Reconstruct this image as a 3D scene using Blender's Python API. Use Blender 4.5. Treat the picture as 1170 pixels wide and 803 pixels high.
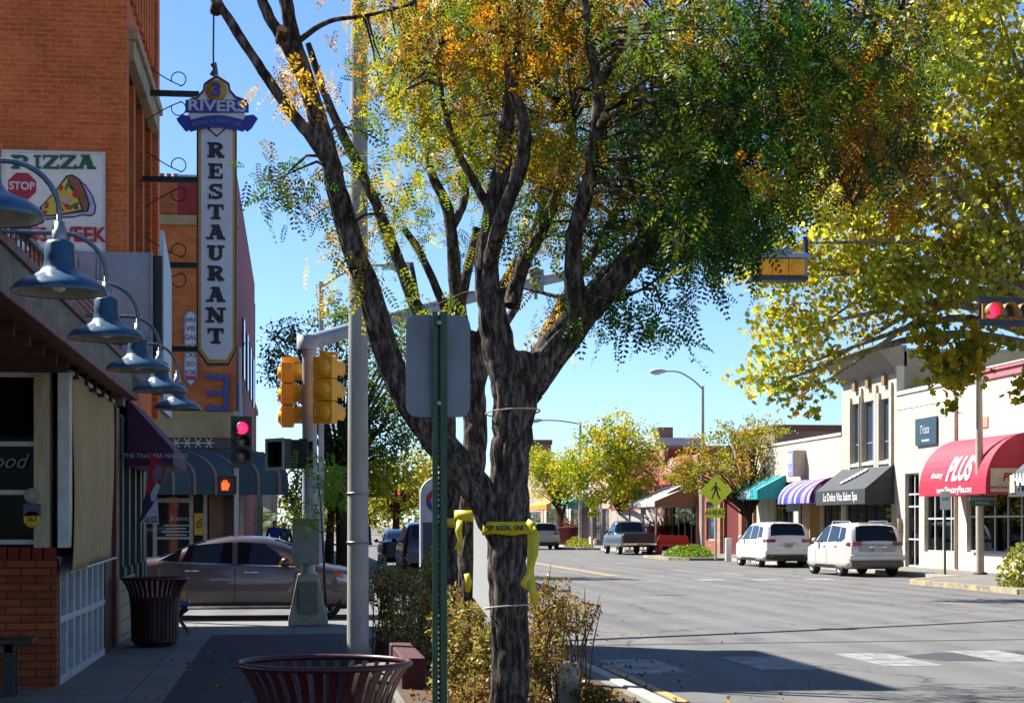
import bpy, bmesh, math, random
import numpy as np
from mathutils import Vector, Matrix
R = math.radians
random.seed(7); RNG = np.random.default_rng(11)
for o in list(bpy.data.objects): bpy.data.objects.remove(o, do_unlink=True)
S = bpy.context.scene; COL = S.collection

# ------------------------------------------------------------------ camera, sky, sun, exposure
F = 2000.0; HOR = 598.0; CX = 585.0; EYE = 1.7          # focal length and horizon in photo pixels, eye height
YAW = math.atan2(250.0, F); SN, CS = math.sin(YAW), math.cos(YAW)
cam = bpy.data.cameras.new('camera'); camo = bpy.data.objects.new('camera', cam); COL.objects.link(camo)
camo.location = (0, 0, EYE); camo.rotation_euler = (R(90), 0, -YAW)
cam.sensor_width = 36; cam.sensor_fit = 'HORIZONTAL'; cam.lens = F / 1170 * 36
cam.shift_y = (HOR - 401.5) / 1170; cam.clip_end = 5000; cam.clip_start = .1
S.camera = camo
SUN = Vector((-8.5, 7.0, 11.6)).normalized()
w = bpy.data.worlds.new('World'); S.world = w; w.use_nodes = True
nt = w.node_tree; bg = nt.nodes['Background']; sk = nt.nodes.new('ShaderNodeTexSky')
sk.sky_type = 'NISHITA'; sk.sun_disc = False
sk.sun_elevation = math.asin(SUN.z); sk.sun_rotation = math.atan2(SUN.x, SUN.y)
sk.air_density = 1.0; sk.dust_density = .5; sk.ozone_density = 2.0; sk.altitude = 1600
tn = nt.nodes.new('ShaderNodeMix'); tn.data_type = 'RGBA'; tn.blend_type = 'MULTIPLY'; tn.inputs[0].default_value = 1; tn.inputs[7].default_value = (.80, .97, 1.2, 1)
nt.links.new(sk.outputs[0], tn.inputs[6]); nt.links.new(tn.outputs[2], bg.inputs[0]); bg.inputs[1].default_value = .058
sl = bpy.data.lights.new('sun', 'SUN'); sl.energy = 5.0; sl.angle = R(.5); sl.color = (1, .95, .87)
so = bpy.data.objects.new('sun', sl); COL.objects.link(so); so.rotation_euler = SUN.to_track_quat('Z', 'Y').to_euler(); so.location = (-40, 20, 60)
S.view_settings.view_transform = 'Standard'; S.view_settings.look = 'None'; S.view_settings.exposure = 1.5; S.view_settings.gamma = 1
S.render.resolution_x = 1024; S.render.resolution_y = 702

# ------------------------------------------------------------------ measuring helpers (photo pixel -> place)
def W(px, py, zc):
    u = (px - CX) / F; return Vector((zc*(u*CS + SN), zc*(CS - u*SN), EYE + (HOR - py)/F*zc))
def G(px, py, Z=0.0): return W(px, py, (EYE - Z)*F/(py - HOR))
def ZC(px, X): return X/((px - CX)/F*CS + SN)
def FY(px, X): return W(px, HOR, ZC(px, X)).y
def FZ(px, py, X): return EYE + (HOR - py)/F*ZC(px, X)

# ------------------------------------------------------------------ materials
def lin(c):
    if isinstance(c, str): c = [int(c[i:i+2], 16) for i in (0, 2, 4)]
    o = []
    for v in c:
        v = v/255; o.append(v/12.92 if v <= .04045 else ((v+.055)/1.055)**2.4)
    return (*o, 1)
MATS = {}
def newmat(name):
    m = bpy.data.materials.new(name); m.use_nodes = True; MATS[name] = m
    return m, m.node_tree, m.node_tree.nodes, m.node_tree.links, m.node_tree.nodes['Principled BSDF']
def coords(n, l, mode='Object', scale=(1,1,1)):
    t = n.new('ShaderNodeTexCoord'); mp = n.new('ShaderNodeMapping'); mp.inputs['Scale'].default_value = scale
    l.new(t.outputs[mode], mp.inputs[0]); return mp.outputs[0]
def noise(n, l, vec, scale, detail=4, rough=.6):
    x = n.new('ShaderNodeTexNoise'); x.inputs['Scale'].default_value = scale; x.inputs['Detail'].default_value = detail; x.inputs['Roughness'].default_value = rough
    l.new(vec, x.inputs['Vector']); return x.outputs[0]
def ramp(n, l, fac, stops):
    r = n.new('ShaderNodeValToRGB'); e = r.color_ramp.elements
    e[0].position, e[0].color = stops[0]; e[1].position, e[1].color = stops[-1]
    for p, c in stops[1:-1]:
        k = e.new(p); k.color = c
    l.new(fac, r.inputs[0]); return r.outputs[0]
def mixc(n, l, fac, a, b, mode='MIX'):
    m = n.new('ShaderNodeMix'); m.data_type = 'RGBA'; m.blend_type = mode
    for sock, v in ((m.inputs[0], fac), (m.inputs[6], a), (m.inputs[7], b)):
        if hasattr(v, 'is_linked') or hasattr(v, 'links'): l.new(v, sock)
        else: sock.default_value = v
    return m.outputs[2]
def math_(n, l, op, a, b=None):
    m = n.new('ShaderNodeMath'); m.operation = op
    for i, v in enumerate((a, b)):
        if v is None: continue
        if hasattr(v, 'links'): l.new(v, m.inputs[i])
        else: m.inputs[i].default_value = v
    return m.outputs[0]
def bump(n, l, b, h, strength=.3, dist=.02):
    x = n.new('ShaderNodeBump'); x.inputs['Strength'].default_value = strength; x.inputs['Distance'].default_value = dist
    l.new(h, x.inputs['Height']); l.new(x.outputs[0], b.inputs['Normal'])
def M(name, c=None, c2=None, rough=.6, scale=6, metal=0, bmp=0, bscale=60, coat=0, spec=.5, stretch=(1,1,1), grime=0, emit=None, es=1):
    """general painted / raw surface: two tones mixed by noise, fine bump, optional grime blotches"""
    if name in MATS: return MATS[name]
    m, t, n, l, b = newmat(name)
    a = lin(c); d = lin(c2) if c2 else tuple(x*.78 for x in a[:3]) + (1,)
    v = coords(n, l, scale=stretch)
    col = ramp(n, l, noise(n, l, v, scale, 6, .65), [(.32, d), (.68, a)])
    if grime:
        g = ramp(n, l, noise(n, l, v, scale*.35, 8, .7), [(.45, (1,1,1,1)), (.75, (1-grime,)*3 + (1,))])
        col = mixc(n, l, 1.0, col, g, 'MULTIPLY')
    l.new(col, b.inputs['Base Color'])
    rr = ramp(n, l, noise(n, l, v, scale*2.3, 3), [(.3, (max(rough-.12, .02),)*3 + (1,)), (.7, (min(rough+.1, 1),)*3 + (1,))])
    l.new(rr, b.inputs['Roughness'])
    b.inputs['Metallic'].default_value = metal; b.inputs['Coat Weight'].default_value = coat; b.inputs['Coat Roughness'].default_value = .04
    b.inputs['Specular IOR Level'].default_value = spec
    if bmp: bump(n, l, b, noise(n, l, v, bscale, 5), bmp, .01)
    if emit: b.inputs['Emission Color'].default_value = lin(emit); b.inputs['Emission Strength'].default_value = es
    return m
def brick(name, c1, c2, mortar, bw=.22, bh=.075, rough=.85, stain=.35, msize=.012):
    m, t, n, l, b = newmat(name)
    tc = n.new('ShaderNodeNewGeometry'); sp = n.new('ShaderNodeSeparateXYZ'); l.new(tc.outputs['Position'], sp.inputs[0])
    cb = n.new('ShaderNodeCombineXYZ'); l.new(math_(n, l, 'ADD', sp.outputs[0], sp.outputs[1]), cb.inputs[0]); l.new(sp.outputs[2], cb.inputs[1])
    br = n.new('ShaderNodeTexBrick'); l.new(cb.outputs[0], br.inputs['Vector'])
    br.inputs['Scale'].default_value = 1; br.inputs['Brick Width'].default_value = bw; br.inputs['Row Height'].default_value = bh
    br.inputs['Mortar Size'].default_value = msize; br.inputs['Color1'].default_value = lin(c1); br.inputs['Color2'].default_value = lin(c2); br.inputs['Mortar'].default_value = lin(mortar)
    br.inputs['Bias'].default_value = -.1
    ns = noise(n, l, tc.outputs['Position'], 1.1, 8, .7); s2 = ramp(n, l, ns, [(.35, (1-stain,)*3 + (1,)), (.65, (1.12,)*3 + (1,))])
    fine = ramp(n, l, noise(n, l, tc.outputs['Position'], 23, 4), [(.3, (.8,.8,.8,1)), (.7, (1.15,1.15,1.15,1))])
    # odd pale replacement bricks
    nb = noise(n, l, cb.outputs[0], 5, 1)
    c = mixc(n, l, 1.0, br.outputs[0], s2, 'MULTIPLY'); c = mixc(n, l, 1.0, c, fine, 'MULTIPLY')
    l.new(c, b.inputs['Base Color']); b.inputs['Roughness'].default_value = rough; b.inputs['Specular IOR Level'].default_value = .25
    bump(n, l, b, math_(n, l, 'SUBTRACT', 1.0, br.outputs[1]), .5, .008)
    return m
def stripes(name, cols, period, rough=.8, noise_amt=.2):
    m, t, n, l, b = newmat(name)
    g = n.new('ShaderNodeNewGeometry'); sp = n.new('ShaderNodeSeparateXYZ'); l.new(g.outputs['Position'], sp.inputs[0])
    u = math_(n, l, 'ADD', sp.outputs[0], sp.outputs[1]); u = math_(n, l, 'FRACT', math_(n, l, 'MULTIPLY', u, 1/period))
    r = n.new('ShaderNodeValToRGB'); r.color_ramp.interpolation = 'CONSTANT'; e = r.color_ramp.elements
    e[0].position, e[0].color = cols[0][0], lin(cols[0][1]); e[1].position, e[1].color = cols[1][0], lin(cols[1][1])
    for p, c in cols[2:]:
        k = e.new(p); k.color = lin(c)
    l.new(u, r.inputs[0])
    f = ramp(n, l, noise(n, l, g.outputs['Position'], 3, 6), [(.3, (1-noise_amt,)*3 + (1,)), (.7, (1,1,1,1))])
    l.new(mixc(n, l, 1.0, r.outputs[0], f, 'MULTIPLY'), b.inputs['Base Color']); b.inputs['Roughness'].default_value = rough
    return m
def glassm(name, tint=(.02,.025,.03), refl=.5, rough=.03):
    m, t, n, l, b = newmat(name)
    b.inputs['Base Color'].default_value = (*tint, 1); b.inputs['Roughness'].default_value = rough; b.inputs['Specular IOR Level'].default_value = refl
    bump(n, l, b, noise(n, l, coords(n, l), 1.6, 2), .05, .02)
    return m
def clearglass(name, tint=(.8,.85,.85)):
    m, t, n, l, b = newmat(name); n.remove(b); out = n['Material Output']
    tr = n.new('ShaderNodeBsdfTransparent'); tr.inputs[0].default_value = (*tint, 1); gl = n.new('ShaderNodeBsdfGlossy'); gl.inputs['Roughness'].default_value = .02
    bp = n.new('ShaderNodeBump'); bp.inputs['Strength'].default_value = .04; l.new(noise(n, l, coords(n, l), 1.3, 2), bp.inputs['Height']); l.new(bp.outputs[0], gl.inputs['Normal'])
    fr = n.new('ShaderNodeFresnel'); fr.inputs[0].default_value = 1.6; mx = n.new('ShaderNodeMixShader')
    l.new(fr.outputs[0], mx.inputs[0]); l.new(tr.outputs[0], mx.inputs[1]); l.new(gl.outputs[0], mx.inputs[2]); l.new(mx.outputs[0], out.inputs[0])
    return m
def leafm(name, trans=.5, rough=.45):
    m, t, n, l, b = newmat(name); out = n['Material Output']
    at = n.new('ShaderNodeAttribute'); at.attribute_name = 'Col'
    f = ramp(n, l, noise(n, l, coords(n, l), 7, 2), [(.3, (.75,.75,.75,1)), (.7, (1.15,1.15,1.15,1))])
    c = mixc(n, l, 1.0, at.outputs[0], f, 'MULTIPLY')
    l.new(c, b.inputs['Base Color']); b.inputs['Roughness'].default_value = rough; b.inputs['Specular IOR Level'].default_value = .15
    tl = n.new('ShaderNodeBsdfTranslucent'); c2 = mixc(n, l, 1.0, c, (1.35, 1.3, .75, 1), 'MULTIPLY'); l.new(c2, tl.inputs[0])
    mx = n.new('ShaderNodeMixShader'); mx.inputs[0].default_value = trans
    l.new(b.outputs[0], mx.inputs[1]); l.new(tl.outputs[0], mx.inputs[2]); l.new(mx.outputs[0], out.inputs[0])
    return m
def barkm(name, c1, c2, scale=1.0):
    m, t, n, l, b = newmat(name)
    v = coords(n, l, scale=(8*scale, 8*scale, 2.3*scale)); a = noise(n, l, v, 3.0, 9, .72)
    v2 = coords(n, l); big = noise(n, l, v2, 2.0, 4)
    c = ramp(n, l, a, [(.38, tuple(x*.3 for x in lin(c1)[:3]) + (1,)), (.48, lin(c1)), (.66, lin(c2))])
    c = mixc(n, l, .5, c, ramp(n, l, big, [(.3, (.55,.5,.48,1)), (.7, (1.2,1.2,1.2,1))]), 'MULTIPLY')
    l.new(c, b.inputs['Base Color']); b.inputs['Roughness'].default_value = .9; b.inputs['Specular IOR Level'].default_value = .2
    bump(n, l, b, a, .9, .03)
    return m

# ------------------------------------------------------------------ mesh builder
ORG = {}
def V(*a): return Vector(a)
class MB:
    def __init__(s): s.v = []; s.f = []; s.m = []; s.sm = []
    def add(s, vs, fs, m=0, smooth=False):
        o = len(s.v); s.v += [tuple(x) for x in vs]
        for f in fs: s.f.append([i+o for i in f]); s.m.append(m); s.sm.append(smooth)
        return s
    def box(s, x0, x1, y0, y1, z0, z1, m=0):
        x0, x1 = min(x0,x1), max(x0,x1); y0, y1 = min(y0,y1), max(y0,y1); z0, z1 = min(z0,z1), max(z0,z1)
        return s.add([(x0,y0,z0),(x1,y0,z0),(x1,y1,z0),(x0,y1,z0),(x0,y0,z1),(x1,y0,z1),(x1,y1,z1),(x0,y1,z1)],
                     [(0,3,2,1),(4,5,6,7),(0,1,5,4),(1,2,6,5),(2,3,7,6),(3,0,4,7)], m)
    def obox(s, c, size, rot=None, m=0):
        hx, hy, hz = [k/2 for k in size]; rot = rot or Matrix.Identity(3); c = Vector(c)
        vs = [c + rot @ Vector(p) for p in ((-hx,-hy,-hz),(hx,-hy,-hz),(hx,hy,-hz),(-hx,hy,-hz),(-hx,-hy,hz),(hx,-hy,hz),(hx,hy,hz),(-hx,hy,hz))]
        return s.add(vs, [(0,3,2,1),(4,5,6,7),(0,1,5,4),(1,2,6,5),(2,3,7,6),(3,0,4,7)], m)
    def tube(s, pts, rad, n=8, m=0, smooth=True, cap=True, ridge=0, flat=None):
        pts = [Vector(p) for p in pts]; k = len(pts)
        rad = [rad]*k if isinstance(rad, (int, float)) else list(rad)
        vs = []; ref = None; ph = [random.uniform(.6, 1.4) for _ in range(n)]
        for i, p in enumerate(pts):
            d = (pts[min(i+1, k-1)] - pts[max(i-1, 0)]).normalized()
            if ref is None: ref = Vector((1,0,0)) if abs(d.x) < .8 else Vector((0,1,0))
            a = (ref - d*ref.dot(d)).normalized(); b = d.cross(a); ref = a
            for j in range(n):
                t = 2*math.pi*j/n; r = rad[i]
                if ridge: r *= 1 + ridge*(math.sin(j*2.3 + i*.35*ph[j]) * .6 + (ph[j]-1) + .5*math.sin(i*1.7+j*5.1))
                vs.append(p + (a*math.cos(t) + b*math.sin(t))*r)
        fs = [(i*n+j, i*n+(j+1) % n, (i+1)*n+(j+1) % n, (i+1)*n+j) for i in range(k-1) for j in range(n)]
        s.add(vs, fs, m, smooth)
        if cap: s.add(vs[:n], [tuple(range(n-1, -1, -1))], m); s.add(vs[-n:], [tuple(range(n))], m)
        return s
    def lathe(s, prof, c=(0,0,0), n=20, m=0, axis='z', smooth=True, a0=0, a1=2*math.pi):
        full = abs(a1-a0-2*math.pi) < 1e-6; k = n if full else n+1; vs = []
        for r, z in prof:
            for j in range(k):
                t = a0 + (a1-a0)*j/n; x, y = r*math.cos(t), r*math.sin(t)
                p = (x, y, z) if axis == 'z' else ((z, x, y) if axis == 'x' else (x, z, y))
                vs.append((c[0]+p[0], c[1]+p[1], c[2]+p[2]))
        fs = [(i*k+j, i*k+(j+1) % k, (i+1)*k+(j+1) % k, (i+1)*k+j) for i in range(len(prof)-1) for j in range(n)]
        return s.add(vs, fs, m, smooth)
    def prism(s, poly, origin, ax, up, depth, m=0, inset=0):
        """polygon (a, b) in the plane origin + a*ax + b*up, thickened by depth along ax x up"""
        o, ax, up = Vector(origin), Vector(ax), Vector(up); nrm = ax.cross(up).normalized()
        n = len(poly); ar = sum(poly[i][0]*poly[(i+1) % n][1] - poly[(i+1) % n][0]*poly[i][1] for i in range(n))
        if ar < 0: poly = poly[::-1]
        fr = [o + ax*a + up*b + nrm*depth for a, b in poly]; bk = [o + ax*a + up*b for a, b in poly]
        return s.add(fr + bk, [tuple(range(n)), tuple(range(2*n-1, n-1, -1))] + [(i+n, (i+1) % n + n, (i+1) % n, i) for i in range(n)], m)
    def text(s, body, size, origin, ax=(1,0,0), up=(0,0,1), ext=.004, m=0, bold=0, shear=0, sx=1, align='CENTER', space=1):
        c = bpy.data.curves.new('t', 'FONT'); c.body = body; c.size = size; c.extrude = ext; c.offset = bold; c.shear = shear
        c.align_x = align; c.align_y = 'CENTER'; c.space_character = space; c.resolution_u = 3
        o = bpy.data.objects.new('t', c); COL.objects.link(o); bpy.context.view_layer.update()
        me = bpy.data.meshes.new_from_object(o.evaluated_get(bpy.context.evaluated_depsgraph_get()))
        ax, up = Vector(ax), Vector(up); nrm = ax.cross(up); og = Vector(origin)
        s.add([og + ax*v.co.x*sx + up*v.co.y + nrm*(v.co.z+ext) for v in me.vertices], [tuple(p.vertices) for p in me.polygons], m)
        bpy.data.objects.remove(o); bpy.data.meshes.remove(me); bpy.data.curves.remove(c); return s
    def bark(s, P, rad, dep=.022, m=0, seed=0):
        """limb with fissured bark: ridges run along the limb, deeper on thick wood"""
        from mathutils import noise as N
        P = [Vector(p) for p in P]; Q, rr, L = [P[0]], [rad[0]], [0.0]
        for i in range(len(P)-1):
            ln = (P[i+1]-P[i]).length; k = max(1, int(ln/max(.03, rad[i]*.28)))
            for j in range(1, k+1): t = j/k; Q.append(P[i].lerp(P[i+1], t)); rr.append(rad[i]*(1-t)+rad[i+1]*t); L.append(L[-1]+ln/k)
        r0 = max(rad); n = max(9, min(64, int(2*math.pi*r0/.011))); vs = []; ref = None; kq = len(Q)
        for i, p in enumerate(Q):
            d = (Q[min(i+1, kq-1)]-Q[max(i-1, 0)]).normalized()
            if ref is None: ref = Vector((1,0,0)) if abs(d.x) < .8 else Vector((0,1,0))
            a = (ref - d*ref.dot(d)).normalized(); b = d.cross(a); ref = a; r = rr[i]
            for j in range(n):
                t = 2*math.pi*j/n; c, e = math.cos(t), math.sin(t); f = 15.0
                w_ = N.noise(Vector((c*2.2, e*2.2, L[i]*1.3+seed)))*.35
                v1 = N.noise(Vector((c*r*f+w_+seed, e*r*f, L[i]*1.9))); v2 = N.noise(Vector((c*r*f*2.3, e*r*f*2.3+seed, L[i]*4.5)))
                fis = 1-abs(v1)*2.4; q = min(dep, r*.16)*((.55-max(fis,0)**2*1.3) + .45*v2) + r*.10*N.noise(Vector((c*.9+seed, e*.9, L[i]*1.6)))
                vs.append(p + (a*c + b*e)*(r+q))
        s.add(vs, [(i*n+j, i*n+(j+1) % n, (i+1)*n+(j+1) % n, (i+1)*n+j) for i in range(kq-1) for j in range(n)], m, True)
        s.add(vs[-n:], [tuple(range(n))], m); return s
    def build(s, name, mats, parent=None, org=None, bevel=0, smooth=None):
        me = bpy.data.meshes.new(name); og = Vector(ORG[parent.name]) if parent is not None else Vector(org or (0,0,0))
        me.from_pydata([(x-og.x, y-og.y, z-og.z) for x, y, z in s.v], [], s.f)
        if not isinstance(mats, (list, tuple)): mats = [mats]
        for k in mats: me.materials.append(k)
        me.polygons.foreach_set('material_index', s.m); me.polygons.foreach_set('use_smooth', s.sm if smooth is None else [smooth]*len(s.f))
        me.validate(); me.update()
        o = bpy.data.objects.new(name, me); COL.objects.link(o); ORG[o.name] = tuple(og)
        if parent is not None: o.parent = parent
        else: o.location = og
        if parent is not None and parent.type == 'MESH': pass
        if bevel:
            b = o.modifiers.new('bevel', 'BEVEL'); b.width = bevel; b.segments = 2; b.limit_method = 'ANGLE'
        return o
def tag(o, label, cat, group=None, kind=None):
    if label: o['label'] = label
    if cat: o['category'] = cat
    if group: o['group'] = group
    if kind: o['kind'] = kind
    return o
def thing(name, label, cat, loc=(0,0,0), group=None, rz=0):
    o = bpy.data.objects.new(name, None); COL.objects.link(o); o.location = loc; o.rotation_euler = (0,0,rz); o.empty_display_size = .2
    ORG[o.name] = tuple(loc) if rz == 0 else (0,0,0)
    return tag(o, label, cat, group)
def local(name, label, cat, loc, rz=0, group=None):
    """a thing whose parts are written in local coordinates"""
    o = thing(name, label, cat, loc, group, rz); ORG[o.name] = (0,0,0); return o
def dup(o, loc=None, rz=None, label=None, parent=None, group=None):
    c = o.copy(); COL.objects.link(c); ORG[c.name] = ORG[o.name]
    if parent is not None: c.parent = parent
    for ch in [x for x in bpy.data.objects if x.parent == o]: dup(ch, parent=c)
    if loc is not None: c.location = loc
    if rz is not None: c.rotation_euler = (0,0,rz)
    if label: c['label'] = label
    if group: c['group'] = group
    return c
def struct(o): o['kind'] = 'structure'; return o
def spline(pts, n):
    """Catmull-Rom through tuples (any dimension)"""
    P = [np.array(p, float) for p in pts]; P = [2*P[0]-P[1]] + P + [2*P[-1]-P[-2]]; out = []
    for i in range(1, len(P)-2):
        for k in range(n):
            t = k/n; a, b, c, d = P[i-1], P[i], P[i+1], P[i+2]
            out.append(.5*((2*b) + (c-a)*t + (2*a-5*b+4*c-d)*t*t + (3*b-a-3*c+d)*t**3))
    out.append(P[-2]); return out

# common materials
concrete = M('concrete', 'a8a498', '8c887e', .85, 3, bmp=.25, bscale=90, grime=.3)
steel = M('galvanised steel', '9a9ea2', '85898d', .42, 8, metal=.6)
greypaint = M('grey painted steel', 'a9a8a2', '8f8e89', .5, 5, grime=.2)
black = M('black plastic', '15151a', '0c0c10', .5)
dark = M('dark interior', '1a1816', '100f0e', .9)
darkmetal = M('dark metal', '1c1c20', '121214', .45, metal=.3)
whitep = M('white paint', 'd4d4d0', 'c0c0ba', .55, 5, grime=.15)
glass_d = glassm('dark glass')
glass_s = glassm('sky reflecting glass', (.03,.05,.08), .9)
# ------------------------------------------------------------------ ground, road, pavements
def asphalt():
    m, t, n, l, b = newmat('worn asphalt')
    v = coords(n, l)
    a = ramp(n, l, noise(n, l, v, .22, 7, .7), [(.3, lin('5a5958')), (.7, lin('6b6a68'))])
    sp = ramp(n, l, noise(n, l, v, 55, 3, .8), [(.3, (.7,.7,.7,1)), (.5, (1,1,1,1)), (.72, (1.25,1.25,1.22,1))])
    st = ramp(n, l, noise(n, l, coords(n, l, scale=(1.4,.06,1)), .9, 5), [(.35, (.86,.86,.86,1)), (.65, (1.06,1.06,1.06,1))])
    c = mixc(n, l, 1, a, sp, 'MULTIPLY'); c = mixc(n, l, 1, c, st, 'MULTIPLY')
    oil = ramp(n, l, noise(n, l, coords(n, l, scale=(1,.35,1)), 1.1, 3, .5), [(.60, (1,1,1,1)), (.74, (.62,.62,.63,1))]); c = mixc(n, l, 1, c, oil, 'MULTIPLY')
    tyre = n.new('ShaderNodeTexWave'); tyre.inputs['Scale'].default_value = .28; tyre.inputs['Distortion'].default_value = 1.2; tyre.inputs['Detail'].default_value = 3; tyre.bands_direction = 'X'; l.new(v, tyre.inputs['Vector'])
    c = mixc(n, l, 1, c, ramp(n, l, tyre.outputs[1], [(.2, (.90,.90,.90,1)), (.8, (1.05,1.05,1.05,1))]), 'MULTIPLY')
    vo = n.new('ShaderNodeTexVoronoi'); vo.feature = 'DISTANCE_TO_EDGE'; vo.inputs['Scale'].default_value = .16
    dz = n.new('ShaderNodeVectorMath'); dz.operation = 'ADD'
    nn = n.new('ShaderNodeTexNoise'); nn.inputs['Scale'].default_value = 1.2; nn.inputs['Detail'].default_value = 6; l.new(v, nn.inputs['Vector'])
    l.new(v, dz.inputs[0]); l.new(nn.outputs[1], dz.inputs[1]); l.new(dz.outputs[0], vo.inputs['Vector'])
    cr = ramp(n, l, vo.outputs[0], [(.0, (.45,.45,.45,1)), (.008, (1,1,1,1))])
    c = mixc(n, l, 1, c, cr, 'MULTIPLY')
    l.new(c, b.inputs['Base Color']); b.inputs['Roughness'].default_value = .85; b.inputs['Specular IOR Level'].default_value = .3
    bump(n, l, b, noise(n, l, v, 70, 4), .35, .01); return m
def slabs(name, c, bw, bh, rough=.85, c2=None):
    m, t, n, l, b = newmat(name); v = coords(n, l)
    br = n.new('ShaderNodeTexBrick'); l.new(v, br.inputs['Vector']); br.offset = 0
    br.inputs['Scale'].default_value = 1; br.inputs['Brick Width'].default_value = bw; br.inputs['Row Height'].default_value = bh; br.inputs['Mortar Size'].default_value = .008
    br.inputs['Color1'].default_value = lin(c); br.inputs['Color2'].default_value = lin(c2 or c); br.inputs['Mortar'].default_value = tuple(x*.35 for x in lin(c)[:3]) + (1,)
    g = ramp(n, l, noise(n, l, v, 1.3, 9, .72), [(.32, (.68,.67,.65,1)), (.68, (1.1,1.1,1.1,1))]); f = ramp(n, l, noise(n, l, v, 45, 4), [(.3, (.85,.85,.85,1)), (.7, (1.12,1.12,1.12,1))])
    c = mixc(n, l, 1, mixc(n, l, 1, br.outputs[0], g, 'MULTIPLY'), f, 'MULTIPLY'); l.new(c, b.inputs['Base Color']); b.inputs['Roughness'].default_value = rough
    bump(n, l, b, noise(n, l, v, 60, 4), .25, .01); return m
asph = asphalt(); walkm = slabs('pavement concrete', '6e6c66', 1.5, 1.5, c2='76746d')
aggr = M('exposed aggregate', '3a3a40', '1e1f26', .9, 40, bmp=.6, bscale=120, grime=.35)
curbm = M('kerb concrete', 'b3aea0', '8f8a7e', .85, 5, bmp=.3, grime=.35)
soil = M('bark mulch', '5c4430', '2c1f16', .95, 22, bmp=1, bscale=60)
gravel = M('gutter gravel', '6f6a60', '3a3733', .95, 60, bmp=.7, bscale=150)
def worn(name, col, amount=.5):
    """road paint worn through in flakes: real gaps showing the asphalt tone"""
    m, t, n, l, b = newmat(name); v = coords(n, l)
    k0 = math_(n, l, 'ADD', math_(n, l, 'MULTIPLY', noise(n, l, v, 2.2, 9, .7), .6), math_(n, l, 'MULTIPLY', noise(n, l, coords(n, l, scale=(9,.8,1)), 1.5, 6, .7), .4))
    k = ramp(n, l, k0, [(amount-.05, lin(col)), (amount+.09, lin('626160'))])
    l.new(k, b.inputs['Base Color']); b.inputs['Roughness'].default_value = .75; return m
wpaint = worn('worn white road paint', '8e8e8a', .47); ypaint = worn('worn yellow road paint', 'a88c4c', .55)
kyellow = worn('worn yellow kerb paint', 'a49670', .5)
earth = M('dry earth', '9a8468', '7c6850', .95, .4)
struct(MB().box(-2500, 2500, -300, 4000, -1, -.03).build('ground', earth))
struct(MB().box(-90, 110, -25, 700, -.5, 0).build('road', asph))
def raised(name, poly, mat, z=.12, kerb=None):
    mb = MB().prism(poly, (0,0,-.05), (1,0,0), (0,1,0), z+.05); o = struct(mb.build(name, mat, bevel=.015)); return o
CURB = 3.17
raised('pavement', [(-14,-6),(CURB,-6),(CURB,26.8),(CURB-.5,28.2),(CURB-1.6,28.7),(-14,28.7)], walkm)
struct(MB().prism([(-1.15,-6),(.9,-6),(.9,25.2),(-1.15,25.2)], (0,0,.1195), (1,0,0), (0,1,0), .004).build('pavement', aggr))
struct(MB().prism([(.98,10.8),(CURB-.12,10.8),(CURB-.12,24.2),(.98,24.2)], (0,0,.118), (1,0,0), (0,1,0), .006).build('planting_bed', soil))
kb = MB()
kb.box(CURB, CURB+.15, -6, 26.8, -.02, .135)
struct(kb.build('kerb', curbm, bevel=.02))
struct(MB().box(CURB+.152, CURB+.46, -6, 26, -.02, .004).build('gutter', gravel))
struct(MB().box(CURB+.46, CURB+.57, 5, 20.6, -.02, .008).build('yellow_line', ypaint))
# far left block
raised('pavement', [(-40,44.2),(1.6,44.2),(2.9,45),(3.4,46.6),(3.4,160),(-40,160)], walkm)
struct(MB().box(3.4, 3.56, 46.6, 160, -.02, .13).build('kerb', curbm, bevel=.02))
# right side: corner bulb-out, parking bay, next bulb-outs
raised('pavement', [(17.4,40.2),(18.6,38.4),(60,38.4),(60,49.6),(19.95,50.6),(18.9,49.9),(17.4,47.6)], walkm)
raised('pavement', [(19.95,50.6),(60,49.6),(60,330),(19.95,330)], walkm)
raised('pavement', [(17.5,80),(18.2,78.9),(19.9,78.6),(19.9,87.6),(18.4,87.2),(17.5,86)], walkm)
raised('pavement', [(17.7,113.4),(18.4,112.2),(19.9,112),(19.9,121),(18.5,120.6),(17.7,119)], walkm)
raised('pavement', [(17.7,-20),(60,-20),(60,27),(20,27),(18.2,26),(17.7,24.6)], walkm)
k = MB()
for a, b2 in (((17.4,40.2),(17.4,47.6)), ((17.4,47.6),(18.9,49.9)), ((18.9,49.9),(19.95,50.6)), ((18.6,38.4),(17.4,40.2)), ((17.5,80),(17.5,86)), ((18.2,78.9),(17.5,80)), ((17.7,113.4),(17.7,119)), ((18.4,112.2),(17.7,113.4))):
    a, b2 = V(*a,0), V(*b2,0); d = (b2-a).normalized(); nn = V(-d.y, d.x, 0)
    if nn.x > 0: nn = -nn
    k.prism([(0,0),((b2-a).length,0),((b2-a).length,.16),(0,.16)], a + nn*.0 + V(0,0,-.02), d, nn, .15 if d.cross(nn).z > 0 else -.15)
struct(k.build('kerb', kyellow))
struct(MB().box(19.8, 19.96, 50.6, 78.7, -.02, .128).box(19.8, 19.96, 87.6, 112, -.02, .128).box(19.8, 19.96, 121, 300, -.02, .128).build('kerb', curbm))
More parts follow.
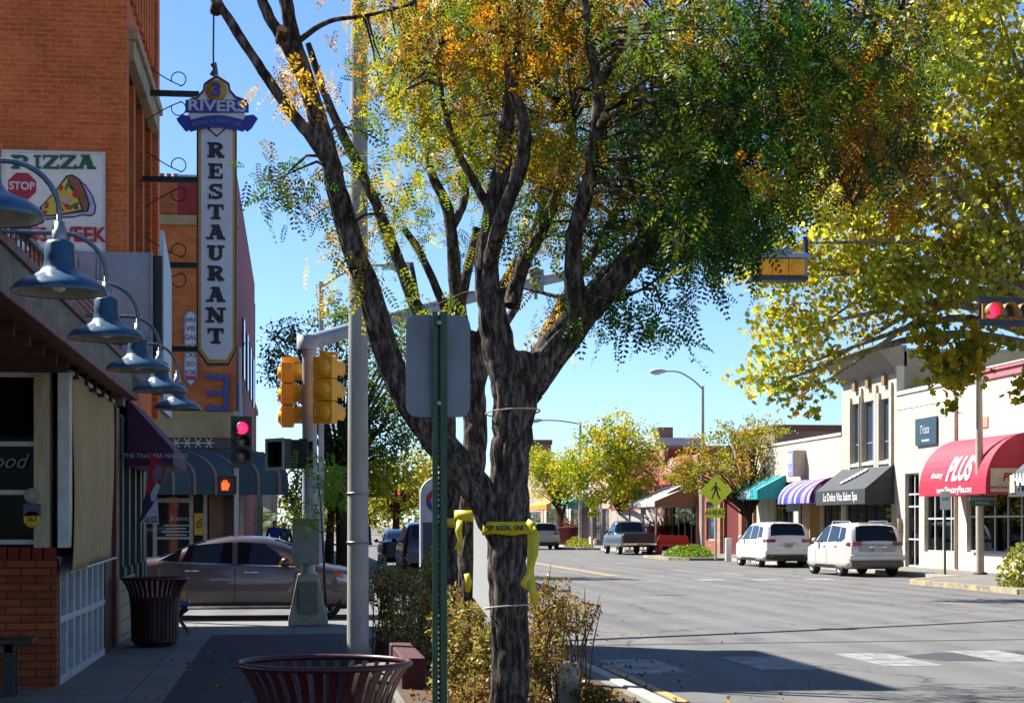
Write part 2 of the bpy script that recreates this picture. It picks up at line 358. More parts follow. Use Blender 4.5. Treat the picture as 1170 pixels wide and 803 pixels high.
# painted markings
mk = MB()
for i in range(8):
    x0 = 3.78 + 1.62*i; yy = 19.5 + .33*i
    mk.box(x0, x0+.72, yy, yy+2.0, -.01, .004)
for i in range(3):
    x0 = 12.1 + 1.75*i; mk.box(x0, x0+.85, 51.2, 52.6, -.01, .004)
for y in (60, 72, 84, 96, 108, 120, 134, 148): mk.box(13.8, 13.95, y, y+3, -.01, .004); mk.box(6.8, 6.95, y, y+3, -.01, .004)
mk.box(14.5, 14.65, 55.5, 58.5, -.01, .004)
struct(mk.build('crosswalk_marking', wpaint))
struct(MB().box(10.2, 10.31, 56, 250, -.01, .004).box(10.42, 10.53, 56, 250, -.01, .004).build('centre_line', ypaint))
# tar patches and a patch of new asphalt in the crosswalk
patch = M('tar patch', '38383c', '2e2e32', .8, 9, bmp=.3)
pm_ = MB()
pm_.prism([(8.0,20.9),(9.2,20.6),(9.0,21.3),(10.2,21.5),(9.6,22.3),(8.4,22.2),(7.7,21.6)], (0,0,-.01), (1,0,0), (0,1,0), .0135)
pm_.prism([(4.2,24.1),(12,24.6),(18,26),(18,26.14),(12,24.76),(4.2,24.25)], (0,0,-.01), (1,0,0), (0,1,0), .0128)
struct(pm_.build('asphalt_patch', patch))

# ------------------------------------------------------------------ cafe on the left: brick base, timber canopy, blind
LX = -2.27
brick_o = brick('orange brick', 'cc6c36', 'b85828', 'bc8258', .21, .068, stain=.22, msize=.007)
brick_low = brick('low wall brick', 'a2552e', '86411f', '5a3a2a', .28, .075, msize=.009)
wood_red = M('red brown timber', '6a3024', '4a2019', .6, 4, stretch=(6,1,1), grime=.3)
fasciam = M('weathered grey fascia', '7d8078', '565a55', .8, 3, stretch=(3,1,3), grime=.4)
plank = M('cream plank', 'b3aa92', '94896e', .75, 4, stretch=(4,4,.6), grime=.3)
whitew = M('white timber', 'c0c6c8', 'a3a9ad', .6, 6, grime=.15)
cafe = thing('cafe_building', 'single storey cafe with low orange brick wall, dark windows and long red timber canopy', 'cafe', (-5, 17.3, 0))
mb = MB(); mb.box(-9, LX, 17.3, 17.6, 0, 1.36); mb.build('brick_wall', brick_low, cafe)
mb = MB()
x = LX - .012
while x > -4.2: mb.box(x-.095, x, 17.27, 17.45, 1.36, 1.47); x -= .112
mb.build('wall_cap', brick('cap brick', '7c2f22', '6a2419', '2f211b', 9, 9), cafe)
glass_c = glassm('deep dark glass', (.004,.005,.006), .04)
mb = MB(); mb.box(-9, LX-.02, 17.5, 17.54, 1.47, 3.2); mb.build('window', glass_c, cafe)
fr = MB()
for x0, x1, mm in ((G(27,793,.12).x, G(45.5,793,.12).x, 0), (G(55,793,.12).x, G(68.5,793,.12).x, 1)): fr.box(x0, x1, 17.28, 17.5, 1.47, 3.16, mm)
for x in (-4.0, -5.6, -7.2): fr.box(x-.09, x+.09, 17.3, 17.5, 1.47, 3.16)
for x in (-2.62, -3.3): pass
for z in (1.50, 1.98, 2.45, 3.12): fr.box(-9, -2.42, 17.43, 17.49, z, z+.045, 1)
fr.build('window_frame', [plank, whitew], cafe)
tx = MB(); tx.text('Great Food', .2, (-3.05, 17.425, 2.3), m=0, shear=.4); tx.build('window_lettering', M('window lettering', '7c7c84', rough=.6), cafe)
st = MB(); st.lathe([(0,0),(.075,0),(.075,.004),(0,.004)], (W(36,566,16.8).x, 17.276, W(36,566,16.8).z), 16, 0, 'y'); a = W(36,582,16.8); st.box(a.x-.08, a.x+.08, 17.27, 17.28, a.z-.06, a.z+.06, 1); a = W(36,593,16.8); st.lathe([(0,0),(.08,0),(.08,.004),(0,.004)], (a.x, 17.27, a.z), 16, 2, 'y')
st.text('363', .07, (a.x, 17.2695, a.z), m=3); st.build('door_sticker', [M('pale sticker','8f8f86'), M('blue sticker','3c4a66'), M('yellow sticker','d8b020'), black], cafe)
# facade towards the pavement: posts, lattice of white painted panels, dark void behind
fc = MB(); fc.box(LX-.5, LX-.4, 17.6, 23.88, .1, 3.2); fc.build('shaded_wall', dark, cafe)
sw = MB(); sw.box(LX-.36, LX-.33, 17.65, 21.6, 1.3, 3.1); sw.build('window', glass_d, cafe)
for y0, y1, d_ in ((21.62, 21.9, .02), (22.9, 23.3, .02), (17.62, 17.76, -.02)): MB().box(LX-.16, LX+d_, y0, y1, .12 if y0 > 20 else 1.4, 3.2).build('post', wood_red, cafe, bevel=.008)
MB().box(LX-.15, LX-.03, 21.9, 22.9, .12, 3.2).build('side_panel', M('dark red panel','3c1a18','2a1210',.6,3), cafe)
lt = MB(); y0, y1 = 17.62, 21.55
for i in range(8):
    y = y0 + (y1-y0)*i/7; lt.box(LX-.06, LX, y-.05, y+.05, .16, 1.32)
lt.box(LX-.08, LX+.012, y0-.06, y1+.06, .12, .2); lt.box(LX-.08, LX+.012, y0-.06, y1+.06, 1.30, 1.38); lt.box(LX-.08, LX+.01, y0-.06, y1+.06, .72, .79)
for i in range(3): lt.box(LX-.09, LX-.065, y0+.1+i*1.3, y0+.85+i*1.3, .2, 1.3, 1)
lt.build('lattice_panel', [whitew, M('blue grey infill','5a6b82', rough=.4)], cafe, bevel=.006)
cn = MB(); cn.box(-9, -1.98, 5.2, 21.72, 3.24, 3.5); cn.build('canopy', wood_red, cafe)
fa = MB(); fa.box(-1.98, -1.93, 5.2, 21.75, 3.30, 3.56); fa.box(-9, -1.93, 21.72, 21.77, 3.3, 3.56); fa.build('fascia', fasciam, cafe)
tr = MB(); tr.box(-2.0, -1.88, 5.2, 21.8, 3.2, 3.30); tr.box(-2.05, -1.9, 5.2, 21.8, 3.56, 3.64); tr.build('trim_board', wood_red, cafe, bevel=.01)
sf = MB()
for y in np.arange(5.6, 21.6, .8): sf.box(-8.9, -2.1, y, y+.09, 3.12, 3.238)
sf.build('soffit_joist', M('dark soffit timber','3a211b','2a1612',.8,4), cafe)
rl = MB()
for y in np.arange(6, 15.2, .24): rl.box(-2.10, -2.085, y, y+.018, 3.64, 3.93)
rl.box(-2.12, -2.05, 5.9, 15.3, 3.93, 3.97); rl.build('railing', M('dark railing','23303f','1a2430',.5), cafe)
cp = MB()
for i, y in enumerate(np.arange(6, 15.2, .2)): cp.box(-2.22, -2.19 + .012*(i % 2), y, y+.198, 3.64, 3.91)
cp.build('corrugated_sheet', M('pale blue corrugated sheet','c4dcec','a4c4dc',.4,3), cafe)
sl_ = MB()
for i in range(6): sl_.box(-2.09, -2.05, 15.35, 21.6, 3.66+i*.062, 3.695+i*.062)
for y in (15.4, 17.4, 19.4, 21.4): sl_.box(-2.13, -2.095, y, y+.06, 3.64, 4.04)
sl_.build('slatted_screen', M('red slats','6a2b24','4c1c18',.6,6), cafe)
# blind hanging from the canopy (its lower left corner pulled in)
canvas = M('tan canvas', 'b39a6c', '9a8256', .85, 2, stretch=(1,6,1), grime=.25, bmp=.15, bscale=40)
nb, nz = 26, 20; vs = []; fs = []
for i in range(nb+1):
    for j in range(nz+1):
        a, b = i/nb, j/nz; y = 17.5 + a*4.0; z = 3.17 - b*1.93 + .05*a*b
        y += -.30*math.sin(b*3.0)*0 + (.28*math.sin(b*math.pi)*.6)*(1-a)**2 - .22*b*b*(1-a)**1.5
        xx = -2.16 + .03*math.sin(a*9) + .05*math.sin(a*2.2+b*2)*b - (.03 if .47 < a < .52 else 0)
        vs.append((xx, y, z))
fs = [(i*(nz+1)+j, (i+1)*(nz+1)+j, (i+1)*(nz+1)+j+1, i*(nz+1)+j+1) for i in range(nb) for j in range(nz)]
bl = thing('canvas_blind', 'tan canvas blind hanging under the timber canopy above white lattice panels', 'blind', (-2.16, 19, 3.17))
o = MB().add(vs, fs, 0, True).build('canvas', canvas, bl); sm = o.modifiers.new('thick', 'SOLIDIFY'); sm.thickness = .006
MB().tube([(-2.15,17.45,3.17),(-2.15,21.55,3.17)], .025).build('top_batten', whitew, bl)
MB().tube([(-2.12,17.3,1.235),(-2.12,21.5,1.29)], .014).build('bottom_bar', whitew, bl)

# ------------------------------------------------------------------ barn lamps
lampblue = M('blue enamel', '2c5878', '1b3c56', .38, 7, grime=.3, spec=.5)
pipe = M('weathered pipe', '6f7f8c', '4b5966', .45, 9, metal=.3)
lampin = M('lamp inside', '8a8a80', '6e6e66', .5)
def lamp_parts(root):
    prof = [(.25,0),(.253,.012),(.245,.03),(.225,.052),(.19,.072),(.14,.092),(.105,.112),(.088,.14),(.08,.18),(.078,.262),(.06,.28),(.0,.285)]
    MB().lathe(prof, n=32).lathe([(.246,.004),(.236,.03),(.18,.066),(.08,.10),(0,.11)], n=32, m=1).build('lamp_shade', [lampblue, lampin], root)
    MB().lathe([(.04,.285),(.04,.33),(.028,.34),(.028,.38),(0,.38)], n=14).build('socket_collar', steel, root)
    arc = [(0,0,.36),(0,0,.42)] + [(-.28+.28*math.cos(t), 0, .42+.28*math.sin(t)) for t in np.linspace(0, math.pi/2, 9)] + [(-.73,0,.70)]
    MB().tube(arc, .015, 10).build('gooseneck_arm', pipe, root)
    MB().lathe([(0,0),(.06,0),(.06,.025),(0,.025)], (-.735,0,.70), 14, 0, 'x').build('wall_flange', pipe, root)
    MB().lathe([(0,.10),(.03,.09),(.042,.05),(.03,.015),(0,.005)], n=14).build('bulb', M('frosted bulb','d0d0c8',rough=.3), root)
LL = ['blue barn lamp nearest the viewer, cut off by the left edge beside the pizza sign', 'largest complete blue barn lamp, just below the pizza sign',
      'blue barn lamp in front of the grey sheet metal cabinet, third along the canopy', 'blue barn lamp just above the far end of the timber canopy, fourth along', 'blue barn lamp over the purple awning, fifth along the canopy', 'farthest blue barn lamp, seen against the orange brick of the far corner building']
ys = [7.15, 9.55, 11.9, 14.3, 16.6, 19.1]
l0 = local('barn_lamp', LL[0], 'lamp', (-1.235, ys[0], 2.91), group='barn lamps along the cafe canopy'); lamp_parts(l0)
for i in range(1, 6): dup(l0, (-1.235, ys[i], 2.925), R(random.uniform(-3, 3)), LL[i])
fl = thing('flood_light', 'small grey floodlight with pink lens on the canopy railing', 'floodlight', tuple(W(36,262,12)))
a = W(30,262,12); MB().tube([a+V(-.09,-.02,0.02), a+V(.0,0,0), a+V(.04,0,-.005)], [.05,.05,.06], 12).tube([a+V(-.05,0,.03), a+V(-.1,.05,.1), a+V(-.35,.1,.12)], .015).build('lamp_housing', M('dull grey housing','5c6270',rough=.5), fl)
MB().tube([a+V(.042,0,-.005), a+V(.07,-.01,-.03), a+V(.075,-.01,-.07)], [.05,.045,.02], 12).build('lens', M('pink lens','e07088','d06078',.2), fl)

# ------------------------------------------------------------------ brick corner building with pizza sign
bb = thing('brick_building', 'tall orange brick corner building with tall recessed windows on the left', 'building', (-5, 24, 0))
Y0, Y1, TOP = 23.9, 29.3, 10.9; YG1 = 27.2
wl = MB(); wl.box(-4.9, LX, Y0, Y0+.3, 3.4, TOP); wl.box(-4.9, -4.6, Y0+.3, Y1, .1, TOP); wl.box(-4.6, LX, Y1-.3, Y1, 3.4, TOP); wl.box(-4.6, LX-.01, Y0+.3, Y1-.3, TOP-.4, TOP-.1)
wl.box(LX-.3, LX, Y0+.3, Y1-.3, 3.4, 4.6); wl.box(LX-.3, LX, Y0+.3, Y1-.3, 8.05, TOP)
for y0, y1 in ((Y0+.3, Y0+.5), (Y0+1.7, Y0+2.0), (Y0+3.2, Y0+3.5), (Y0+4.7, Y1-.3)): wl.box(LX-.3, LX, y0, y1, 4.6, 8.05)
wl.box(LX, LX+.09, Y1-.42, Y1, 3.4, TOP-.5); wl.box(LX, LX+.06, Y0, Y0+.3, 3.4, TOP-.5)
for i in range(9): wl.box(LX, LX+.05, Y0+.62+i*.48, Y0+.84+i*.48, 9.0, 10.2)
wl.build('wall', brick_o, bb)
WINB = ((Y0+.5, Y0+1.7), (Y0+2.0, Y0+3.2), (Y0+3.5, Y0+4.7))
for y0, y1 in WINB: MB().box(LX-.26, LX-.22, y0, y1, 4.6, 8.05).build('window', glass_d, bb)
tr = MB(); tr.box(LX-.02, LX+.13, Y0+.4, Y0+4.85, 8.0, 8.28); tr.box(LX-.02, LX+.18, Y0+.35, Y0+4.9, 8.28, 8.42); tr.box(LX-.26, LX-.1, Y0+.5, Y0+4.7, 6.55, 6.72)
tr.build('stone_lintel', M('pale stone','b0a082','8c7d62',.85,4,grime=.3), bb, bevel=.015)
wf = MB()
for y0, y1 in WINB:
    for y in (y0, y1-.07): wf.box(LX-.24, LX-.12, y, y+.07, 4.6, 8.0)
    wf.box(LX-.24, LX-.13, y0, y1, 4.6, 4.68)
wf.build('window_frame', M('dark red window paint','5a2018','3d1510',.6), bb)
co = MB(); cz = TOP-.3
for dx, z0, z1 in ((.08, cz, cz+.13), (.16, cz+.13, cz+.28), (.25, cz+.28, cz+.44), (.30, cz+.44, cz+.54)): co.box(LX-.1, LX+dx, Y0-.0, Y1+dx, z0, z1)
for i in range(12): co.box(LX, LX+.14, Y0+.15+i*.42, Y0+.3+i*.42, cz-.12, cz+.0)
co.build('cornice', M('weathered green grey cornice','6f7a78','4e5653',.7,6,grime=.3), bb, bevel=.01)
# ground floor: cream tile plinth, green columns, dark shop windows
gf = MB(); gf.box(LX-.4, LX-.35, 23.9, YG1, .1, 3.4); gf.prism([(LX-.35,YG1),(LX-2.1,Y1-.2),(LX-2.2,Y1-.3),(LX-.45,YG1-.1)], (0,0,.1), (1,0,0), (0,1,0), 3.2); gf.box(-4.6, LX-2.2, Y1-.3, Y1-.2, .1, 3.3); gf.box(-4.6, LX-.4, 23.9, 23.95, .1, 3.3); gf.build('shop_window', glass_d, bb)
tl = MB(); tl.box(LX-.34, LX, 23.32, 25.9, .12, .98); tl.build('tiled_plinth', brick('cream wall tile', '9a8f78', '8a7f69', '5b5344', .2, .2, .5, .2), bb)
gc = MB()
MB().box(-4.59, LX-.02, Y0+.31, Y1-.05, 3.3, 3.398).build('soffit', M('pale soffit','8a8478',rough=.8), bb)
MB().lathe([(.14,.12),(.14,.3),(.1,.35),(.09,3.0),(.14,3.1),(.14,3.3)], (LX-.2, Y1-.25, 0), 16).build('corner_column', M('dark green paint','23453f','17332e',.45,8,grime=.2), bb)
for y in (23.95, 24.9, 25.85, 26.75, 27.3): gc.box(LX-.12, LX+.0, y, y+.2, .985 if y < 25.8 else .12, 3.1); gc.box(LX-.14, LX+.03, y-.03, y+.23, .985 if y < 25.8 else .12, 1.12)
for z in (1.0, 2.55, 3.1): gc.box(LX-.1, LX-.02, 23.95, YG1, z, z+.07)
gc.box(LX-.3, LX-.1, 23.95, YG1, 3.17, 3.295)
gc.build('shopfront_column', M('dark green paint','23453f','17332e',.45,8,grime=.2), bb, bevel=.008)
pur = M('purple awning canvas', '4c2346', '3c1a38', .8, 4, grime=.25)
prof = [(0,3.42),(0,2.5),(.62,2.5),(.62,2.72)]
aw = MB(); aw.prism([(p[0], p[1]) for p in prof], (LX+.005, 27.45, 0), (1,0,0), (0,0,1), 2.9)
o = aw.build('awning', [pur], bb); o['label'] = 'purple canvas awning over green shopfront'
tx = MB(); tx.text("THE TRADERS MARKET", .085, (LX+.39, 24.546, 2.63), bold=.002); tx.build('awning_lettering', M('dull white lettering','a8a0a8'), o)
# sheet metal cabinet over the canopy end
sheet = M('galvanised sheet', '8f949a', '7b7f86', .5, 2.5, metal=.35, grime=.25)
sc = thing('sheet_metal_cabinet', 'grey sheet metal cabinet with creased panels standing above the canopy end', 'cabinet', (-2.1, 21.9, 3.6))
mb = MB(); x0, x1, y0, y1 = -2.62, -1.72, 21.85, 22.05
for za, zb in ((3.32,3.9), (3.92,5.02)):
    for xa, xb in ((x0, -2.37), (-2.35, x1)):
        c = ((xa+xb)/2, y0-.05, (za+zb)/2); q = [(xa,y0,za),(xb,y0,za),(xb,y0,zb),(xa,y0,zb),c]
        mb.add(q, [(0,1,4),(1,2,4),(2,3,4),(3,0,4)])
mb.box(x0, x1, y0+.001, y1, 3.32, 5.02)
for x in (x0, -2.36, x1): mb.box(x-.012, x+.012, y0-.03, y0, 3.32, 5.03)
mb.build('panel_face', sheet, sc)
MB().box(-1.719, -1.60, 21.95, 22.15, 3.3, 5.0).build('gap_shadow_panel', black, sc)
MB().box(-1.66, -1.60, 22.16, 23.6, 3.1, 5.0).prism([(0,0),(1.4,0),(0,.35)], (-1.60,22.18,5.001), (0,1,0), (0,0,1), -.05).build('side_panel', M('pale blue side panel','b0c0cc','98aab8',.45), sc)

# pizza sign
ps_ = thing('pizza_sign', 'white painted pizza sign with red stop octagon and pizza slice on brick wall', 'sign', (-3.2, 23.85, 5.8))
def PZ(px, py):
    """point on the brick wall face seen at a photo pixel"""
    u = (px-CX)/F; zc = 23.78/(CS - u*SN); return W(px, py, zc)
a, b = PZ(4,173), PZ(116.5,284); wd_, ht = b.x-a.x, a.z-b.z
def pz(px, py): q = PZ(px, py); return (q.x-a.x, q.z-b.z)
O = (a.x, 23.84, b.z)
MB().box(a.x, b.x, 23.84, 23.895, b.z, a.z).build('panel', M('cream sign face','dcded4','cfd2c8',.6,5,grime=.12), ps_)
fr = MB(); t = .035
fr.box(a.x-t, b.x+t, 23.83, 23.897, a.z, a.z+t).box(a.x-t, b.x+t, 23.83, 23.897, b.z-t, b.z).box(a.x-t, a.x, 23.83, 23.897, b.z, a.z).box(b.x, b.x+t, 23.83, 23.897, b.z, a.z)
fr.build('frame', M('white frame','c6c8c8',rough=.5), ps_)
def slab_text(mb, word, cells, thick=.17, m=0, ax=(1,0,0), up=(0,0,1), dep=.012):
    """slab serif letters built of strokes; cells: (x, y, w, h) of each letter in plane coordinates; returns strokes prisms"""
    def rect(x0,y0,x1,y1): return [(x0,y0),(x1,y0),(x1,y1),(x0,y1)]
    def bar(x0,y0,x1,y1,t):
        d = math.hypot(x1-x0, y1-y0); nx, ny = -(y1-y0)/d*t/2, (x1-x0)/d*t/2
        return [(x0+nx,y0+ny),(x0-nx,y0-ny),(x1-nx,y1-ny),(x1+nx,y1+ny)]
    def arc(cx,cy,rx,ry,a0,a1,t,n=10):
        po = [(cx+(rx)*math.cos(R(a0+(a1-a0)*i/n)), cy+ry*math.sin(R(a0+(a1-a0)*i/n))) for i in range(n+1)]
        pi = [(cx+(rx-t)*math.cos(R(a0+(a1-a0)*i/n)), cy+(ry-t*.75)*math.sin(R(a0+(a1-a0)*i/n))) for i in range(n+1)]
        return [[po[i], po[i+1], pi[i+1], pi[i]] for i in range(n)]
    T, s = .32, .16
    L = {
     'R': [rect(.1,0,.1+T,1), rect(0,0,.46,s), rect(0,1-s,.55,1), rect(.3,.45,.6,.45+s), bar(.5,.5,.84,.04,T), rect(.74,0,1.02,s)] + arc(.52,.725,.40,.275,-90,90,.25),
     'E': [rect(.1,0,.1+T,1), rect(0,0,.95,s), rect(0,1-s,.92,1), rect(.3,.44,.66,.44+s), rect(.6,.33,.7,.68), rect(.85,0,.97,.34), rect(.82,.68,.94,1)],
     'S': arc(.5,.735,.45,.27,35,270,.24) + arc(.5,.27,.47,.275,-145,90,.24) + [rect(.8,.66,.92,1), rect(.05,0,.17,.34)],
     'T': [rect(.37,0,.37+T,1), rect(.2,0,.8,s), rect(.02,1-s,.98,1), rect(.0,.66,.12,1), rect(.88,.66,1,1)],
     'A': [bar(.2,.04,.48,.98,.17), bar(.8,.04,.52,.98,T+.02), rect(-.04,0,.38,s), rect(.56,0,1.04,s), rect(.28,.3,.72,.3+s), rect(.24,1-s,.6,1)],
     'U': [rect(.1,.3,.1+T,1), rect(.7,.3,.88,1), rect(-.02,1-s,.48,1), rect(.58,1-s,1.02,1)] + arc(.49,.33,.39,.33,180,360,.25),
     'N': [rect(.1,0,.27,1), rect(.74,0,.9,1), bar(.16,.96,.82,.04,T), rect(-.04,0,.42,s), rect(-.04,1-s,.32,1), rect(.58,1-s,1.04,1)],
     'P': [rect(.12,0,.12+T,1), rect(0,0,.5,s), rect(0,1-s,.6,1), rect(.3,.4,.6,.4+s)] + arc(.55,.7,.42,.3,-90,90,.25),
     'I': [rect(.35,0,.65,1), rect(.15,0,.85,s), rect(.15,1-s,.85,1)],
     'Z': [rect(.02,1-s,.96,1), rect(.02,0,.98,s), bar(.17,.1,.83,.9,.27), rect(.02,.68,.14,1), rect(.86,0,.98,.32)],
    }
    for ch, (x, y, wx, hy) in zip(word, cells):
        for k, p in enumerate(L[ch]):
            mb.prism([(x+px*wx, y+py*hy) for px, py in p], ORIGIN, ax, up, dep + .0006*k, m)
    return mb
ORIGIN = (O[0], 23.839, O[2])
tx = MB(); cells = []
for x0, x1 in ((12,32),(36,48),(48,67),(67.5,87),(87,108)):
    p0, p1 = pz(x0, 192), pz(x1, 176.5); cells.append((p0[0], p0[1], p1[0]-p0[0], p1[1]-p0[1]))
slab_text(tx, 'PIZZA', cells); tx.build('green_lettering', M('sign green','1d5a3a','174a30',.6), ps_)
c = pz(24.5, 212); r = .195
oc = MB(); oc.prism([(c[0]+r*math.cos(R(22.5+45*i)), c[1]+r*.98*math.sin(R(22.5+45*i))) for i in range(8)], (O[0],23.839,O[2]), (1,0,0), (0,0,1), .006)
o = oc.build('stop_octagon', M('sign red','a81f2e','951a28',.6), ps_)
MB().text('STOP', .145, (O[0]+c[0], 23.832, O[2]+c[1]), bold=.004, sx=.95, m=0).build('stop_lettering', M('sign white lettering','cfd0cc'), o)
def poly_px(pts): return [pz(*p) for p in pts]
sl2 = MB()
def zp(px, py): return (px/803*140, 160+py/803*140)
def layer(pts, d, m): sl2.prism(poly_px([zp(*p) for p in pts]), (O[0],23.839,O[2]), (1,0,0), (0,0,1), d, m)
layer([(450,225),(500,240),(560,290),(605,360),(628,430),(620,480),(590,497),(540,490),(480,505),(380,508),(300,520),(225,505),(330,420)], .003, 4)
layer([(455,232),(505,248),(556,298),(598,364),(618,432),(612,474),(588,486),(540,482),(480,496),(380,498),(300,510),(240,496),(330,420)], .004, 5)
layer([(430,228),(470,220),(520,250),(560,330),(588,420),(575,465),(540,470),(440,482),(330,497),(225,498),(213,484),(290,400),(360,325)], .006, 4)
layer([(438,240),(445,300),(500,360),(530,450),(440,470),(330,487),(226,490),(290,412),(365,332)], .008, 1)
layer([(440,236),(468,230),(512,258),(548,330),(576,418),(566,456),(545,460),(530,410),(500,340),(455,270)], .009, 0)
for p in ([(475,325),(510,320),(525,360),(495,380),(470,360)], [(360,440),(400,430),(420,460),(370,465)], [(400,400),(450,420),(470,455),(430,450)], [(270,460),(310,455),(300,485),(260,485)], [(395,290),(415,300),(400,330),(380,325)], [(290,410),(310,400),(320,420),(295,430)]): layer(p, .011, 2)
for p in ([(420,310),(440,270),(470,290),(460,315),(440,300),(430,340)], [(450,430),(500,405),(520,410),(500,430),(460,445)], [(285,430),(310,425),(315,440),(290,445)]): layer(p, .012, 3)
for p in ([(395,360),(440,355),(470,380),(455,410),(420,415),(400,390)], [(345,390),(380,380),(390,410),(360,420)]): layer(p, .0125, 6)
for p in ([(350,345),(375,330),(380,345),(355,358)], [(455,290),(468,290),(468,310),(455,310)], [(480,430),(510,430),(510,450),(485,450)], [(250,445),(275,440),(270,465),(248,465)]): layer(p, .013, 7)
sl2.build('pizza_picture', [M('crust','8a5630'), M('cheese','d6b82c'), M('tomato','b02a1e'), M('pepper','2d6a33'), M('ink outline','20202c'), M('lilac shade','a9a9c8'), M('mushroom','c4a586'), M('olive','26305c')], ps_)
tx = MB(); p = pz(90, 268); tx.text('WEEK', .27, (O[0]+p[0], 23.83, O[2]+p[1]), bold=.008, sx=.93); p = pz(48, 268); tx.text('DAYS A', .25, (O[0]+pz(40,268)[0], 23.83, O[2]+p[1]), bold=.008, sx=.75)
tx.build('red_lettering', M('sign red'), ps_)

# ------------------------------------------------------------------ hanging restaurant sign
ZS = 27.0; SPX = F/ZS                                   # photo pixels per metre there
def RS(px, py):
    u = (px-CX)/F; Yp = 26.9; zc = Yp/(CS - u*SN); return W(px, py, zc)
rs = thing('restaurant_sign', 'tall white vertical restaurant sign with blue gabled head hanging off the brick building', 'sign', tuple(RS(247, 418)))
def rp(px, py): q = RS(px, py); return (q.x, q.z)
def rpl(mb, pts, dy, dep, m=0): mb.prism([rp(*p) for p in pts], (0, 26.9-dy, 0), (1,0,0), (0,0,1), dep, m)
sgw = M('sign white face', 'd8dee6', 'ccd4de', .45, 3, grime=.1); sgb = M('sign navy', '2438a0', '1c2e8c', .5); sgy = M('sign ochre edge', 'c8962a', 'b48420', .5); sgk = M('sign black lettering', '14141c', rough=.5); sgp = M('sign maroon line', '5c1f30', rough=.5)
mb = MB(); rpl(mb, [(225,148),(270.5,148),(270.5,401),(262,418),(237,418),(225,401)], -.1, .2); mb.build('sign_box', sgk, rs)
mb = MB(); rpl(mb, [(227,148),(269,148),(269,400),(261,415.5),(238,415.5),(227,400)], .1001, .008); mb.build('ochre_border', sgy, rs)
mb = MB(); rpl(mb, [(230,146),(266,146),(266,399),(259,411.5),(240,411.5),(230,399)], .108, .006); mb.build('white_face', sgw, rs)
ORIGIN = (0, 26.9-.114, 0); tx = MB(); cells = []
ch = 'RESTAURANT'
for i, (ya, yb) in enumerate(((165,182),(189,206),(212,229),(235.5,252),(258.5,275),(282,299),(305,322),(329,346),(352.5,369.5),(376,393.5))):
    wv = {'R':19,'E':17,'S':17,'T':18,'A':20,'U':19,'N':21}[ch[i]]; p0, p1 = rp(247-wv/2, yb), rp(247+wv/2, ya); cells.append((p0[0], p0[1], p1[0]-p0[0], p1[1]-p0[1]))
slab_text(tx, ch, cells); tx.build('black_lettering', sgk, rs)
mb = MB(); hd = [(248,88),(256,93),(262,97),(263,104),(270,112),(279,115),(279,131),(284,139),(212,139),(217,131),(217,115),(226,112),(233,104),(234,97),(240,93)]
rpl(mb, hd, .06, .07); rpl(mb, [(237,146),(259,146),(258,150),(248,159),(238,150)], .114, .006, 1); rpl(mb, [(239,146),(257,146),(256,149.5),(248,156.5),(240,149.5)], .120, .004); mb.build('gabled_head', [sgw, sgp], rs)
for ks in ((0,1,2,3,4,5), (10,11,12,13,14)):
    mb = MB(); mb.tube([RS(*hd[k % len(hd)])+V(0,-.14,-.03) for k in (*ks, ks[-1]+1)][:6], .016, 6); mb.build('maroon_outline', sgp, rs)
mb = MB(); rpl(mb, [(212.5,117),(284.5,117),(284.5,131.5),(212.5,131.5)], .1301, .03); nm = mb.build('name_board', sgb, rs)
c = RS(248.3,124.5); MB().text('RIVERS', .225, (c.x, 26.9-.161, c.z), bold=.006, sx=1.28).build('name_lettering', M('sign pale lettering','c4ccd8'), nm)
c = RS(247.5,106.5); dk = MB(); dk.lathe([(0,0),(.158,0),(.158,-.03),(0,-.03)], (c.x, 26.9-.131, c.z), 24, 0, 'y'); d_ = dk.build('round_badge', M('badge gold','b8902a','a57e20',.5), rs)
MB().text('3', .27, (c.x, 26.9-.163, c.z), bold=.014, sx=1.15).build('badge_numeral', sgb, d_)
mb = MB(); n = 12; up_ = []; dn = []
for i in range(n+1):
    t = i/n; px = 217.5 + 61.5*t; py = 140 - 5*math.sin(math.pi*t); up_.append((px, py)); dn.append((px, py+13.5))
for i in range(n): rpl(mb, [up_[i], up_[i+1], dn[i+1], dn[i]], .135+.03*math.sin(math.pi*(i+.5)/n), .02)
rpl(mb, [(202,138),(209,133.5),(217,135),(219,140),(219,150),(213,153),(204,142)], .12, .02); rpl(mb, [(278,140),(281,134.5),(290,133.5),(295,138),(288,149),(283,153),(278,150)], .12, .02)
rb = mb.build('ribbon_banner', sgb, rs)
for i, chx in enumerate('EATERY & BREWHOUSE'):
    pass
tx = MB(); word = 'EATERY & BREWHOUSE'
for i, chx in enumerate(word):
    if chx == ' ': continue
    t = (i+1)/(len(word)+1); c = RS(219 + 58.5*t, 146.8 - 5*math.sin(math.pi*t)); an = -R(22)*(t-.5)*-1
    ax = V(math.cos(R(16)*(.5-t)*2*.5), 0, math.sin(R(16)*(.5-t)*2*.5)); tx.text(chx, .085, (c.x, 26.9-.192, c.z), ax=ax, up=V(-ax.z, 0, ax.x))
tx.build('ribbon_lettering', M('ribbon lettering','6f82b8'), rb)
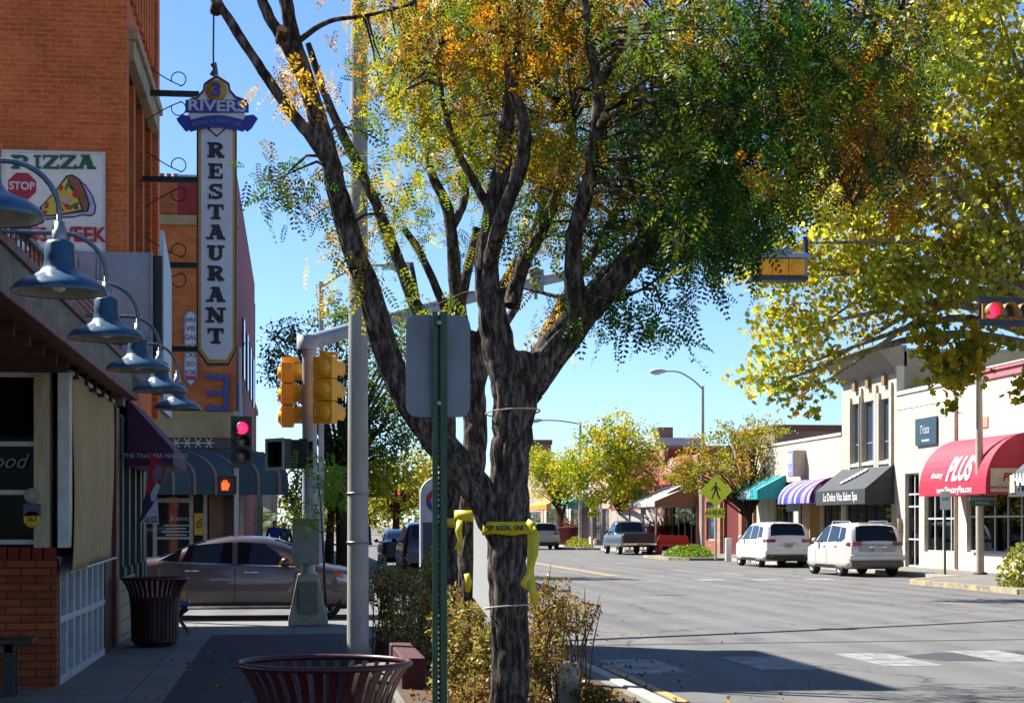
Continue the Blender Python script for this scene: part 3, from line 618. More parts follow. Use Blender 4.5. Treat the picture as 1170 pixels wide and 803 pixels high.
for py, pxw in ((108,178),(206,178),(303.5,190),(399,196)):
    br = MB(); q = RS(226, py); br.box(LX+.02, q.x+.02, 26.86, 26.94, q.z-.04, q.z+.04)
    for sg in (1, -1):
        if py == 399: continue
        cpts = [V(LX+.06, 26.9, q.z+sg*.12) + V(t*.55, 0, sg*(.30*(1-t)**1.3)) for t in np.linspace(0, 1, 8)]
        cpts += [V(LX+.55 + .11*math.cos(a), 26.9, q.z+sg*(.22+.11*math.sin(a))) for a in np.linspace(-1.5, 3.6, 12)]
        br.tube(cpts, .009, 6)
    br.build('scroll_bracket', darkmetal, rs)
c0 = RS(244.5, 88); cb = MB(); cb.tube([c0+V(0,0,-.03), c0+V(-.01,0,.35), c0+V(0,0,1.3)], .014, 6); cb.tube([c0+V(0,0,.02), c0+V(0.02,0,.12), c0+V(-.01,0,.2)], [.07,.035,.05], 8)
q = c0+V(0,0,1.3); cb.tube([q, q+V(-.05,0,.9), V(LX, 26.6, q.z+.92)], .014, 6); cb.build('guy_cable', M('cable grey','4c545c',rough=.5), rs)

# ------------------------------------------------------------------ far-left corner building
FYL = 50.0; FX = -1.6
def L3(px, py):
    u = (px-CX)/F; zc = FYL/(CS - u*SN); return W(px, py, zc)
def l3(px, py): q = L3(px, py); return (q.x, q.z)
cbd = thing('corner_building', 'tan brick corner building with dark red painted side wall beyond the cross street', 'building', (-6, 50, 0))
tanb = brick('tan brick', 'b8683a', 'a4562c', '9c6c48', .25, .08, .85, .25, .008)
orb = brick('orange parapet brick', 'b05a30', '98481f', '8a6a50', .25, .085)
redp = M('dark red paint', '86141e', '741018', .7, 1.2, stretch=(1,1,2.5), grime=.2)
xa, xb, xc = L3(176,300).x, L3(203,300).x, FX
z = lambda py: L3(225, py).z
mb = MB(); mb.box(-16, xc, FYL, FYL+.4, z(480), z(258)); mb.build('front_wall', tanb, cbd)
mb = MB(); mb.box(-16, xb, FYL+.002, FYL+.4, z(248), z(204))
for i in range(7): mb.box(xa+i*.19-.6, xa+.11+i*.19-.6, FYL+.002, FYL+.3, z(204), z(199))
mb.build('parapet', orb, cbd)
mb = MB(); mb.box(xb, xc, FYL+.004, FYL+.4, z(248), z(203)); mb.box(xc-.42, xc, FYL+.4, FYL+24, 0, 11.7); mb.box(xc-.6, xc+.02, FYL+24, FYL+24.4, 0, 10.9); mb.build('side_wall', redp, cbd)
mb = MB(); mb.box(-16, xc+.06, FYL-.12, FYL+.3, z(258), z(247)); mb.box(-16, xc+.05, FYL-.08, FYL+.3, z(500), z(480)); mb.box(-16, xc+.05, FYL-.05, FYL+.3, z(480), z(470)); mb.build('stone_band', M('tan stone band','a08f68','857651',.85,2,grime=.3), cbd)
MB().box(-16, xc-.42, FYL+.42, FYL+24, z(215), z(210)).box(xb, xc+.03, FYL, FYL+.5, z(203), z(200)).build('roof', M('pale blue roof flashing','8fa6b8','7890a4',.5), cbd)
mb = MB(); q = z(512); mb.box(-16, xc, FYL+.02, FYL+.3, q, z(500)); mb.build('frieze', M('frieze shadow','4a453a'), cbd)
mb = MB(); x = xa-1
while x < xc-.7:
    for a_ in (0, 60, 120):
        mb.obox((x+.12, FYL-.01, (q+z(500))/2), (.30,.03,.025), Matrix.Rotation(R(a_), 3, 'Y'))
    x += .3
mb.build('lattice_grille', whitep, cbd)
# shop front under the awning
mb = MB(); mb.box(-16, xc-.02, FYL+.15, FYL+.2, .1, z(512)); mb.build('shop_window', glass_d, cbd)
mb = MB()
for px in (158, 177, 218.5, 234.5, 262, 276): p = L3(px, 600); mb.box(p.x-.055, p.x+.055, FYL-.02, FYL+.14, .1, z(560))
mb.box(L3(160,0).x, L3(221,0).x, FYL-.025, FYL+.13, z(574), z(569)); mb.box(L3(176,0).x, L3(220,0).x, FYL-.022, FYL+.12, z(616), z(613)); mb.build('window_frame', M('pale window frame','a8a08c','8f8775',.6), cbd)
mb = MB(); mb.box(L3(239,0).x, L3(261,0).x, FYL-.015, FYL+.1, .1, z(562)); mb.build('boarded_panel', M('brown board','7a5836','5c4026',.7,2,stretch=(3,1,.5),grime=.3), cbd)
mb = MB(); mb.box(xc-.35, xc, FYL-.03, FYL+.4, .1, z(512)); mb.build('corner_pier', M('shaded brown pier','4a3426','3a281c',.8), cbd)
mb = MB(); a_, b_ = L3(222,611), L3(232.5,586); mb.box(a_.x, b_.x, FYL-.04, FYL-.03, a_.z, b_.z); q = L3(227,598); mb.text('6', .38, (q.x, FYL-.041, q.z), bold=.012, shear=.2, m=1); mb.build('poster', [M('yellow poster','c8a020','b89018',.6), M('poster red','a8401c')], cbd)
mb = MB(); q = L3(205,592); mb.text('Boones', .2, (q.x, FYL+.14, q.z), shear=.2)
for i, wdt in enumerate((.7,.55,.8,.6)): qq = L3(201,600+i*3.6); mb.box(qq.x-wdt/2, qq.x+wdt/2, FYL+.135, FYL+.14, qq.z-.02, qq.z+.02)
mb.build('window_lettering', M('grey white lettering','b4b4b0'), cbd)
# striped awning, quarter round, wrapping the corner
stm = stripes('teal and maroon stripes', [(0,'2c4248'),(.30,'4a2e30'),(.36,'7a7064'),(.42,'314a50'),(.80,'4a2e30'),(.86,'7a7064'),(.92,'2c4248')], 1.15)
prof = [(0, z(513))] + [(1.45*math.sin(t), z(548) + (z(513)-z(548))*math.cos(t)) for t in np.linspace(.15, math.pi/2, 9)] + [(1.45, z(566)), (1.40, z(566)), (1.38, z(548))] + [(1.38*math.sin(t), z(548)-.05 + (z(513)-z(548))*math.cos(t)) for t in np.linspace(math.pi/2, .15, 9)] + [(0, z(513)-.06)]
vs = []; n = len(prof)
for st_ in range(3):
    for o_, zz in prof:
        if st_ == 0: vs.append((-16, FYL-.01-o_, zz))
        elif st_ == 1: vs.append((FX+.01+o_, FYL-.01-o_, zz))
        else: vs.append((FX+.01+o_, FYL+2.0, zz))
fs = [(i*n+j, (i+1)*n+j, (i+1)*n+(j+1) % n, i*n+(j+1) % n) for i in range(2) for j in range(n)] + [tuple(range(n)), tuple(range(3*n-1, 2*n-1, -1))]
mb = MB().add(vs, fs, 0, False); o = mb.build('awning', stm, cbd); o['label'] = 'teal awning with maroon stripes wrapping the corner'
blue = M('royal blue paint', '2a3f86', '22336f', .5, 6)
mb = MB()
for py in (431, 449, 467): a_, b_ = L3(236,py+2.5), L3(258,py-2.5); mb.box(a_.x, b_.x, FYL-.12, FYL-.02, a_.z, b_.z)
a_, b_ = L3(256,470), L3(262,428); mb.box(a_.x+.002, b_.x, FYL-.13, FYL-.021, a_.z, b_.z); mb.box(FX+.005, FX+.06, FYL+.1, FYL+4.6, z(500), z(440)); mb.build('blue_wall_frame', blue, cbd)
mb = MB(); a_ = L3(266, 470); mb.tube([(FX+.08, FYL+.35, z(395)), (FX+.08, FYL+.35, z(520))], .07, 8); mb.build('drainpipe', M('pale drainpipe','a8b0b8'), cbd)
# row of windows on the red side further back
for i in range(4): MB().box(FX, FX+.06, FYL+6+i*4.5, FYL+7.2+i*4.5, 6.3, 8.2).build('window', glass_d, cbd)
# vertical hanging sign on the tan front
hs = thing('hanging_sign', 'narrow white vertical sign with rounded ends and faded red lettering on tan brick', 'sign', tuple(L3(217,440)))
pts = [(210.5,362),(213,357.5),(218,355.5),(223,358),(225.5,362),(225.5,432),(222,437),(218,441),(214,437),(210.5,432)]
mb = MB(); mb.prism([l3(*p) for p in pts], (0,FYL-.002,0), (1,0,0), (0,0,1), .09); mb.build('panel', M('faded blue border','7488b4','6478a4',.6), hs)
pin = [(218+(p[0]-218)*.78, 398+(p[1]-398)*.965) for p in pts]; mb = MB(); mb.prism([l3(*p) for p in pin], (0,FYL-.095,0), (1,0,0), (0,0,1), .01); mb.build('face', M('pale sign face','b4b6ba','a4a6aa',.6), hs)
mb = MB()
for i, wv in enumerate(('JAKE','VIS','GAL','NICE','CKS','SO','JOE')): q = L3(218, 366+i*10); mb.text(wv, .19 if len(wv) < 4 else .15, (q.x, FYL-.106, q.z), bold=.003)
q = L3(218,432); mb.box(q.x-.14, q.x+.14, FYL-.108, FYL-.105, q.z-.06, q.z+.06, 1); mb.build('lettering', [M('sign faded ink','544058'), M('sign red')], hs)
# pennant hanging from the purple awning
pn = thing('pennant_flag', 'red, white and navy sports pennant hanging below the purple awning', 'flag', (-1.9, 24.4, 2.5))
zp_ = 24.3
def pp(px, py): q = W(px, py, zp_+.3); return q
def pf(pts, m, d, mb):
    P = [pp(*p) for p in pts]; y = 24.40 + d
    mb.prism([(p.x, p.z) for p in P], (0, y, 0), (1,0,0), (0,0,1), .002, m)
mb = MB(); pf([(177,520.5),(193,532),(190.5,545),(186,560),(176,563),(170,568)], 0, 0, mb); pf([(170,568),(176,563),(186,560),(179,575),(170,590),(165,597)], 1, 0, mb); pf([(165,597),(178,578),(184,570),(185.5,599)], 2, 0, mb)
pf([(176,565),(183,552),(187,556),(181,572),(177,573)], 2, -.004, mb); pf([(184,532),(190,536),(188,548),(180,552),(178,542)], 3, -.004, mb); pf([(171,590),(184,590),(184.5,596.5),(170,596.5)], 0, -.004, mb)
mb.build('cloth', [M('flag red','a01828','8c1422',.7), M('flag navy','18204a',rough=.7), M('flag white','b8bccc',rough=.7), M('flag lilac','7c6478',rough=.7)], pn)
tx = MB(); q = pp(177.5, 593.3); tx.text('TEXA', .075, (q.x, 24.389, q.z), bold=.003); tx.build('lettering', M('flag white'), pn)
MB().tube([(pp(177,520).x, 24.41, 2.5), (pp(165,597).x-.005, 24.41, pp(165,597).z)], .008, 6).build('flag_staff', darkmetal, pn)
# farther left buildings along the street
def farblock(label, y0, y1, x, h, col, cat='building', extra=None):
    t = thing('distant_building', label, cat, (x-5, y0, 0))
    MB().box(x-18, x, y0, y1, .05, h).build('wall', M(label[:20], col, rough=.85, scale=1, grime=.25), t)
    MB().box(x-18.1, x+.1, y0-.1, y1+.1, h, h+.25).build('parapet', M('stone coping','a09880','8a826c',.85), t)
    for k in range(int((y1-y0)/3)): MB().box(x, x+.03, y0+.6+k*3, y0+2.4+k*3, .6, 2.6).build('shop_window', glass_d, t)
    return t
farblock('pinkish tan block just beyond the dark red side wall', 74.6, 92, -1.9, 7.3, '94765f')
farblock('low drab shop row far down the left side', 92.5, 130, -1.6, 5.2, '8f8474')
farblock('brown brick block far down the left side', 130.5, 180, -1.6, 6.5, '7c5a44')
# ------------------------------------------------------------------ vehicles
rubber = M('tyre rubber', '1b1b1c', '141415', .85); alloy = M('alloy wheel', 'b4b6b8', '909296', .3, 12, metal=.8)
carglass = glassm('car glass', (.008,.009,.011), .38, .02); trimblk = M('black trim', '101012', '0b0b0c', .5); chrome = M('chrome', 'd0d2d4', 'b4b6b8', .12, metal=1)
redlens = M('red tail lens', '8c1218', '6c0d12', .15, coat=.6); amber = M('amber lens', 'c8501e', 'b04418', .2); clearl = M('clear headlamp', 'a8b2bc', '78828c', .12, coat=.8)
def paint(name, a, b, metal=.3):
    """car paint: even gloss, faint road dust low on the body"""
    if name in MATS: return MATS[name]
    m, t, n, l, bs = newmat(name); v = coords(n, l); sp = n.new('ShaderNodeSeparateXYZ'); l.new(v, sp.inputs[0])
    d = ramp(n, l, math_(n, l, 'ADD', sp.outputs[2], math_(n, l, 'MULTIPLY', noise(n, l, v, 6, 4), .25)), [(.30, (.6,.56,.5,1)), (.62, (1,1,1,1))])
    l.new(mixc(n, l, 1.0, lin(a), d, 'MULTIPLY'), bs.inputs['Base Color']); bs.inputs['Roughness'].default_value = .3; bs.inputs['Metallic'].default_value = metal; bs.inputs['Coat Weight'].default_value = .8; bs.inputs['Coat Roughness'].default_value = .03
    return m
def lerp_prof(prof, s):
    for (a, za), (b, zb) in zip(prof, prof[1:]):
        if a <= s <= b: return za + (zb-za)*(s-a)/(b-a)
    return prof[0][1] if s < prof[0][0] else prof[-1][1]
def car(name, label, loc, rz, mat, sp, group=None, cat='car'):
    L, Wd, belt, clr = sp['L'], sp['W'], sp['belt'], sp['clr']; prof = sp['top']; H = max(z for _, z in prof); h2 = L/2; tum = sp.get('tumble', .22)
    sp_pts = spline(prof, 5) if sp.get('smooth', True) else prof
    P = [(float(a), float(b)) for a, b in sp_pts]
    top = lambda s: lerp_prof(P, s)
    def endw(s):
        f = 1.0
        d = h2 - s
        if d < .7: f -= sp.get('nose', .2)*((.7-d)/.7)**2
        d = s + h2
        if d < .5: f -= sp.get('tail', .12)*((.5-d)/.5)**2
        return f
    def hw(s, z):
        k = Wd/2*endw(s); bl = belt(s) if callable(belt) else belt
        if z < .45: k *= .95 + .05*max(0, (z-.15)/.3)
        elif z <= bl: k *= 1 - .035*((z-.62)/.35)**2
        else: k *= .965 - tum*(z-bl)/max(H-bl, .3)
        return k
    root = local(name, label, cat, loc, rz, group)
    # body shell
    ss = sorted(set([round(float(x), 4) for x in np.linspace(-h2, h2, 60)] + [round(a, 4) for a, _ in prof])); nl = 12; rings = []
    for s in ss:
        zt = top(s); zb = clr + .16*max(0, (s-(h2-.5))/.5)**2 + .2*max(0, (-h2+.5-s)/.5)**2; r = min(.09, (zt-zb)*.3); ring = [(0, s, zb), (hw(s, zb)*.9, s, zb)]
        for k in range(nl): z = zb+.05 + (zt-r-zb-.05)*k/(nl-1); ring.append((hw(s, z), s, z))
        ht = hw(s, zt); cr = .035
        ring += [(ht-.035, s, zt-r*.35), (ht-.10, s, zt), (ht*.5, s, zt+cr*.75), (0, s, zt+cr)]; rings.append(ring)
    n = len(rings[0]); vs = []; ring_len = 2*n-2
    for ring in rings: vs += ring + [(-x, y, z) for x, y, z in ring[-2:0:-1]]
    fs = []
    for i in range(len(rings)-1):
        for j in range(ring_len): a = i*ring_len+j; b = i*ring_len+(j+1) % ring_len; fs.append((a, a+ring_len, b+ring_len, b))
    fs += [tuple(range(ring_len)), tuple(range(len(vs)-1, len(vs)-ring_len-1, -1))]
    mb = MB().add(vs, fs, 0, True); body = mb.build('body', [mat, trimblk], root)
    body.data.polygons[-1].use_smooth = False; body.data.polygons[-2].use_smooth = False
    bm = bmesh.new(); bm.from_mesh(body.data); bmesh.ops.recalc_face_normals(bm, faces=bm.faces); bm.to_mesh(body.data); bm.free()
    # wheel arches (and load bed) cut out
    cut = MB(); wr = sp['wr']; ax = sp['axles']
    for s in ax:
        for sg in (1, -1): cut.lathe([(0, sg*(Wd/2-.33)), (wr+.055, sg*(Wd/2-.33)), (wr+.055, sg*(Wd/2+.1)), (0, sg*(Wd/2+.1))], (0, s, wr-.0), 28, 1, 'x', smooth=False)
    if 'bed' in sp: b0, b1 = sp['bed']; cut.box(-Wd/2+.12, Wd/2-.12, b0, b1, .62, 3, 1)
    co_ = cut.build('cutter', [mat, trimblk]); bm = bmesh.new(); bm.from_mesh(co_.data); bmesh.ops.remove_doubles(bm, verts=bm.verts, dist=1e-5); bmesh.ops.recalc_face_normals(bm, faces=bm.faces); bm.to_mesh(co_.data); bm.free()
    md = body.modifiers.new('cut', 'BOOLEAN'); md.operation = 'DIFFERENCE'; md.object = co_; md.solver = 'EXACT'
    bpy.context.view_layer.update(); ne = bpy.data.meshes.new_from_object(body.evaluated_get(bpy.context.evaluated_depsgraph_get()))
    body.modifiers.clear(); body.data = ne; bpy.data.objects.remove(co_)
    if sp.get('two_tone'):
        bm2 = sp['two_tone']; body.data.materials.append(bm2[1])
        for p in body.data.polygons:
            if p.material_index == 0 and p.center.z < bm2[0]: p.material_index = len(body.data.materials)-1
    # glass laid 5 mm proud of the shell
    def side_patch(poly, sg, off, dens=8):
        """(s, z) quad patch bilinear over 4 corners"""
        a, b, c, d = poly; vs = []; 
        for i in range(dens+1):
            for j in range(dens+1):
                u, v = i/dens, j/dens; s = (a[0]*(1-u)+b[0]*u)*(1-v) + (d[0]*(1-u)+c[0]*u)*v; z = (a[1]*(1-u)+b[1]*u)*(1-v) + (d[1]*(1-u)+c[1]*u)*v
                vs.append((sg*(hw(s, z)+off), s, z))
        return vs, [(i*(dens+1)+j, (i+1)*(dens+1)+j, (i+1)*(dens+1)+j+1, i*(dens+1)+j+1) for i in range(dens) for j in range(dens)]
    for sg in (1, -1):
        for q in sp['side_glass']:
            v_, f_ = side_patch(q, sg, .006); MB().add(v_, f_, 0, True).build('side_window', carglass, root)
        for q in sp.get('door_gaps', []):
            v_, f_ = side_patch(q, sg, .004, 6); MB().add(v_, f_, 0, True).build('door_gap', trimblk, root)
        for q in sp.get('trim', []):
            v_, f_ = side_patch(q, sg, .012, 6); MB().add(v_, f_, 0, True).build('side_trim', chrome if sp.get('chrome_trim') else trimblk, root)
        for q, mm in sp.get('side_lamps', []):
            v_, f_ = side_patch(q, sg, .012, 6); MB().add(v_, f_, 0, True).build('lamp_wrap', mm, root)
        for s, z in sp.get('handles', []):
            x = sg*(hw(s, z)+.02); MB().tube([(x-sg*.02, s-.11, z), (x+sg*.015, s-.08, z+.004), (x+sg*.015, s+.08, z+.004), (x-sg*.02, s+.11, z)], .018, 8).build('door_handle', chrome if sp.get('chrome_handles') else mat, root)
        s, z = sp['mirror']; x = hw(s, z)
        m = MB(); m.lathe([(0,-.09),(.06,-.075),(.085,0),(.075,.05),(0,.06)], (sg*(x+.14), s, z+.03), 14, 0, 'y'); m.tube([(sg*(x-.02), s+.02, z-.03), (sg*(x+.1), s, z)], .025, 8); m.build('door_mirror', sp.get('mirror_mat', mat), root)
    def top_patch(s0, s1, fx, name_, mm, ns=10, nx=10, off=.008):
        vs = []
        for i in range(ns+1):
            s = s0+(s1-s0)*i/ns; zt = top(s); ds = .02; sl = (top(s+ds)-top(s-ds))/(2*ds); nl_ = math.hypot(1, sl); ht = (hw(s, zt)-.10)*fx
            for j in range(nx+1):
                f = -1+2*j/nx; vs.append((f*ht, s - sl/nl_*off, zt+.035*(1-f*f*fx*fx)*.9 + off/nl_+.004))
        fs = [(i*(nx+1)+j, i*(nx+1)+j+1, (i+1)*(nx+1)+j+1, (i+1)*(nx+1)+j) for i in range(ns) for j in range(nx)]
        MB().add(vs, fs, 0, True).build(name_, mm, root)
    for s0, s1, fx, nm in sp['top_glass']: top_patch(s0, s1, fx, nm, carglass)
    # wheels
    for s in ax:
        for sg in (1, -1):
            x = sg*(Wd/2-.125)
            wh = MB(); wh.lathe([(wr*.68,-.1),(wr*.93,-.11),(wr,-.075),(wr,.075),(wr*.93,.11),(wr*.68,.1)], (x, s, wr), 32, 0, 'x'); ty = wh.build('wheel', rubber, root)
            rm = MB(); rr = wr*.69; o_ = sg*.06; rm.lathe([(rr,-sg*.09),(rr,sg*.095),(rr*.93,sg*.09),(rr*.9,sg*.02)], (x, s, wr), 28, 0, 'x'); rm.lathe([(0,sg*.055),(.07,sg*.05),(.075,sg*.01),(0,sg*.01)], (x, s, wr), 14, 0, 'x')
            ns_ = sp.get('spokes', 10)
            for k in range(ns_):
                a = 2*math.pi*k/ns_; d = V(0, math.cos(a), math.sin(a)); c = V(x+o_*.5, s, wr); rm.tube([c+d*.05, c+d*rr*.95+V(o_*.3,0,0)], [.028,.02], 6)
            rm.lathe([(0,-sg*.03),(rr*.9,-sg*.03),(rr*.9,-sg*.02),(0,-sg*.02)], (x, s, wr), 20, 1, 'x')
            rm.build('rim', [alloy, trimblk], ty)
    return root, hw, top
def plate(root, y, z, col='c8b020', w_=.3, txt=None, x=0):
    MB().box(x-w_/2, x+w_/2, y-.006, y, z-.075, z+.075).build('licence_plate', M('plate '+col, col, rough=.5), root)

# brown sedan crossing on the cross street (its own +Y points along world +X)
sed_top = [(-2.3,.92),(-2.22,1.02),(-1.7,1.06),(-1.45,1.10),(-.95,1.30),(-.35,1.435),(.1,1.45),(.45,1.42),(.85,1.28),(1.22,1.02),(1.35,.97),(1.8,.88),(2.1,.78),(2.25,.66),(2.3,.56)]
sedan_mat = paint('brown metallic paint', '54494a', '453c3a', .3)
sb = lambda s: .97 - .045*(s+1.0)/2.0
sed = dict(L=4.6, W=1.78, belt=sb, clr=.18, top=sed_top, wr=.315, axles=(-1.3,1.4), nose=.3, tail=.18, tumble=.2,
 side_glass=[((-1.50,1.05),(-1.17,1.035),(-1.07,1.30),(-1.13,1.24)), ((-1.10,1.03),(-.22,.99),(-.22,1.375),(-.98,1.315)), ((-.13,.985),(.86,.955),(.34,1.345),(-.13,1.375))],
 door_gaps=[((-.185,.28),(-.170,.28),(-.165,.985),(-.18,.985)), ((.80,.30),(.813,.30),(.92,.93),(.906,.93)), ((-1.05,.62),(-1.037,.62),(-1.13,1.02),(-1.145,1.02)), ((-.95,.25),(.8,.25),(.8,.262),(-.95,.262))],
 trim=[((-1.5,1.012),(.9,.925),(.9,.948),(-1.5,1.037)), ((-1.0,.2),(1.0,.2),(1.0,.245),(-1.0,.245))], chrome_trim=True,
 side_lamps=[(((1.62,.70),(2.12,.60),(2.08,.72),(1.62,.84)), clearl), (((1.60,.76),(1.74,.72),(1.72,.82),(1.56,.86)), amber)],
 handles=[(-.92,.865),(.12,.835)], chrome_handles=True, mirror=(.72,.99), mirror_mat=M('dark mirror shell','2c2625','241f1e',.3,coat=.6),
 top_glass=[(.52,1.2,.97,'windscreen'),(-1.5,-.7,.95,'rear_window')], spokes=10)
sroot, shw, stop_ = car('sedan', 'brown metallic sedan crossing the side street behind the traffic signal pedestal', (-.85, 32.2, 0), R(-90), sedan_mat, sed)
mb = MB(); mb.box(-.55,.55,2.18,2.24,.42,.55); mb.build('grille', trimblk, sroot)
mb = MB(); mb.box(-.7,.7,2.08,2.2,.25,.36); mb.build('lower_bumper', trimblk, sroot)

suv_top = [(-2.4,.78),(-2.38,1.0),(-2.30,1.22),(-2.12,1.52),(-1.98,1.66),(-1.2,1.73),(-.2,1.74),(.35,1.68),(.75,1.45),(1.18,1.13),(1.4,1.07),(1.9,.98),(2.2,.86),(2.36,.70),(2.4,.6)]
suvb = lambda s: 1.10 - .02*s
suv = dict(L=4.8, W=1.92, belt=suvb, clr=.24, top=suv_top, wr=.37, axles=(-1.4,1.42), nose=.26, tail=.10, tumble=.19,
 side_glass=[((-1.85,1.22),(-1.3,1.14),(-1.2,1.60),(-1.70,1.56)), ((-1.22,1.135),(-.22,1.115),(-.2,1.645),(-1.12,1.61)), ((-.12,1.11),(.95,1.10),(.42,1.57),(-.12,1.645))],
 door_gaps=[((-.18,.4),(-.165,.4),(-.16,1.1),(-.175,1.1)), ((.92,.42),(.934,.42),(1.0,1.08),(.986,1.08)), ((-1.18,.75),(-1.167,.75),(-1.27,1.12),(-1.285,1.12))],
 trim=[((-1.0,.26),(1.0,.26),(1.0,.36),(-1.0,.36))],
 side_lamps=[(((-2.26,.98),(-1.98,1.0),(-2.02,1.10),(-2.24,1.10)), redlens)], handles=[(-1.0,.98),(.15,.97)], mirror=(.78,1.12),
 top_glass=[(.42,1.1,.97,'windscreen'),(-2.30,-2.04,.92,'rear_window')], spokes=5)
def suv_rear(root, mat, lens_w, z, lower):
    for sg in (1, -1): MB().box(sg*.52, sg*(.52+lens_w), -2.41, -2.33, z, z+.12).build('tail_lamp', redlens, root, bevel=.02)
    MB().box(-.93, .93, -2.44, -2.2, .52, .70).build('rear_bumper', mat, root, bevel=.05)
    MB().box(-.88, .88, -2.42, -2.2, .32, .515).build('bumper_skirt', lower, root, bevel=.04)
    for sg in (1,-1): MB().box(sg*.62, sg*.80, -2.428, -2.41, .42, .47).build('reflector', redlens, root)
    MB().box(-.55, .55, -2.16, -1.92, 1.685, 1.725).build('roof_spoiler', mat, root, bevel=.015)
    MB().box(-.3, .3, -2.425, -2.40, .93, .97).build('tailgate_handle', chrome, root)
whitecar = paint('white car paint', 'd6d6d4', 'cececb', 0); silverw = paint('pearl white paint', 'c9c7c2', 'bfbdb8', .15)
q = W(895, 649, 67.3)
r1, _, _ = car('suv', 'white SUV with dark rear glass parked between the orange tree and the pearl SUV', (18.95, 65.7+2.4, 0), R(.5), whitecar, suv, 'SUVs parked on the right')
suv_rear(r1, whitecar, .36, .98, M('brown shade skirt','2c2320',rough=.6)); plate(r1, -2.43, .86, '9a9a94')
suv2 = dict(suv); suv2['top'] = [(-2.35,.80),(-2.34,1.0),(-2.26,1.20),(-2.1,1.48),(-1.96,1.62),(-1.2,1.69),(-.2,1.70),(.35,1.64),(.78,1.42),(1.2,1.12),(1.45,1.05),(1.95,.97),(2.2,.86),(2.32,.72),(2.35,.6)]; suv2['L'] = 4.7; suv2['spokes'] = 8
r2, _, _ = car('suv', 'pearl white SUV with wide pale tailgate parked nearest, in front of the black salon awning', (18.45, 54.0+2.35, 0), R(1.2), silverw, suv2, 'SUVs parked on the right')
suv_rear(r2, silverw, .30, 1.0, M('grey beige skirt','6a6258','5a5248',.6)); plate(r2, -2.43, .88, 'b8b4a8')
MB().box(-.62, .62, -2.372, -2.3, .80, 1.06).build('tailgate_panel', M('tailgate grey','a6a39d',rough=.4), r2, bevel=.02)
for sg in (1,-1): MB().tube([(sg*.62,-1.6,1.72),(sg*.64,-1.5,1.78),(sg*.64,.1,1.78),(sg*.62,.25,1.7)], .02, 8).build('roof_rail', chrome, r2)

pick_top = [(-2.7,1.15),(-.55,1.17),(-.5,1.19),(-.45,1.25),(-.32,1.72),(-.2,1.80),(.6,1.82),(.8,1.74),(1.25,1.24),(1.4,1.18),(2.3,1.10),(2.6,1.02),(2.7,.8)]
pick = dict(L=5.4, W=1.96, belt=lambda s: 1.18, clr=.42, top=pick_top, wr=.38, axles=(-1.6,1.75), nose=.1, tail=.0, tumble=.2, smooth=False, bed=(-2.62,-.62),
 side_glass=[((-.28,1.24),(-.02,1.24),(-.02,1.68),(-.2,1.68)), ((.05,1.24),(1.0,1.22),(.72,1.66),(.05,1.7))],
 door_gaps=[((0,.5),(.015,.5),(.015,1.2),(0,1.2)), ((1.05,.5),(1.065,.5),(1.1,1.2),(1.085,1.2))], handles=[(.2,1.05)], mirror=(.95,1.25), mirror_mat=trimblk,
 top_glass=[(.84,1.22,.96,'windscreen'),(-.45,-.3,.9,'rear_window')], spokes=6)
bluepick = paint('faded grey blue paint', '4a5c6a', '44545f', .2)
pk, _, _ = car('pickup_truck', 'faded grey blue pickup truck with shaded brown tailgate parked under the yellow tree', (18.6, 93.6+2.7, 0), R(1.5), bluepick, pick, cat='pickup')
MB().box(-.84, .84, -2.75, -2.68, .66, 1.17).build('tailgate', M('shaded brown tailgate','3a2c22','2c2018',.5), pk, bevel=.015)  # brown-black tailgate: shade on the truck's rear painted into its colour
MB().box(-.96, .96, -2.86, -2.7, .52, .66).build('rear_bumper', chrome, pk, bevel=.03)
for sg in (1,-1): MB().box(sg*.82, sg*.96, -2.73, -2.65, .74, 1.08).build('tail_lamp', redlens, pk)
plate(pk, -2.865, .6, 'c8b020')
# far silver SUV seen past the trunk
sil = paint('silver paint', 'a9a8a4', '9c9b97', .4)
r3, _, _ = car('suv', 'far silver SUV with red tail lamps driving away beside the taped tree', (16.3, 115, 0), 0, sil, suv)
suv_rear(r3, sil, .3, 1.0, trimblk); plate(r3, -2.43, .86, 'b0b0a8')
# dark parked vehicles on the left, in the shade
dk = paint('dark navy paint', '1c2230', '151a26', .3)
car('suv', 'dark navy SUV parked in shade beyond the grey light pole', (4.45, 58.5, 0), 0, dk, suv)
car('sedan', 'dark grey sedan parked behind the navy SUV on the far left kerb', (4.3, 70, 0), 0, paint('dark grey paint','3a3d42','2f3237',.4), sed)

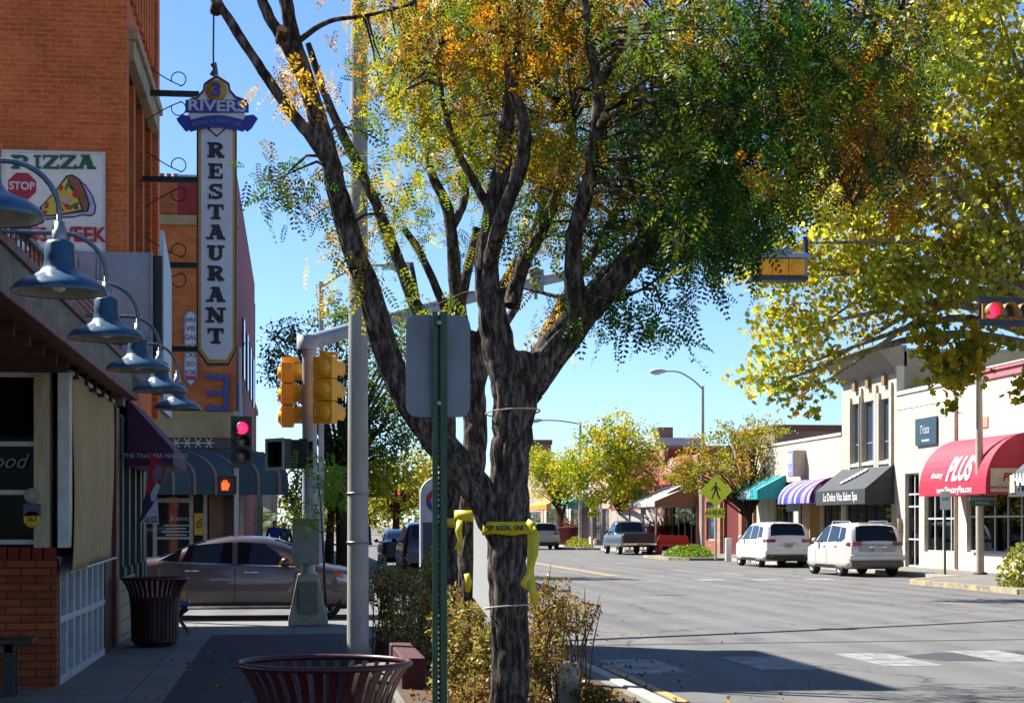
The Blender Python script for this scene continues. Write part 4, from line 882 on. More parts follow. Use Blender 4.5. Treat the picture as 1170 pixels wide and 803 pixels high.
# ------------------------------------------------------------------ street furniture, left
maroon = M('maroon powder coat', '4a1a1c', '371214', .42, 6, grime=.2, spec=.4)
def can_parts(root, liner=True):
    prof = [(.30,.06),(.305,.3),(.315,.55),(.335,.68),(.375,.78),(.425,.86)]
    ps3 = spline(prof, 4); mb = MB(); n = 34
    for k in range(n):
        a = 2*math.pi*k/n; ca, sa = math.cos(a), math.sin(a); hwid = .017; vs = []
        for r, z in ps3:
            for dr in (0, -.007):
                for sgn in (-1, 1): vs.append(((r+dr)*ca - sgn*hwid*sa*(r/.3), (r+dr)*sa + sgn*hwid*ca*(r/.3), z))
        fs = []; m_ = len(ps3)
        for i in range(m_-1): o = 4*i; fs += [(o,o+1,o+5,o+4), (o+3,o+2,o+6,o+7), (o+2,o,o+4,o+6), (o+1,o+3,o+7,o+5)]
        fs += [(0,2,3,1), (4*m_-4,4*m_-3,4*m_-1,4*m_-2)]
        mb.add(vs, fs)
    mb.build('slatted_body', maroon, root)
    ri = MB()
    ri.tube([(.425*math.cos(t), .425*math.sin(t), .868) for t in np.linspace(0, 2*math.pi, 49)], .016, 8); ri.build('rim', maroon, root)
    ri = MB(); 
    for z, r in ((.07,.298),(.60,.318)): ri.tube([(r*math.cos(t), r*math.sin(t), z) for t in np.linspace(0, 2*math.pi, 41)], .010, 6)
    ri.build('band', maroon, root)
    MB().lathe([(0,.02),(.26,.02),(.27,.05),(.27,.08),(0,.08)], n=28).lathe([(.06,0),(.2,0),(.2,.02),(.06,.02)], n=20).build('base', M('dark base','241012',rough=.6), root)
    MB().lathe([(.27,.08),(.275,.62),(.27,.62),(.26,.09),(0,.09)], n=30).build('liner', M('black liner','17171a','101012',.55), root)
c1 = local('litter_bin', 'flared maroon slatted litter bin in the foreground, its rim cut by the bottom edge', 'litter bin', (W(371,760,8.75).x, W(371,760,8.75).y, .135), 0, 'slatted litter bins'); can_parts(c1)
q = G(177,738,.12); dup(c1, (q.x, q.y, .125), R(20), 'dark maroon slatted litter bin standing by the shopfront near the sedan')
# bench at the left edge
bn = thing('bench', 'dark timber bench in front of the low brick wall', 'bench', (-3.4, 16.6, .0))
wdk = M('dark stained timber', '2c2724', '1d1a18', .6, 5, stretch=(.5,6,6))
mb = MB()
for i in range(3): mb.box(-5, -2.36, 16.35+i*.14, 16.35+i*.14+.12, .60, .65)
mb.build('seat', wdk, bn, bevel=.006)
for x in (-2.58, -4.6): MB().box(x-.05, x+.05, 16.42, 16.5, 0, .6).box(x-.05, x+.05, 16.62, 16.7, 0, .6).box(x-.04, x+.04, 16.42, 16.7, .52, .6).build('leg', wdk, bn, bevel=.005)
# little blue stool with flowers behind the bin
stl = thing('folding_stool', 'small blue topped folding stool with dark splayed legs behind the litter bin', 'stool', tuple(G(205,726,.12)))
q = G(203,722,.12); mb = MB(); mb.obox((q.x, q.y, .52), (.36,.34,.05), Matrix.Rotation(R(-14), 3, 'Y')); mb.build('seat', M('blue seat','3e62a0','31508a',.5), stl, bevel=.01)
mb = MB(); mb.tube([(q.x-.12,q.y-.12,.5),(q.x+.16,q.y-.12,.12)], .016, 6).tube([(q.x+.13,q.y-.12,.5),(q.x-.16,q.y-.12,.12)], .016, 6); mb.build('leg', black, stl)
mb = MB(); mb.tube([(q.x-.12,q.y+.12,.5),(q.x+.16,q.y+.12,.12)], .016, 6).tube([(q.x+.13,q.y+.12,.5),(q.x-.16,q.y+.12,.12)], .016, 6); mb.build('leg', black, stl)
pt = thing('flower_pot', 'small ochre pot with green plant standing on the blue stool', 'plant pot', (q.x+.02, q.y, .55))
MB().lathe([(0,.545),(.07,.545),(.09,.70),(.08,.70),(0,.69)], (q.x+.02, q.y, 0), 16).build('pot', M('ochre pot','b08a3c','947030',.6), pt)
# grey light pole in the foreground
lp = thing('light_pole', 'tall round grey steel light pole standing in front of the tree row', 'light pole', (W(409,755,18.6).x, W(409,755,18.6).y, .12))
b0 = W(409,755,18.6); mb = MB(); mb.tube([(b0.x, b0.y, .12), (b0.x, b0.y, 3), (b0.x+.01, b0.y, 6), (b0.x+.025, b0.y, 10.2)], [.118,.106,.092,.075], 28)
polem = M('pale grey pole paint', 'a8a69e', '93918a', .55, 3, stretch=(4,4,.7), grime=.3); mb.build('pole', polem, lp)
mb = MB(); mb.lathe([(.2,.12),(.2,.16),(.13,.2),(.118,.24)], (b0.x, b0.y, 0), 24); mb.build('base_flange', polem, lp)
mb = MB()
for z, r in ((2.02,.112),(1.5,.114)): mb.lathe([(r,z-.012),(r+.006,z-.012),(r+.006,z+.012),(r,z+.012)], (b0.x, b0.y, 0), 24)
mb.build('strap_band', steel, lp)
mb = MB(); mb.tube([(b0.x+.02,b0.y,9.9),(b0.x+.9,b0.y+.3,10.6),(b0.x+2.2,b0.y+.6,10.8)], .04, 10); mb.obox((b0.x+2.5,b0.y+.66,10.8), (.7,.26,.14)); mb.build('luminaire_arm', polem, lp)
# back of a road sign on a green channel post
greenp = M('green channel post', '1c4a2c', '143620', .5, 12, stretch=(1,1,.3), grime=.35); greenp2 = M('green channel post recess', '3a3d2c', '2a2c20', .7, 12)
q = W(502.5, 355, 8.05); sgp_ = thing('road_sign', 'grey back of a road sign on a perforated green channel post', 'road sign', (q.x, q.y, .12))
a_, b_ = W(465,475,8.0), W(540,357,8.0); rad = .05
def rrect(x0, y0, x1, y1, r, n=6):
    p = []
    for cx, cy, a0 in ((x1-r,y0+r,-90),(x1-r,y1-r,0),(x0+r,y1-r,90),(x0+r,y0+r,180)):
        p += [(cx+r*math.cos(R(a0+90*i/n)), cy+r*math.sin(R(a0+90*i/n))) for i in range(n+1)]
    return p
mb = MB(); mb.prism(rrect(a_.x, a_.z, b_.x, b_.z, rad), (0, q.y+.046, 0), (1,0,0), (0,0,1), .004)
mb.build('sign_plate', M('bare aluminium sign back', '70767e', '60666e', .5, 2.5, metal=.4, grime=.2), sgp_)
pw = .068; xL = q.x-pw/2; mb = MB()
zt = q.z-.005
mb.box(q.x-pw/2, q.x-pw/2+.022, q.y-.004, q.y+.006, .1, zt); mb.box(q.x+.004, q.x+pw/2, q.y-.004, q.y+.006, .1, zt); mb.box(q.x-.014, q.x-.008, q.y+.006, q.y+.042, .1, zt); mb.box(q.x+.000, q.x+.004, q.y+.006, q.y+.042, .1, zt)
z_ = .14
while z_ < zt-.02: mb.box(q.x-.0135, q.x+.0035, q.y+.036, q.y+.042, z_, z_+.0125); z_ += .0254
mb.build('channel_post', greenp, sgp_)
for z in (zt-.05, zt-.42): MB().lathe([(0,-.012),(.012,-.012),(.012,0),(0,0)], (q.x-.005, q.y-.004, z), 8, 0, 'y').build('bolt', steel, sgp_)
# red painted planter wall end and pale planter blocks
q = G(471,786,.13); rw = thing('planter_wall', 'low red painted planter wall at the foot of the shrubs', 'planter wall', (q.x, q.y, .12))
MB().box(q.x-.10, q.x+.13, q.y, q.y+2.2, .1, .42).build('wall', M('red kerb paint','501a17','3e1512',.75,4,grime=.4), rw, bevel=.015)
q = W(645, 800, 15.2); wp = thing('stone_post', 'pale speckled concrete planter post behind the tree trunk', 'post', (q.x, q.y, .12))
mb = MB(); mb.obox((q.x, q.y, .28), (.20,.2,.44), Matrix.Rotation(R(14), 3, 'Z')); mb.build('block', M('pale rough concrete','b5ada0','958c7f',.9,9,bmp=.5), wp, bevel=.01)
q = W(622, 800, 15.7); wp2 = thing('stone_post', 'tan concrete planter post half hidden by the twiggy shrub', 'post', (q.x, q.y, .12))
mb = MB(); mb.obox((q.x, q.y, .27), (.20,.2,.42), Matrix.Rotation(R(-8), 3, 'Z')); mb.build('block', M('tan rough concrete','9c8d78','7f715e',.9,9,bmp=.5), wp2, bevel=.01)

# ------------------------------------------------------------------ near signal pole with pedestal
ZP = 27.4; q = W(352, 700, ZP); sx_, sy_ = q.x, q.y
sp_ = thing('signal_pole', 'grey traffic signal pole on a tapered concrete pedestal with a long diagonal mast arm', 'signal pole', (sx_, sy_, .12))
mb = MB(); zt = W(352,655,ZP).z
vs = []
for z, hw_ in ((.12,.31),(.2,.305),(zt,.155)): vs += [(sx_-hw_, sy_-hw_, z), (sx_+hw_, sy_-hw_, z), (sx_+hw_, sy_+hw_, z), (sx_-hw_, sy_+hw_, z)]
mb.add(vs, [(0,3,2,1),(8,9,10,11)] + [(i*4+j, i*4+(j+1) % 4, i*4+4+(j+1) % 4, i*4+4+j) for i in range(2) for j in range(4)])
mb.build('pedestal', M('cast concrete', 'b3ab92', '8f8872', .85, 3, bmp=.4, grime=.45), sp_, bevel=.02)
mb = MB(); mb.box(sx_-.14, sx_+.14, sy_-.315, sy_-.2, .32, .80); mb.build('hand_hole_cover', M('greenish metal','7c7a66','66654f',.6,6,grime=.3), sp_)
a_, b_ = W(334,644,ZP), W(365,594,ZP); mb = MB(); mb.box(a_.x, b_.x, sy_-.3, sy_+.1, a_.z, b_.z); mb.box(a_.x-.02, b_.x+.02, sy_-.32, sy_+.12, b_.z, b_.z+.03)
mb.build('control_cabinet', M('brushed aluminium cabinet','8a8880','757369',.5,3,metal=.4,grime=.3), sp_, bevel=.012)
mb = MB(); mb.tube([(sx_, sy_, zt), (sx_, sy_, a_.z)], .11, 20); mb.tube([(sx_+.03, sy_+.12, b_.z), (sx_+.02, sy_+.12, W(352,388,ZP).z)], [.122,.11], 20)
mb.box(sx_-.14, sx_+.16, sy_+.0, sy_+.24, b_.z+.02, W(352,600,ZP).z); mb.build('pole', M('blue grey signal paint','9ca2a6','888e92',.5,4,grime=.25), sp_)
A0, A1 = W(350,391,ZP)+V(0,.12,0), W(905,286,37.0); mb = MB(); pts = [A0.lerp(A1, t)+V(0,0,.55*math.sin(math.pi*t)*.6) for t in np.linspace(0,1,14)]
mb.tube(pts, list(np.linspace(.125,.06,14)), 14); mb.lathe([(.15,-.1),(.15,.12),(0,.14)], (A0.x, A0.y, A0.z), 16); mb.build('mast_arm', M('blue grey signal paint'), sp_)
k = A0.lerp(A1,.40); mb = MB(); mb.box(k.x-.13, k.x+.13, k.y-.1, k.y+.1, k.z+.12, k.z+.52); mb.tube([k, k+V(0,0,.2)], .03); mb.build('detector_box', M('grey detector box','8c949c','7a828a',.5), sp_)
yel = M('signal yellow', 'ffb216', 'f8a20e', .5, 6, grime=.18)
redlit = M('lit red lens', 'ff2038', 'ff2038', .3, emit='ff1838', es=2.2); handlit = M('lit hand symbol', 'ff3a18', 'ff3a18', .3, emit='ff3010', es=2.5)
offlens = M('unlit lens', '4a443c', '38332c', .15, coat=.5); visorb = M('signal black', '141416', '0e0e10', .5, grime=.2)
def signal(root, lit=0, horiz=False, body=yel, visor=None, plate_m=None, n=3, lens_r=.148):
    """3 section head, lenses facing local -Y, stack along local Z (or X), centre at the origin"""
    visor = visor or body; ax = (lambda i, o=0: ((i-1)*.345, 0, 0)) if horiz else (lambda i, o=0: (0, 0, (1-i)*.345))
    for i in range(n):
        c = ax(i); s = MB(); s.box(c[0]-.168, c[0]+.168, -.02, .17, c[2]-.168, c[2]+.168); s.lathe([(0,.235),(.09,.225),(.14,.17)], c, 16, 0, 'y'); s.box(c[0]-.09,c[0]+.09,.17,.20,c[2]-.13,c[2]+.13)
        sec = s.build('signal_section', body, root, bevel=.018)
        MB().lathe([(0,-.05),(lens_r*.6,-.045),(lens_r*.95,-.03),(lens_r,-.02),(lens_r,0)], c, 24, 0, 'y').build('lens', redlit if i == lit else offlens, sec)
        v = MB(); v.lathe([(.160,-.02),(.166,-.30),(.160,-.30),(.154,-.02)], c, 24, 0, 'y', a0=R(-40), a1=R(220)); v.build('visor', visor, sec)
    if plate_m:
        hx, hz = (.60,.24) if horiz else (.24,.60); p = MB(); p.box(-hx, hx, .02, .03, hz, hz-.07).box(-hx, hx, .02, .03, -hz+.07, -hz).box(-hx, -hx+.065, .02, .03, -hz+.07, hz-.07).box(hx-.065, hx, .02, .03, -hz+.07, hz-.07); p.build('backplate', plate_m, root)
q = W(374, 446, ZP-.4); s1 = local('traffic_light', 'yellow traffic signal seen from behind on the right of the pedestal pole', 'traffic light', tuple(q), R(152), 'yellow signals on the pedestal pole'); signal(s1, 9)
MB().box(-.05,.05,-.1,.16,.52,.60).box(-.2,.05,.02,.1,.54,.58).build('mounting_bracket', yel, s1)
q = W(334, 451, ZP+.4); s2 = local('traffic_light', 'yellow traffic signal seen from the side on the left of the pedestal pole', 'traffic light', tuple(q), R(88), 'yellow signals on the pedestal pole'); signal(s2, 9)
MB().box(-.05,.05,-.1,.16,.52,.60).build('mounting_bracket', yel, s2)
def ped_head(root, face=False):
    MB().box(-.235,.235,-.02,.2,-.22,.22).build('housing', visorb, root, bevel=.02)
    MB().box(-.245,.245,-.16,-.02,.2,.235).box(-.245,-.215,-.16,-.02,-.22,.2).box(.215,.245,-.16,-.02,-.22,.2).build('visor', visorb, root)
    MB().box(-.19,.19,-.03,-.021,-.18,.18).build('face_panel', M('dark signal face','0c0c10',rough=.2), root)
q = W(324, 519, ZP-.3); p1 = local('pedestrian_signal', 'black pedestrian signal with pale rim beside the signal pole', 'pedestrian signal', tuple(q), R(-55), 'pedestrian signals on the pedestal pole'); ped_head(p1)
MB().box(-.25,.25,-.175,-.16,.19,.245).box(-.25,-.2,-.175,-.16,-.25,.19).box(.2,.25,-.175,-.16,-.25,.19).box(-.2,.2,-.175,-.16,-.25,-.2).build('rim', M('pale green rim','8fa59a','7c9288',.5), p1)
q = W(343, 519, ZP-.25); p2 = local('pedestrian_signal', 'black pedestrian signal close against the signal pole, right of the pale rimmed one', 'pedestrian signal', tuple(q), R(80), 'pedestrian signals on the pedestal pole'); ped_head(p2)
# horizontal yellow signal at the end of the arm, seen from behind
q = W(890, 306, 36.9); s3 = local('traffic_light', 'horizontal yellow traffic signal seen from behind hanging from the mast arm end', 'traffic light', tuple(q), R(176)); signal(s3, 9, True, plate_m=M('grey backplate','8d98a6','78838f',.5))
MB().box(-.66,.66,-.05,.16,.185,.30).build('top_tube', M('blue grey tube','9aa6b4','818c99',.45,metal=.2), s3, bevel=.03); MB().box(-.60,.60,-.3,.1,-.27,-.185).build('bottom_shade', M('navy shade','28304c',rough=.5), s3)
MB().box(-.60,-.52,-.1,.12,.30,.58).tube([(-.56,0,.4),(-.56,0,.66)], .05).build('camera_mount', black, s3)
# red horizontal signal at the right edge
q = W(1149, 356, 37); s4 = local('traffic_light', 'horizontal traffic signal showing red in front of the sycamore, cut by the right edge', 'traffic light', tuple(q), R(4)); signal(s4, 0, True, body=M('ochre signal body','a8732a','8c5c1e',.5), visor=M('tan visor','b88a4a','9c7238',.5), plate_m=M('dark blue backplate','2b3440','222a34',.5))
MB().box(-.60,.60,.031,.045,.18,.31).box(-.60,.60,.031,.045,-.31,-.18).build('backplate_edge', M('dark blue backplate'), s4)
rp_ = thing('signal_pole', 'steel signal pole and mast arm beyond the right edge carrying the red signal', 'signal pole', (19.6, 37.6, .1))
MB().tube([(19.6,37.6,.1),(19.6,37.6,7)], [.16,.12], 16).build('pole', polem, rp_); MB().tube([(19.6,37.6,6.35),(q.x-.5,q.y+.35,q.z)], [.09,.06], 12).build('mast_arm', polem, rp_)
# far left corner signal: red over a red hand
q = W(270, 640, 45.6); fx_, fy_ = q.x, q.y; fs_ = thing('signal_post', 'slim grey signal post at the far left corner under the striped awning', 'signal post', (fx_, fy_, .12))
MB().tube([(fx_, fy_, .12), (fx_, fy_, W(270,470,45.6).z)], .06, 12).build('post', polem, fs_); MB().lathe([(.16,.12),(.15,.4),(.08,.5)], (fx_, fy_, 0), 12).build('base', polem, fs_)
q = W(276, 505, 45.3); s5 = local('traffic_light', 'black vertical traffic signal showing red on the far left corner', 'traffic light', tuple(q), R(14)); signal(s5, 0, False, body=visorb); MB().box(-.26,.26,.02,.035,-.64,.64).build('backplate', visorb, s5)
s5.scale = (1.05,1.05,1.05)
q = W(259, 554, 45.3); p3 = local('pedestrian_signal', 'pedestrian signal showing a red hand below the black traffic signal', 'pedestrian signal', tuple(q), R(4)); ped_head(p3)
hd_ = MB(); hd_.prism([(-.09,-.13),(.06,-.13),(.09,-.03),(.10,.05),(.07,.05),(.05,.0),(.05,.11),(.025,.12),(.015,.03),(.005,.13),(-.02,.13),(-.025,.03),(-.04,.12),(-.065,.11),(-.065,.02),(-.085,.07),(-.105,.06),(-.1,-.04)], (-.03,-.031,0), (1,0,0), (0,0,1), .006); hd_.build('hand_symbol', handlit, p3)
s5_ = None
# street lights
def street_light(label, base_px, zc, top_py, head_px, head_py, r=.09, y_back=0):
    b = W(base_px, HOR, zc); t = thing('street_light', label, 'street light', (b.x, b.y, .1)); zt = W(base_px, top_py, zc).z; h = W(head_px, head_py, zc - y_back)
    MB().tube([(b.x,b.y,.1),(b.x,b.y,zt)], [r, r*.7], 14).lathe([(r*2,.1),(r*2,.16),(r,.3)], (b.x,b.y,0), 12).build('pole', polem, t)
    a = V(b.x, b.y, zt-.15); d = h-a; pts = [a, a+V(d.x*.25, d.y*.25, d.z*.55), a+V(d.x*.55, d.y*.55, d.z*.95), a+V(d.x*.85, d.y*.85, d.z*1.0)]; pts = [tuple(p) for p in spline([tuple(p) for p in pts], 5)]
    MB().tube(pts, r*.42, 10).build('arm', polem, t)
    dn = V(d.x, d.y, 0).normalized(); e = a+V(d.x*.85, d.y*.85, d.z)
    MB().tube([e-dn*.05, e+dn*.15, e+dn*.45+V(0,0,-.02), e+dn*.7+V(0,0,-.03), e+dn*.78+V(0,0,-.03)], [.05,.11,.15,.12,.03], 12).build('lamp_head', M('grey lamp head','b4b8bc','9ea2a6',.4), t)
    MB().tube([e+dn*.3+V(0,0,-.10), e+dn*.6+V(0,0,-.11)], .09, 10).build('lens', M('lamp lens','c8ccd0',rough=.2), t); return t
street_light('grey street light with short arm rising behind the signal pole on the far corner', 367, 46, 322, 450, 303, .085)
street_light('street light with curved arm rising above the orange tree on the right', 803, 88, 441, 753, 424, .10)
street_light('far street light with arm over the road beside the small green tree', 663, 121, 482, 612, 480, .12)
# lamp post in front of the pink shop
q = G(1120,656,.12); b = V(q.x, q.y, 0); zc_ = (EYE-.12)*F/(656-HOR); lp2 = thing('light_pole', 'slim cream light pole standing in front of the pink shop', 'light pole', (b.x, b.y, .12))
zt = W(1117,440,zc_).z; MB().tube([(b.x,b.y,.12),(b.x-.07,b.y,zt+4)], [.13,.09], 16).build('pole', M('cream pole paint','b4aa98','9c9280',.5,4), lp2); MB().lathe([(.22,.12),(.22,.18),(.13,.2)], (b.x,b.y,0), 12).build('base_plate', M('rusty base','5c3428',rough=.8), lp2)
a_ = W(1122,572,zc_-.3); mb = MB(); mb.box(a_.x-.42, a_.x+.42, a_.y-.02, a_.y, a_.z-.16, a_.z+.16); sn = mb.build('street_sign', M('dark green sign','3c5a50','304a42',.5), lp2)
tx = MB(); tx.text('DOWNTOWN', .13, (a_.x, a_.y-.022, a_.z+.06)).text('PARKING', .11, (a_.x, a_.y-.022, a_.z-.07)); tx.build('lettering', M('pale sign lettering','b4bcb4'), sn)
a_ = W(1119,468,zc_); MB().tube([(b.x-.13,b.y-.05,a_.z-.6),(b.x-.13,b.y-.05,a_.z+.9)], .015, 6).build('banner_rod', darkmetal, lp2)
# parking signs
def post_sign(label, px, base_py, top_py, zc, wpx, hpx, col, txt=None, rz=0):
    b = W(px, HOR, zc); t = thing('parking_sign', label, 'sign', (b.x, b.y, .1)); z1 = W(px, top_py, zc).z; s = F/zc
    MB().box(b.x-.03, b.x+.03, b.y, b.y+.04, .1, z1).build('post', M('dark green post','2c4438','22362c',.6), t)
    mb = MB(); w_, h_ = wpx/s, hpx/s; mb.prism(rrect(b.x-w_/2, z1-h_, b.x+w_/2, z1+.02, .03), (0,b.y-.001,0), (1,0,0), (0,0,1), .006); pl = mb.build('sign_plate', M('sign '+col, col, rough=.5), t)
    if txt:
        m = MB(); m.text(txt, min(h_*.35, w_*.8/len(txt)*1.5), (b.x, b.y-.009, z1-h_*.4)); m.build('lettering', M('sign small green','3a6048'), pl)
    return t
post_sign('white parking sign on a thin dark post in front of the cream shop', 1080, 656, 562, 54, 12, 20, 'c8d0cc', '2HR')
post_sign('grey backed sign on a post beside the white SUV', 906, 640, 570, 76, 15, 14, '8c9aa4')
post_sign('far white parking sign beside the pickup truck', 735, 630, 578, 106, 6, 10, 'b8c4cc')
# pedestrian crossing signs
lime = M('fluorescent lime', 'd2e61c', 'c6da18', .4); 
def crossing(label, px, py, zc, diag, base_py):
    b = W(px, py, zc); t = thing('crossing_sign', label, 'sign', (b.x, b.y, .1), 'pedestrian crossing signs'); h = diag/2
    MB().box(b.x-.04, b.x+.04, b.y, b.y+.05, .1, b.z+h*.6).build('post', M('pale post','b8b4a8','a09c90',.5), t)
    mb = MB(); mb.prism([(b.x,b.z-h),(b.x+h,b.z),(b.x,b.z+h),(b.x-h,b.z)], (0,b.y-.002,0), (1,0,0), (0,0,1), .006); pl = mb.build('diamond_plate', lime, t)
    k = h*.95; F_ = [[(-.05,.42),(.05,.42),(.075,.5),(.05,.58),(-.05,.58),(-.075,.5)], [(-.10,.38),(.08,.38),(.12,.05),(-.10,.02)], [(-.10,.06),(.02,.06),(-.12,-.22),(-.22,-.50),(-.30,-.46),(-.2,-.2)], [(.0,.08),(.12,.08),(.16,-.2),(.30,-.46),(.22,-.52),(.06,-.22)], [(-.10,.36),(-.04,.30),(-.22,.10),(-.30,.02),(-.34,.08)], [(.06,.36),(.10,.30),(.26,.14),(.34,.10),(.32,.04),(.2,.08)]]
    mb = MB()
    for i, p in enumerate(F_): mb.prism([(b.x+x*k, b.z+z_*k) for x, z_ in p], (0,b.y-.0085,0), (1,0,0), (0,0,1), .003+.0004*i)
    mb.build('walking_figure', black, pl)
    mb = MB(); mb.box(b.x-h*.55, b.x+h*.55, b.y-.01, b.y, b.z-h*1.62, b.z-h*1.02); p2_ = mb.build('plaque', lime, t); MB().text('AHEAD', h*.42, (b.x, b.y-.011, b.z-h*1.32), bold=.004).build('plaque_lettering', black, p2_)
crossing('nearer lime pedestrian crossing sign in front of the orange tree', 818, 561, 77.5, 1.45, 640)
crossing('farther lime pedestrian crossing sign left of the pickup truck', 677, 574, 108, 1.1, 628)
# arched kiosk sign beyond the second tree
q = W(499, 598, 33); ks = thing('kiosk', 'grey arched kiosk sign with dark blue lower panel beyond the tree row', 'kiosk', (q.x, q.y, .1))
mb = MB(); zt = W(499,545,33).z; pts = [(-.33,.1),(.33,.1),(.33,zt-.33)] + [(.33*math.cos(t), zt-.33+.33*math.sin(t)) for t in np.linspace(.1, math.pi-.1, 12)] + [(-.33,zt-.33)]
mb.prism([(q.x+x, z_) for x, z_ in pts], (0,q.y,0), (1,0,0), (0,0,1), .28); mb.build('body', M('pale grey kiosk','a8adb2','8f959b',.5,4), ks, bevel=.02)
mb = MB(); mb.box(q.x-.28, q.x+.28, q.y-.295, q.y-.28, .3, zt-.85); mb.build('lower_panel', M('dark teal panel','1c3440','162a34',.5), ks)
mb = MB(); mb.lathe([(.13,-.30),(.22,-.30),(.22,-.28),(.13,-.28)], (q.x, q.y, zt-.45), 24, 0, 'y', a0=0, a1=math.pi); mb.lathe([(.13,-.30),(.22,-.30),(.22,-.28),(.13,-.28)], (q.x, q.y, zt-.45), 24, 1, 'y', a0=math.pi, a1=2*math.pi); mb.build('ring_emblem', [M('emblem red','a02838'), M('emblem blue','24408c')], ks)
# far tiny traffic light
q = W(462, 562, 118); ft = local('traffic_light', 'tiny far traffic signal among the yellow trees down the left side', 'traffic light', tuple(q)); signal(ft, 0, True, body=visorb)
mp = thing('signal_pole', 'far slim signal pole with mast arm down the left side', 'signal pole', (3.0, 118, .1)); MB().tube([(3.0,118.4,.1),(3.0,118.4,q.z+.4)], .12).build('pole', polem, mp); MB().tube([(3,118.4,q.z+.3),(q.x+1,118.4,q.z+.3)], .06).build('mast_arm', polem, mp)

# ------------------------------------------------------------------ two people far down the left pavement
def person(label, x, y, coat, legs, hgt=1.7, face=0, lean=0):
    """standing walker grown from a skinned skeleton; the skin, hair and clothing share one continuous body"""
    k = hgt/1.7
    J = {'pelvis':(0,0,.92,.13),'waist':(0,.0,1.08,.125),'chest':(0,.01,1.30,.145),'neck0':(0,0,1.43,.075),'neck':(0,.0,1.49,.055),'head':(0,-.02,1.58,.092),'crown':(0,-.01,1.65,.075),
         'shL':(-.17,0,1.40,.07),'elL':(-.25,.03,1.13,.05),'wrL':(-.26,-.08,.90,.035),'haL':(-.26,-.12,.82,.03),'shR':(.17,0,1.40,.07),'elR':(.25,.05,1.13,.05),'wrR':(.26,.0,.89,.035),'haR':(.26,-.03,.81,.03),
         'hiL':(-.09,0,.86,.10),'knL':(-.10,-.07,.48,.065),'anL':(-.10,.0,.09,.042),'toL':(-.11,-.16,.04,.035),'hiR':(.09,0,.86,.10),'knR':(.10,.0,.48,.065),'anR':(.10,.14,.10,.042),'toR':(.11,.0,.04,.035)}
    E = [('pelvis','waist'),('waist','chest'),('chest','neck0'),('neck0','neck'),('neck','head'),('head','crown'),('chest','shL'),('shL','elL'),('elL','wrL'),('wrL','haL'),('chest','shR'),('shR','elR'),('elR','wrR'),('wrR','haR'),('pelvis','hiL'),('hiL','knL'),('knL','anL'),('anL','toL'),('pelvis','hiR'),('hiR','knR'),('knR','anR'),('anR','toR')]
    names = list(J); me = bpy.data.meshes.new('person'); me.from_pydata([tuple(c*k for c in J[n][:3]) for n in names], [(names.index(a), names.index(b)) for a, b in E], [])
    bm = bmesh.new(); bm.from_mesh(me); sk_ = bm.verts.layers.skin.verify()
    for v, n in zip(bm.verts, names): v[sk_].radius = (J[n][3]*k, J[n][3]*k*.85); v[sk_].use_root = n == 'pelvis'
    bm.to_mesh(me); bm.free(); o = bpy.data.objects.new('person', me); COL.objects.link(o); o.modifiers.new('skin', 'SKIN'); sd = o.modifiers.new('sub', 'SUBSURF'); sd.levels = 2; sd.render_levels = 2
    bpy.context.view_layer.update(); ne = bpy.data.meshes.new_from_object(o.evaluated_get(bpy.context.evaluated_depsgraph_get())); o.modifiers.clear(); o.data = ne
    for m in (coat, legs, M('skin tone','b98a6c','a87a5e',.6), M('dark hair','241a14','1a120e',.7), M('dark shoes','1c1a1a')): ne.materials.append(m)
    for p in ne.polygons:
        z = p.center.z/k; y_ = p.center.y/k; p.use_smooth = True
        p.material_index = 4 if z < .1 else 1 if z < .9 and abs(p.center.x) < .2*k else 3 if (z > 1.60 or (z > 1.52 and y_ > 0)) else 2 if z > 1.46 or z < .87 else 0
    o.location = (x, y, .12); o.rotation_euler = (0, 0, face); return tag(o, label, 'person')
q = W(314, 600, 52); person('person in a bright blue jacket walking under the far awning', q.x, q.y, M('bright blue jacket','1f2f8c','18256e',.8), M('dark trousers','20202a',rough=.8), 1.72, 0)
q = W(325, 600, 54); person('person in dark clothes walking beside the blue jacket', q.x, q.y, M('dark coat','1c1c24','14141a',.8), M('dark trousers'), 1.66, R(20))
# ------------------------------------------------------------------ right side of the main street
XF = 22.5; AX, UP = V(0,-1,0), V(0,0,1)
stucco = M('cream stucco', 'd2c8b4', 'c4b9a4', .9, 2.5, bmp=.3, bscale=50, grime=.15)
pinkst = M('pale pink stucco', 'd6c8bc', 'c6b6a8', .9, 1.2, bmp=.2, grime=.25, stretch=(1,2.5,.6))
taupe = M('taupe stucco', 'b8ae9c', 'a99f8c', .9, 2, bmp=.2, grime=.15)
stained = M('stained cream render', 'd0c6b2', 'b4a78e', .9, 1.4, stretch=(1,3,.5), grime=.35)
clear = clearglass('shop glass')
frame = M('pale aluminium frame', 'c4c6c6', 'b0b2b2', .45, metal=.1)
inter = M('shop interior', 'b0a89c', '8c857a', .9, 1)
def rwall(parent, y0, y1, z1, holes, mat, name_='wall', x=None, th=.3, z0=.05):
    x = XF if x is None else x; ys = sorted({y0, y1, *[h[0] for h in holes], *[h[1] for h in holes]}); zs = sorted({z0, z1, *[h[2] for h in holes], *[h[3] for h in holes]}); mb = MB()
    for a, b in zip(ys, ys[1:]):
        run = None
        for c, d in zip(zs, zs[1:]):
            if any(h[0] <= (a+b)/2 <= h[1] and h[2] <= (c+d)/2 <= h[3] for h in holes):
                if run: mb.box(x, x+th, a, b, *run); run = None
            else: run = (run[0], d) if run else (c, d)
        if run: mb.box(x, x+th, a, b, *run)
    return mb.build(name_, mat, parent)
